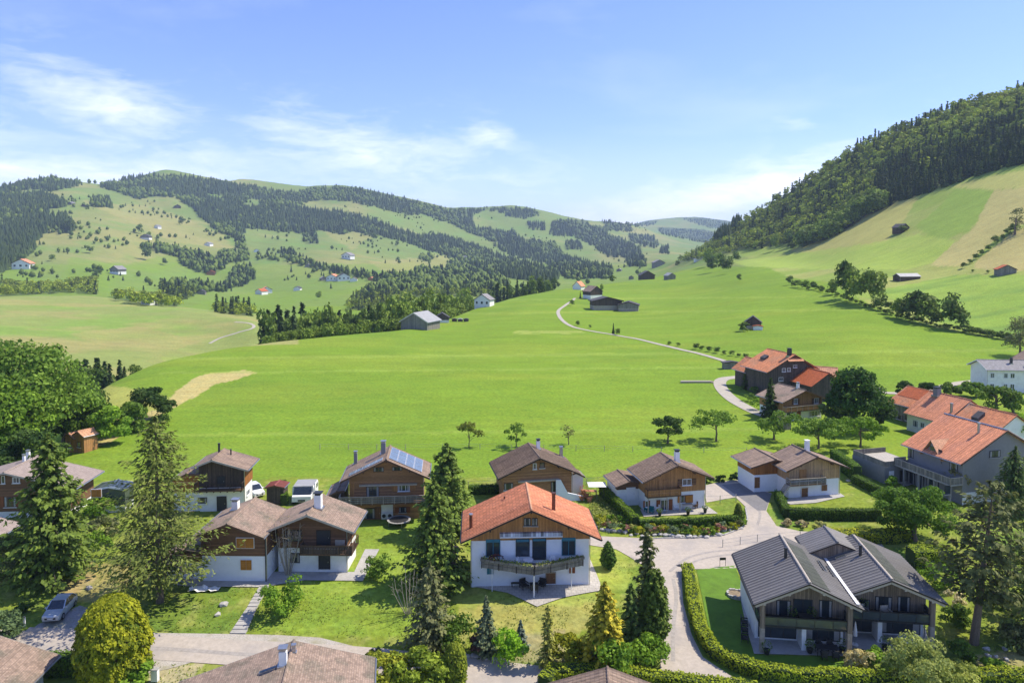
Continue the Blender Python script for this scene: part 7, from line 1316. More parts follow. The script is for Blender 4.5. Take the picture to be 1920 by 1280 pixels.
def hedge(label, line, w, h, c0, c1, seed, world=None, dens=66, size=.21, name='hedge', rough=.06, lift=0):
    if world is None: X, Y = ground([p[0] for p in line], [p[1] for p in line]); pts = np.stack([X, Y], 1)
    else: pts = np.array(world, float)
    seg = np.linalg.norm(np.diff(pts, axis=0), axis=1); L = np.concatenate([[0], np.cumsum(seg)]); rng = np.random.default_rng(seed)
    def at(s): return np.stack([np.interp(s, L, pts[:, 0]), np.interp(s, L, pts[:, 1])], 1)
    def nrm(s): d = at(np.minimum(s + .3, L[-1])) - at(np.maximum(s - .3, 0)); d /= np.linalg.norm(d, axis=1)[:, None] + 1e-9; return np.stack([-d[:, 1], d[:, 0]], 1)
    per = w + 2 * h; n = int(L[-1] * per * dens); s = rng.uniform(0, L[-1], n); u = rng.uniform(0, per, n); nn = nrm(s); c = at(s)
    lat = np.where(u < h, -w / 2, np.where(u < h + w, u - h - w / 2, w / 2)); z = np.where(u < h, u, np.where(u < h + w, h, per - u)); bump = (fbm(s * 1.2, lat * 1.5 + z, seed, 3) - .5) * rough * 5
    up = (u >= h) & (u < h + w); lat = lat + np.where(up, 0, np.sign(lat) * bump); z = z + np.where(up, bump, 0); edge = np.clip((np.abs(lat) / (w / 2) - .75) * 4, 0, 1) * (z > h * .8); z = z - edge * .1
    P = np.concatenate([c + nn * lat[:, None], z[:, None]], 1); P[:, 2] += hgt(P[:, 0], P[:, 1]) - .02
    N3 = np.stack([nn[:, 0] * np.sign(lat) * ~up, nn[:, 1] * np.sign(lat) * ~up, up * 1.0 + .25], 1)
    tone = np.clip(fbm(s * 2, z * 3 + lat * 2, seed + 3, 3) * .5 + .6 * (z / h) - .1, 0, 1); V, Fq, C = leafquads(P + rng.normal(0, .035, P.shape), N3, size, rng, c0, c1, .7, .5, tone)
    x, y = pts.mean(0); o3 = np.array([x, y, h1(x, y)]); e = empty(name, tuple(o3), 0, label, 'hedge'); me = npmesh('foliage', V - o3, Fq, M['leaf'], C); KIDS[e.name] = [link('foliage', me, e)]
    ss = np.linspace(0, L[-1], max(3, int(L[-1] / 1.2))); cc = at(ss); nv = nrm(ss); mb = MB(); k = len(ss); zz = hgt(cc[:, 0], cc[:, 1]); W2 = w / 2 - .1
    vs = []
    for i in range(k):
        for a, b in ((-W2, -.2), (-W2, h - .12), (W2, h - .12), (W2, -.2)): p = cc[i] + nv[i] * a; vs.append((p[0] - o3[0], p[1] - o3[1], zz[i] + b - o3[2]))
    fs = [(i * 4 + j, i * 4 + j + 1, i * 4 + 5 + j, i * 4 + 4 + j) for i in range(k - 1) for j in range(3)] + [(0, 3, 2, 1), (k * 4 - 4, k * 4 - 3, k * 4 - 2, k * 4 - 1)]
    KIDS[e.name].append(MB().add(vs, fs).build('branches', M['hedge_core'], None)); b_ = KIDS[e.name][-1]; b_.parent = e
    return e
M['hedge_core'] = material('hedge_core', (0.03, 0.055, 0.012), .95, .4, 6)
HB = ((0.04, 0.10, 0.01), (0.15, 0.25, 0.02)); HY = ((0.08, 0.14, 0.012), (0.26, 0.33, 0.025)); HD = ((0.02, 0.06, 0.01), (0.09, 0.17, 0.02))
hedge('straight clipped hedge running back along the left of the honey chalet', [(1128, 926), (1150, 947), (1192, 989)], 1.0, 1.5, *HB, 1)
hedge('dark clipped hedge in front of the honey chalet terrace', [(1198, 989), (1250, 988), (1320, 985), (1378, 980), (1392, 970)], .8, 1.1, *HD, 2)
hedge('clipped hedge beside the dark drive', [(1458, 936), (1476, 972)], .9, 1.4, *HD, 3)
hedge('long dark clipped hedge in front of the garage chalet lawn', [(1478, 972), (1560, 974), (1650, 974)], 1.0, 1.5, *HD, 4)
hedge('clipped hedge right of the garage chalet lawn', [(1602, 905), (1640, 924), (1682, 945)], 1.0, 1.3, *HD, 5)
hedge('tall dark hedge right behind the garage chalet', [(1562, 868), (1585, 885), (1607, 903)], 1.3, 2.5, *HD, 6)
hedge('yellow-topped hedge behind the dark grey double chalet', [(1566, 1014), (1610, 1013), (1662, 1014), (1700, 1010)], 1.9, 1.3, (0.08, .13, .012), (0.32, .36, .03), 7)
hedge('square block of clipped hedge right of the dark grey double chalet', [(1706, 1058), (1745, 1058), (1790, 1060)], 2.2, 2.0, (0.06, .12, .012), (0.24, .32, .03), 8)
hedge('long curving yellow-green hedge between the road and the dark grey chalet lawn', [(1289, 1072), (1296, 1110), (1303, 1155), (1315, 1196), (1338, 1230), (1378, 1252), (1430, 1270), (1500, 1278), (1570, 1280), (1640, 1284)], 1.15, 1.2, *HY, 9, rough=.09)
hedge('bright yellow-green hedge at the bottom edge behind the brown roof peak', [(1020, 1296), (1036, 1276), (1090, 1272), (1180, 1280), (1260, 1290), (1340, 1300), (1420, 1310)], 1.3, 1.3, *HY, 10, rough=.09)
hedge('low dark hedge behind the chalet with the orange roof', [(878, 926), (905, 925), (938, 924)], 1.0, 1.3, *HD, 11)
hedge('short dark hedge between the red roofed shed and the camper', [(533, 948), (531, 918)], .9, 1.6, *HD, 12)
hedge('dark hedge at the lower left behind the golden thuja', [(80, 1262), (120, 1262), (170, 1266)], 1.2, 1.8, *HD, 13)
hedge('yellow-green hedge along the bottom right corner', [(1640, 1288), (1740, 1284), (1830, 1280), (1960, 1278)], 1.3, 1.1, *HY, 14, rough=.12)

# bare pruned tree and bleached dead bush
def bare_tree(name, label, px, base, top, w, seed, n1, mat, tuft=None, r=.09):
    x, y, H = place_h(px, base, top); R = w * y / F_PX / 2; rng = random.Random(seed); e = empty(name, (x, y, h1(x, y)), 0, label, 'tree'); KIDS[e.name] = []
    for i in range(n1):
        a = 6.283 * i / n1 + rng.uniform(-.3, .3); rr = R * rng.uniform(.3, .9); hh = H * rng.uniform(.72, 1.0); sx, sy = math.cos(a) * rr, math.sin(a) * rr
        m = MB(); m.tube([(sx * .1, sy * .1, -.2), (sx * .55, sy * .55, hh * .35), (sx * .9, sy * .9, hh * .7), (sx, sy, hh)], [r, r * .8, r * .55, r * .3], 6)
        for k in range(5):
            t = rng.uniform(.4, .95); b = Vector((sx * min(1, t + .2), sy * min(1, t + .2), hh * t)); d = Vector((rng.uniform(-1, 1), rng.uniform(-1, 1), rng.uniform(.2, 1))).normalized() * H * .14; m.tube([b, b + d], [r * .35, r * .12], 4)
        m.build('branch', M[mat], e)
    if tuft:
        rg = np.random.default_rng(seed); P = rg.normal(0, 1, (tuft, 3)) * np.array([R * .45, R * .45, H * .22]) + np.array([0, 0, H * .68]); V, Fq, C = leafquads(P, P * 0 + 1, .2, rg, (.12, .10, .03), (.30, .26, .08)); KIDS[e.name].append(link('leaves', npmesh('leaves', V, Fq, M['leaf'], C), e))
bare_tree('pruned_tree', 'bare pollarded tree in front of the double chalet', 540, 1078, 970, 66, 5, 10, 'deadwood', 320, .065)
bare_tree('dead_bush', 'bleached bare bush left of the grey-green fir', 765, 1150, 1066, 76, 6, 9, 'deadwood', None, .05)
leafy('broadleaf_tree', 'thin open tree at the right edge of the slope', 'tree', 1903, 440, 392, 40, G_GREY[0], G_GREY[1], 990, 12, 420, 1.0, low=.05, irr=.4)

# ------------------------------------------------------------------ vehicles
M['car_silver'] = material('silver_paint', (0.52, 0.58, 0.63), .3, .05, 3, metal=.35, coat=.6); M['car_white'] = material('white_car_paint', (0.78, 0.79, 0.80), .35, .03, 3, coat=.5); M['tyre'] = material('tyre', (0.025, 0.025, 0.026), .9, .2, 8)
M['lamp'] = material('headlamp', (0.75, 0.78, 0.8), .15, .1, 4, spec=.8); M['car_glass'] = material('car_glass', (0.02, 0.028, 0.035), .08, .3, 1, spec=1.0)
def car(label, px, py, rz, paint, L=4.1, W=1.72, Hh=1.48):
    x, y = g1(px, py); e = empty('parked_car', (x, y, h1(x, y) + .06), rz, label, 'car'); h2 = L / 2; w2 = W / 2; KIDS[e.name] = []
    # front of the car points to -y; cross-sections along the length
    prof = [(-h2, .28, .62, .86), (-h2 + .12, .2, .74, .96), (-h2 + .9, .2, .88, 1.0), (-h2 + 1.1, .2, .93, 1.0), (h2 - .75, .2, .96, 1.0), (h2 - .1, .22, .95, .96), (h2, .3, .82, .9)]
    vs = []; fs = []
    for (yy, zb, zt, ws) in prof:
        for sx, z, k in ((-1, zb, .93), (-1, (zb + zt) / 2, 1.0), (-1, zt, .93), (1, zt, .93), (1, (zb + zt) / 2, 1.0), (1, zb, .93)): vs.append((sx * w2 * ws * k, yy, z))
    n = 6
    for i in range(len(prof) - 1):
        for j in range(n): fs.append((i * n + j, i * n + (j + 1) % n, (i + 1) * n + (j + 1) % n, (i + 1) * n + j))
    fs += [tuple(range(n - 1, -1, -1)), tuple((len(prof) - 1) * n + j for j in range(n))]
    MB().add(vs, fs).build('body', M[paint], e)
    cab = [(-h2 + 1.05, .93, .93), (-h2 + 1.85, Hh, .76), (h2 - .9, Hh - .02, .76), (h2 - .22, .96, .9)]
    MB().add([(s * w2 * k, yy, z) for yy, z, k in cab for s in (-1, 1)] , [(0, 1, 3, 2), (2, 3, 5, 4), (4, 5, 7, 6), (0, 2, 4, 6), (1, 7, 5, 3)]).build('cabin', M['car_glass'], e)
    MB().slab([(-w2 * .77, cab[1][0] - .02, Hh + .03), (w2 * .77, cab[1][0] - .02, Hh + .03), (w2 * .77, cab[2][0], Hh + .02), (-w2 * .77, cab[2][0], Hh + .02)], .06).build('roof', M[paint], e)
    for s in (-1, 1):
        for a, b, wd in ((0, 1, .09), (2, 3, .14)): MB().bar((s * w2 * cab[a][2], cab[a][0], cab[a][1]), (s * w2 * cab[b][2], cab[b][0], cab[b][1]), wd, .07).build('pillar', M[paint], e)
        MB().bar((s * w2 * .86, .25, .95), (s * w2 * .77, .2, Hh), .08, .06).build('pillar', M[paint], e); MB().bar((s * w2 * .96, -h2 + 1.25, .98), (s * (w2 + .16), -h2 + 1.3, 1.0), .14, .12).build('mirror', M[paint], e)
        MB().box(s * w2 * .62 - .2, s * w2 * .62 + .2, -h2 - .01, -h2 + .1, .6, .74).build('headlight', M['lamp'], e); MB().box(s * w2 * .75 - .1, s * w2 * .75 + .1, h2 - .06, h2 + .01, .72, .9).build('tail_light', M['flower_red'], e)
        for yy in (-h2 + .78, h2 - .75):
            w = MB().tube([(s * (w2 - .2), yy, .31), (s * (w2 + .01), yy, .31)], .31, 14).build('wheel', M['tyre'], e); KIDS.setdefault(w.name, []); MB().tube([(s * (w2 - .02), yy, .31), (s * (w2 + .025), yy, .31)], .19, 10).build('rim', M['metal'], w)
    MB().box(-.5, .5, -h2 - .015, -h2 + .05, .38, .54).build('grille', M['plastic_black'], e); MB().box(-.26, .26, -h2 - .03, -h2 - .015, .42, .52).build('number_plate', M['paint_white'], e)
    MB().bar((0, -h2 + .1, .32), (0, -h2 + .12, .32), W * .85, .16).build('bumper', M[paint], e)
    return e
car('silver hatchback parked nose-out on the grey gravel place', 113, 1150, math.radians(8), 'car_silver')
car('white car under the dark lean-to of the solar chalet', 644, 951, math.radians(10), 'car_white', 3.9)
car('white car half hidden behind the narrow chalet', 477, 926, math.radians(40), 'car_white', 4.3)
def camper():
    x, y = g1(566, 946); e = empty('camper_van', (x, y, h1(x, y)), math.radians(4), 'white camper van with grey roof parked between the shed and the solar chalet', 'camper van'); KIDS[e.name] = []
    MB().prism_y([(-1.5, .45), (1.5, .45), (1.5, 2.0), (1.42, 2.3), (-1.42, 2.3), (-1.5, 2.0)], .9, 4.0).build('body', M['paint_white'], e); MB().box(-1.38, 1.38, .85, 3.9, 2.31, 2.39).build('roof', M['roof_silver'], e)
    MB().add([(-1.35, -.25, .5), (1.35, -.25, .5), (1.35, .9, .5), (-1.35, .9, .5), (-1.3, -.25, 1.25), (1.3, -.25, 1.25), (1.35, .9, 1.5), (-1.35, .9, 1.5)], [(0, 3, 2, 1), (4, 5, 6, 7), (0, 1, 5, 4), (1, 2, 6, 5), (3, 0, 4, 7)]).build('bonnet', M['paint_white'], e)
    MB().add([(-1.25, .2, 1.42), (1.25, .2, 1.42), (1.2, .88, 2.25), (-1.2, .88, 2.25), (-1.25, .9, 1.42), (1.25, .9, 1.42)], [(0, 1, 2, 3), (0, 4, 5, 1), (1, 5, 2), (0, 3, 4)]).build('windscreen', M['car_glass'], e)
    for s in (-1, 1):
        for yy in (.5, 3.3): w = MB().tube([(s * 1.2, yy, .36), (s * 1.46, yy, .36)], .36, 12).build('wheel', M['tyre'], e)
        MB().box(s * 1.05 - .16, s * 1.05 + .16, -.28, -.2, .75, .95).build('headlight', M['lamp'], e); MB().box(s * 1.5 - .02, s * 1.5 + .02, 2.6, 3.6, 1.5, 2.1).build('side_window', M['car_glass'], e)
    MB().box(-.5, .5, -.3, -.24, .6, .8).build('grille', M['plastic_black'], e); MB().box(1.62, 1.74, .6, .72, 0, 2.9).build('awning_post', M['paint_white'], e)
camper()
# ------------------------------------------------------------------ garden things
def thing(name, label, cat, px=None, py=None, rz=0, loc=None, group=None):
    if loc is None: x, y = g1(px, py); loc = (x, y, h1(x, y) + .09)
    e = empty(name, loc, rz, label, cat, group); KIDS[e.name] = []; return e
def armchair(e, mat, w=.75, d=.75, sh=.42):
    MB().box(-w / 2, w / 2, -d / 2, d / 2, sh - .12, sh).build('seat', M[mat], e); MB().box(-w / 2, w / 2, d / 2 - .1, d / 2, sh, sh + .5).build('backrest', M[mat], e)
    for s in (-1, 1): MB().box(s * w / 2 - .05, s * w / 2 + .05, -d / 2, d / 2, sh + .12, sh + .2).build('armrest', M[mat], e)
    for a in (-1, 1):
        for b in (-1, 1): MB().box(a * (w / 2 - .05) - .03, a * (w / 2 - .05) + .03, b * (d / 2 - .06) - .03, b * (d / 2 - .06) + .03, 0, sh - .12).build('leg', M[mat], e)
def table(e, mat, w=1.4, d=.8, h=.74, round_=False):
    if round_: MB().tube([(0, 0, h - .04), (0, 0, h)], w / 2, 16).build('tabletop', M[mat], e); MB().tube([(0, 0, .03), (0, 0, h - .04)], .05, 8).build('leg', M[mat], e); MB().tube([(0, 0, 0), (0, 0, .03)], .25, 12).build('foot', M[mat], e); return
    MB().box(-w / 2, w / 2, -d / 2, d / 2, h - .05, h).build('tabletop', M[mat], e)
    for a in (-1, 1):
        for b in (-1, 1): MB().box(a * (w / 2 - .06) - .03, a * (w / 2 - .06) + .03, b * (d / 2 - .06) - .03, b * (d / 2 - .06) + .03, 0, h - .05).build('leg', M[mat], e)
def pot(e, r, h, mat='terracotta', c=G_MID, seed=1, ph=.6):
    MB().tube([(0, 0, 0), (0, 0, h * .9), (0, 0, h)], [r * .7, r, r * 1.05], 10).build('pot', M[mat], e); rng = np.random.default_rng(seed); P = sphere_pts(110, rng) * np.array([r * 1.5, r * 1.5, ph * .5]) + np.array([0, 0, h + ph * .35]); V, Fq, C = leafquads(P, P - np.array([0, 0, h]), .16, rng, *c)
    KIDS[e.name].append(link('plant', npmesh('plant', V, Fq, M['leaf'], C), e))
def onh(h, x, y, z=0.0): w = h.W((x, y, z)); return (w.x, w.y, w.z)
# under and on the balcony of the orange-roofed chalet
zt = .12
for k, (x, rz, lb) in enumerate(((-.55, .5, 'left black armchair under the angled balcony'), (1.35, -.4, 'right black armchair under the angled balcony'), (.45, 3.1, 'black armchair with its back to the lawn under the balcony'))): e = thing('armchair', lb, 'chair', loc=onh(OC, x - .2, .7 - (.9 if k == 2 else 0), zt), rz=OC.rot + rz); armchair(e, 'plastic_black')
table(thing('garden_table', 'low black table between the armchairs under the balcony', 'table', loc=onh(OC, .3, .6, zt), rz=OC.rot), 'plastic_black', .9, .7, .5)
e = thing('garden_bench', 'low dark bench against the white wall under the balcony', 'bench', loc=onh(OC, -1.6, 1.2, zt), rz=OC.rot); MB().box(-.5, .5, -.2, .2, .3, .36).build('seat', M['plastic_black'], e); [MB().box(s * .4 - .04, s * .4 + .04, -.18, .18, 0, .3).build('leg', M['plastic_black'], e) for s in (-1, 1)]
table(thing('balcony_table', 'round white table on the angled balcony', 'table', loc=onh(OC, -.3, .65, 2.46), rz=0), 'paint_white', 1.1, round_=True)
armchair(thing('balcony_chair', 'white chair left of the round table on the angled balcony', 'chair', loc=onh(OC, -1.25, .75, 2.46), rz=OC.rot + 1.2), 'paint_white', .55, .55)
armchair(thing('balcony_chair', 'white chair right of the round table on the angled balcony', 'chair', loc=onh(OC, 2.3, 1.0, 2.46), rz=OC.rot - .4), 'paint_white', .5, .5)
# terrace of the honey chalet
for px, py, rz, m, lb in ((1213, 960, .5, 'plastic_teal', 'left teal folding chair on the honey chalet terrace'), (1221, 963, -.4, 'plastic_teal', 'right teal folding chair on the honey chalet terrace'), (1231, 958, -1.3, 'paint_white', 'white chair beside the teal chairs on the terrace'), (1266, 955, .4, 'paint_white', 'left white armchair by the bench on the terrace'), (1276, 953, -.2, 'paint_white', 'right white armchair by the bench on the terrace'), (1303, 953, -.8, 'beam', 'brown chair at the right end of the terrace')): armchair(thing('garden_chair', lb, 'chair', px, py, rz), m, .62, .62)
table(thing('garden_table', 'small teal table in front of the teal chairs', 'table', 1217, 956), 'plastic_teal', .9, .7); table(thing('garden_table', 'wooden table on the honey chalet terrace', 'table', 1288, 955, .1), 'beam_pale', 1.5, .8)
for i, (px, py, lb) in enumerate(((1237, 968, 'left black planter at the terrace edge'), (1290, 966, 'middle black planter at the terrace edge'), (1322, 962, 'right black planter at the terrace edge'))): pot(thing('planter', lb, 'planter', px, py), .26, .6, 'plastic_black', G_MID, 20 + i, .5)
# behind the orange roof: white wall, parasol, pots
e = thing('garden_wall', 'white sloping garden wall right of the ribbed-roof log chalet', 'wall', 1072, 938, .1); MB().prism_y([(-2.3, -.3), (1.8, -.3), (1.8, .5), (-.6, 1.1), (-1.6, 3.0), (-2.3, 3.0)], -.12, .12).build('wall', M['plaster_shade_tint'], e)
e = thing('parasol', 'square white parasol on the patio right of the log chalet', 'parasol', 1119, 936); MB().tube([(0, 0, 0), (0, 0, 2.3)], .03, 6).build('pole', M['metal'], e); MB().add([(-1.3, -1.1, 2.1), (1.3, -1.1, 2.1), (1.3, 1.1, 2.1), (-1.3, 1.1, 2.1), (0, 0, 2.5)], [(0, 1, 4), (1, 2, 4), (2, 3, 4), (3, 0, 4), (3, 2, 1, 0)]).build('canopy', M['fabric_white'], e)
for i, (px, py) in enumerate(((1094, 926), (1099, 934), (1105, 941), (1091, 938))): pot(thing('plant_pot', ['rear', 'middle', 'front', 'left'][i] + ' terracotta pot beside the white parasol', 'pot', px, py), .4, .55, 'terracotta', ((.2, .08, .04), (.4, .2, .1)), 30 + i, .7)
table(thing('garden_table', 'wooden table between the pots and the parasol', 'table', 1108, 930), 'terracotta', 1.6, .9)
# solar chalet: trampoline
e = thing('trampoline', 'round trampoline on the lawn in front of the solar chalet', 'trampoline', 748, 984); MB().tube([(0, 0, .62), (0, 0, .66)], 1.25, 20).build('mat', M['plastic_black'], e)
m = MB(); [m.bar((1.4 * math.cos(a), 1.4 * math.sin(a), .66), (1.4 * math.cos(a + .32), 1.4 * math.sin(a + .32), .66), .28, .06) for a in [k * .314 for k in range(20)]]; m.build('rim_pad', M['fabric_grey'], e)
for k in range(4): MB().tube([(1.35 * math.cos(k * 1.57 + .4), 1.35 * math.sin(k * 1.57 + .4), 0), (1.35 * math.cos(k * 1.57 + .4), 1.35 * math.sin(k * 1.57 + .4), .62)], .03, 5).build('leg', M['metal'], e)
# dark grey double chalet
A, B = GH
for k, (x, lb) in enumerate(((-1.9, 'left wicker chair on the right balcony of the grey double chalet'), (.2, 'right wicker chair on the right balcony of the grey double chalet'))): armchair(thing('wicker_chair', lb, 'chair', loc=onh(B, x, 1.7, 2.52), rz=B.rot + .3), 'beam_pale', .8, .7)
table(thing('balcony_table', 'dark table among plants on the left balcony of the grey double chalet', 'table', loc=onh(A, .2, 1.7, 2.52), rz=A.rot), 'plastic_black', 1.3, .8)
for k, (h, x, y, z, r, lb) in enumerate(((A, -.9, 2.2, 2.52, .3, 'leafy pot plant left on the left balcony'), (A, .9, 2.3, 2.52, .3, 'leafy pot plant right on the left balcony'), (B, -1.6, 2.4, 2.52, .3, 'tall pot plant on the right balcony'), (A, .4, .9, .1, .28, 'pot plant beside the white partition of the left terrace'), (A, -3.6, .2, .1, .3, 'dark pot plant by the left stone pillar'), (B, -.4, .1, .1, .3, 'pot plant on the right terrace edge'), (A, 3.4, 1.4, .1, .3, 'green pot plant near the middle stone pillar'))): pot(thing('pot_plant', lb, 'plant', loc=onh(h, x, y, z), rz=0), r, .45, 'plastic_black', G_MID, 50 + k, .95)
table(thing('dining_table', 'dark dining table on the left terrace of the grey double chalet', 'table', loc=onh(A, 1.9, .8, .1), rz=A.rot), 'plastic_black', 2.0, .9)
for k in range(4): armchair(thing('dining_chair', ['front left', 'front right', 'rear left', 'rear right'][k] + ' dark chair at the terrace dining table', 'chair', loc=onh(A, 1.4 + (k % 2) * 1.0, (.0 if k < 2 else 1.6), .1), rz=A.rot + (math.pi if k < 2 else 0)), 'plastic_black', .5, .5)
e = thing('closed_parasol', 'closed white parasol on the right terrace', 'parasol', loc=onh(B, -2.9, .6, .1)); MB().tube([(0, 0, 0), (0, 0, 2.3)], .03, 6).build('pole', M['metal'], e); MB().tube([(0, 0, .9), (0, 0, 1.5), (0, 0, 2.25)], [.2, .16, .04], 8).build('canopy', M['fabric_white'], e); MB().tube([(0, 0, 0), (0, 0, .1)], .3, 10).build('base', M['fabric_white'], e)
e = thing('sofa', 'grey outdoor sofa on the right terrace', 'sofa', loc=onh(B, 2.2, .9, .1), rz=B.rot); MB().box(-1.1, 1.1, -.4, .4, .12, .42).build('seat', M['fabric_white'], e); MB().box(-1.1, 1.1, .3, .45, .42, .8).build('backrest', M['fabric_grey'], e); [MB().box(s * 1.1 - .08, s * 1.1 + .08, -.4, .45, .12, .6).build('armrest', M['fabric_grey'], e) for s in (-1, 1)]
for k in range(3): armchair(thing('lounge_chair', ['first', 'second', 'third'][k] + ' dark lounge chair on the side path left of the grey double chalet', 'chair', loc=onh(A, -5.2 + k * .25, 2.2 + k * 1.5, .1), rz=A.rot + 1.4), 'plastic_black', .7, .7)
e = thing('flower_bed', 'round stone-edged flower bed at the left corner of the grey double chalet', 'flower bed', 1380, 1116); MB().tube([(0, 0, -.2), (0, 0, .12)], .85, 18).build('soil', M['soil'], e)
for k in range(16): a = k * .3927; MB().box(-.16, .16, -.1, .1, -.15, .2 + .05 * (k % 3)).build('stone', M['concrete'], e).location = (.9 * math.cos(a), .9 * math.sin(a), 0); KIDS[e.name][-1].rotation_euler = (0, 0, a + 1.57)
# white pile, rocks, steps
rng_s = random.Random(3)
def rock_mesh(seed, sx, sy, sz):
    bm = __import__('bmesh').new(); __import__('bmesh').ops.create_icosphere(bm, subdivisions=1, radius=.5); r = random.Random(seed)
    for v in bm.verts: v.co = Vector((v.co.x * sx, v.co.y * sy, v.co.z * sz)) * r.uniform(.75, 1.2)
    me = bpy.data.meshes.new('rock'); bm.to_mesh(me); bm.free(); return me
ROCKS = [rock_mesh(i, 1.2, .9, .7) for i in range(5)]
for me in ROCKS: me.materials.append(M['concrete'])
def rock(px, py, s, lb, grp=None, name='rock'): x, y = g1(px, py); o = link(name, random.choice(ROCKS), None, (x, y, h1(x, y) + s * .15), random.uniform(0, 6), s); tag(o, lb, 'rock', grp)
rock(420, 1134, .9, 'brown rock on the lawn below the larch'); rock(408, 1153, .7, 'pale flat rock on the lawn nearer the lane'); rock(168, 1103, .8, 'pale flat stone behind the silver car'); rock(1590, 842 + 60, .6, 'pale stone by the hedge right of the garage chalet')
for k in range(12): t = k / 11; rock(862 + 88 * t, 1228 + 12 * t + rng_s.uniform(-1, 1), rng_s.uniform(.5, .8), 'pale edging stone of the shrub border by the lane', 'edging stones of the shrub border by the lane', 'edging_stone')
for k in range(26): t = k / 25; rock(1118 + 272 * t, float(np.interp(1118 + 272 * t, [1112, 1196, 1330, 1398], [990, 1005, 1007, 988])) + rng_s.uniform(-5, 2), rng_s.uniform(.5, .95), 'boulder in the rockery bank above the village road', 'boulders of the rockery bank above the village road', 'boulder')
for k in range(9): rock(1868 + rng_s.uniform(-30, 45), 1232 + rng_s.uniform(-16, 18), rng_s.uniform(.3, .7), 'rubble stone on the bare soil at the lower right', 'rubble stones on the bare soil at the lower right')
e = thing('tarpaulin', 'crumpled white sheet lying on the lawn under the larch', 'sheet', 384, 1106); r = random.Random(9); g = [[(-1.6 + 3.2 * i / 9, -.5 + 1.0 * j / 4 + r.uniform(-.12, .12), abs(r.gauss(0, .13)) + .02) for i in range(10)] for j in range(5)]
MB().add([p for row in g for p in row], [(j * 10 + i, j * 10 + i + 1, j * 10 + i + 11, j * 10 + i + 10) for j in range(4) for i in range(9)]).build('sheet', M['fabric_white'], e, smooth=False)
e = thing('garden_steps', 'straight flight of stone steps from the lane up to the double chalet', 'steps', 445, 1180); ax, ay = g1(448, 1184); bx, by = g1(500, 1092); e.location = (ax, ay, 0)
for k in range(15):
    t = k / 14; x, y = ax + (bx - ax) * t, ay + (by - ay) * t; z = h1(x, y); w = 1.5 - .5 * min(1, t * 2.2); MB().box(x - ax - w / 2, x - ax + w / 2, y - ay - .34, y - ay + .30, z - .3, z + .1 + .012 * (k % 3)).build('step', M['concrete'], e)
# street things
e = thing('cabinet', 'white utility cabinet at the bottom edge beside the verge', 'cabinet', 291, 1277); MB().box(-.28, .28, -.2, .2, 0, 1.0).build('body', M['paint_white'], e); MB().box(-.31, .31, -.23, .23, 1.0, 1.06).build('lid', M['fabric_grey'], e); MB().box(-.24, .24, -.215, -.2, .08, .94).build('door', M['fabric_white'], e)
e = thing('marker_post', 'short white marker post at the grass edge left of the silver car', 'post', 46, 1176); MB().box(-.09, .09, -.06, .06, 0, .95).build('post', M['paint_white'], e); MB().box(-.1, .1, -.07, .07, .95, 1.03).build('cap', M['metal'], e)
e = thing('notice_board', 'dark notice board on two thin posts beside the village road', 'sign', 1355, 1062, .1); MB().box(-.36, .36, -.04, .04, .72, 1.0).build('board', M['metal_dark'], e); [MB().box(s * .34 - .02, s * .34 + .02, -.02, .02, 0, .72).build('post', M['metal_dark'], e) for s in (-1, 1)]
e = thing('manhole_cover', 'round dark manhole cover in the village road', 'manhole cover', 1273, 1060); MB().tube([(0, 0, -.06), (0, 0, -.02)], .33, 16).build('cover', M['metal_dark'], e)
def wire_fence(label, line, h=1.1, step=3.2, wires=2, mat='beam_pale', pw=.08, world=None):
    X, Y = ground([p[0] for p in line], [p[1] for p in line]); P = [Vector((a, b, h1(a, b))) for a, b in zip(X, Y)]; e = empty('wire_fence', P[0], 0, label, 'fence'); KIDS[e.name] = []; pts = []
    for a, b in zip(P[:-1], P[1:]):
        n = max(1, int((b - a).length / step))
        for k in range(n): p = a.lerp(b, k / n); pts.append(Vector((p.x, p.y, h1(p.x, p.y))))
    pts.append(P[-1]); me = MB().box(-pw / 2, pw / 2, -pw / 2, pw / 2, -.2, h).mesh('post', M[mat])
    for p in pts: link('post', me, e, tuple(p - P[0]))
    for w in range(wires):
        m = MB(); z = h * (.95 - .42 * w)
        for a, b in zip(pts[:-1], pts[1:]): m.bar(a - P[0] + Vector((0, 0, z)), b - P[0] + Vector((0, 0, z)), .018)
        m.build('wire', M['metal'], e)
wire_fence('thin metal fence behind the dark grey double chalet', [(1355, 1026), (1420, 1016), (1500, 1010)], 1.0, 2.0, 2, 'metal')
wire_fence('thin fence beside the drive right of the honey chalet', [(1322, 944), (1350, 944), (1380, 941)], 1.2, 1.6, 2, 'metal')
wire_fence('post and wire fence along the meadow behind the chalets', [(878, 914), (940, 912), (1100, 908), (1160, 903)], 1.0, 3, 2)
wire_fence('long pasture fence crossing the meadow in front of the orchard', [(600, 842), (760, 843), (900, 842), (1080, 845), (1240, 848), (1400, 850)], 1.0, 5, 2, pw=.09)
wire_fence('pasture fence along the bare bank of the meadow', [(150, 845), (210, 812), (285, 778)], 1.1, 5, 2)
for (a, b, c, d, lb) in ((1276, 718, 1338, 718, 'long pale timber stack lying in the meadow left of the farm track'), (1612, 733, 1652, 731, 'pale stack of timber behind the dome-shaped tree')):
    x0, y0 = g1(a, b); x1, y1 = g1(c, d); e = thing('timber_stack', lb, 'timber stack', loc=(x0, y0, h1(x0, y0)))
    for k in range(6): MB().tube([((k % 3) * .1, (k % 3) * .34, .15 + .28 * (k // 3)), (x1 - x0 - (k % 2) * .6, y1 - y0 + (k % 3) * .34, .15 + .28 * (k // 3) + h1(x1, y1) - h1(x0, y0))], .15, 7).build('log', M['beam_pale'], e)
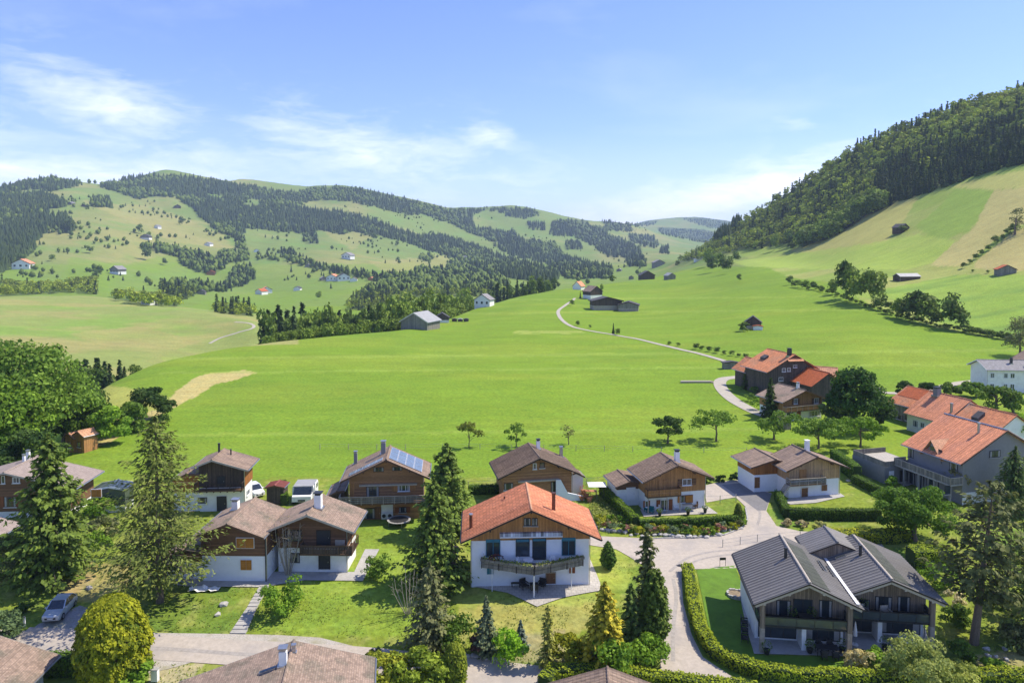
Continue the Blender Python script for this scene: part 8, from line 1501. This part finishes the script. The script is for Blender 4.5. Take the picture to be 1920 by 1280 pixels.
M['tyre_mark'] = material('worn_asphalt', (0.33, 0.30, 0.265), .9, .2, 3)
for ln, w in (([(1255, 1072), (1290, 1046), (1340, 1034), (1400, 1030), (1470, 1022)], .35), ([(1262, 1082), (1300, 1054), (1350, 1042), (1420, 1036)], .3), ([(1262, 1240), (1262, 1180), (1268, 1120), (1262, 1085)], .4), ([(1420, 985), (1425, 965), (1418, 945), (1400, 925)], .35), ([(120, 1210), (300, 1216), (430, 1225), (560, 1232), (700, 1242)], .5)): ribbon('tyre_track', ln, w, M['tyre_mark'], .058, sub=1)
# kerb stones along the lawn of the grey chalet
def edging(label, line, grp_name, n, w=.16, hh=.1, mat='concrete'):
    X, Y = ground([p[0] for p in line], [p[1] for p in line]); e = empty(grp_name, (X[0], Y[0], h1(X[0], Y[0])), 0, label, 'kerb'); KIDS[e.name] = []
    L = np.concatenate([[0], np.cumsum(np.hypot(np.diff(X), np.diff(Y)))]); t = np.linspace(0, L[-1], n + 1); xs = np.interp(t, L, X) - X[0]; ys = np.interp(t, L, Y) - Y[0]
    for k in range(n):
        a = Vector((xs[k], ys[k], 0)); b = Vector((xs[k + 1], ys[k + 1], 0)); g_ = (b - a) * .03; za = h1(a.x + X[0], a.y + Y[0]) - e.location.z; zb = h1(b.x + X[0], b.y + Y[0]) - e.location.z
        MB().bar((a.x + g_.x, a.y + g_.y, za + hh / 2), (b.x - g_.x, b.y - g_.y, zb + hh / 2), w, hh + .1).build('kerb_stone', M[mat], e)
edging('pale kerb stones between the vivid lawn and the yellow hedge', [(1380, 1250), (1430, 1256), (1500, 1259), (1590, 1259)], 'lawn_edging', 14, .22)
edging('pale kerb stones around the rockery bank by the road', [(1200, 1010), (1300, 1009), (1358, 1003), (1392, 990), (1402, 974), (1398, 952)], 'road_edging', 22, .2)
e = thing('raised_bed', 'rough vegetable patch behind the rockery bank', 'garden bed', 1150, 965); e['kind'] = 'stuff'
del e['category'], e['label']; tag(e, 'rough vegetable patch behind the rockery bank', kind='stuff'); rng = np.random.default_rng(6); X, Y = ground(rng.uniform(1105, 1185, 3000), rng.uniform(938, 985, 3000)); ok = ~inpoly(*project(X, Y, hgt(X, Y)), [(1128, 938), (1200, 995), (1200, 938)]); X = X[ok]; Y = Y[ok]; P = np.stack([X, Y, hgt(X, Y) + np.abs(rng.normal(0, .15, len(X)))], 1) - np.array(e.location); V, Fq, C = leafquads(P, np.tile([0, 0, 1.], (len(X), 1)), .3, rng, (.10, .16, .03), (.30, .34, .12)); o = link('vegetables', npmesh('vegetables', V, Fq, M['leaf'], C), e); o['kind'] = 'stuff'
# tufts of long grass and weeds over the village lawns
def tufts():
    rng = np.random.default_rng(15); n = 26000; px = rng.uniform(0, 1920, n); py = rng.uniform(1000, 1280, n); X, Y = ground(px, py); g = fbm(X / 2.2, Y / 2.2, 93, 3)
    bad = np.zeros(n, bool)
    for poly in ([(1095, 1000), (1300, 1005), (1460, 900), (1660, 990), (1660, 1036), (1404, 1068), (1290, 1068), (1290, 1180), (1450, 1300), (1236, 1300), (1240, 1082), (1100, 1025)], [(40, 1180), (165, 1135), (160, 1180), (660, 1195), (1080, 1270), (1080, 1300), (600, 1260), (0, 1225)], [(1300, 1060), (1750, 1060), (1750, 1262), (1300, 1262)], [(350, 1000), (700, 1000), (690, 1076), (660, 1090), (350, 1096)], [(865, 1000), (1125, 1000), (1125, 1100), (995, 1120), (865, 1112)]): bad |= inpoly(px, py, poly)
    ok = ~bad & (g > .47) & ~np.isnan(X); X = X[ok]; Y = Y[ok]; P = np.stack([X, Y, hgt(X, Y) + .05], 1); m = len(X); V, Fq, C = leafquads(P, np.tile([.6, 0, .6], (m, 1)), .22, rng, (.07, .12, .02), (.20, .24, .06), .4, .6, along=np.tile([0, 0, 1.], (m, 1)))
    tag(link('long_grass', npmesh('long_grass', V, Fq, M['leaf'], C)), 'tufts of longer grass and weeds on the village lawns', kind='stuff')
tufts()
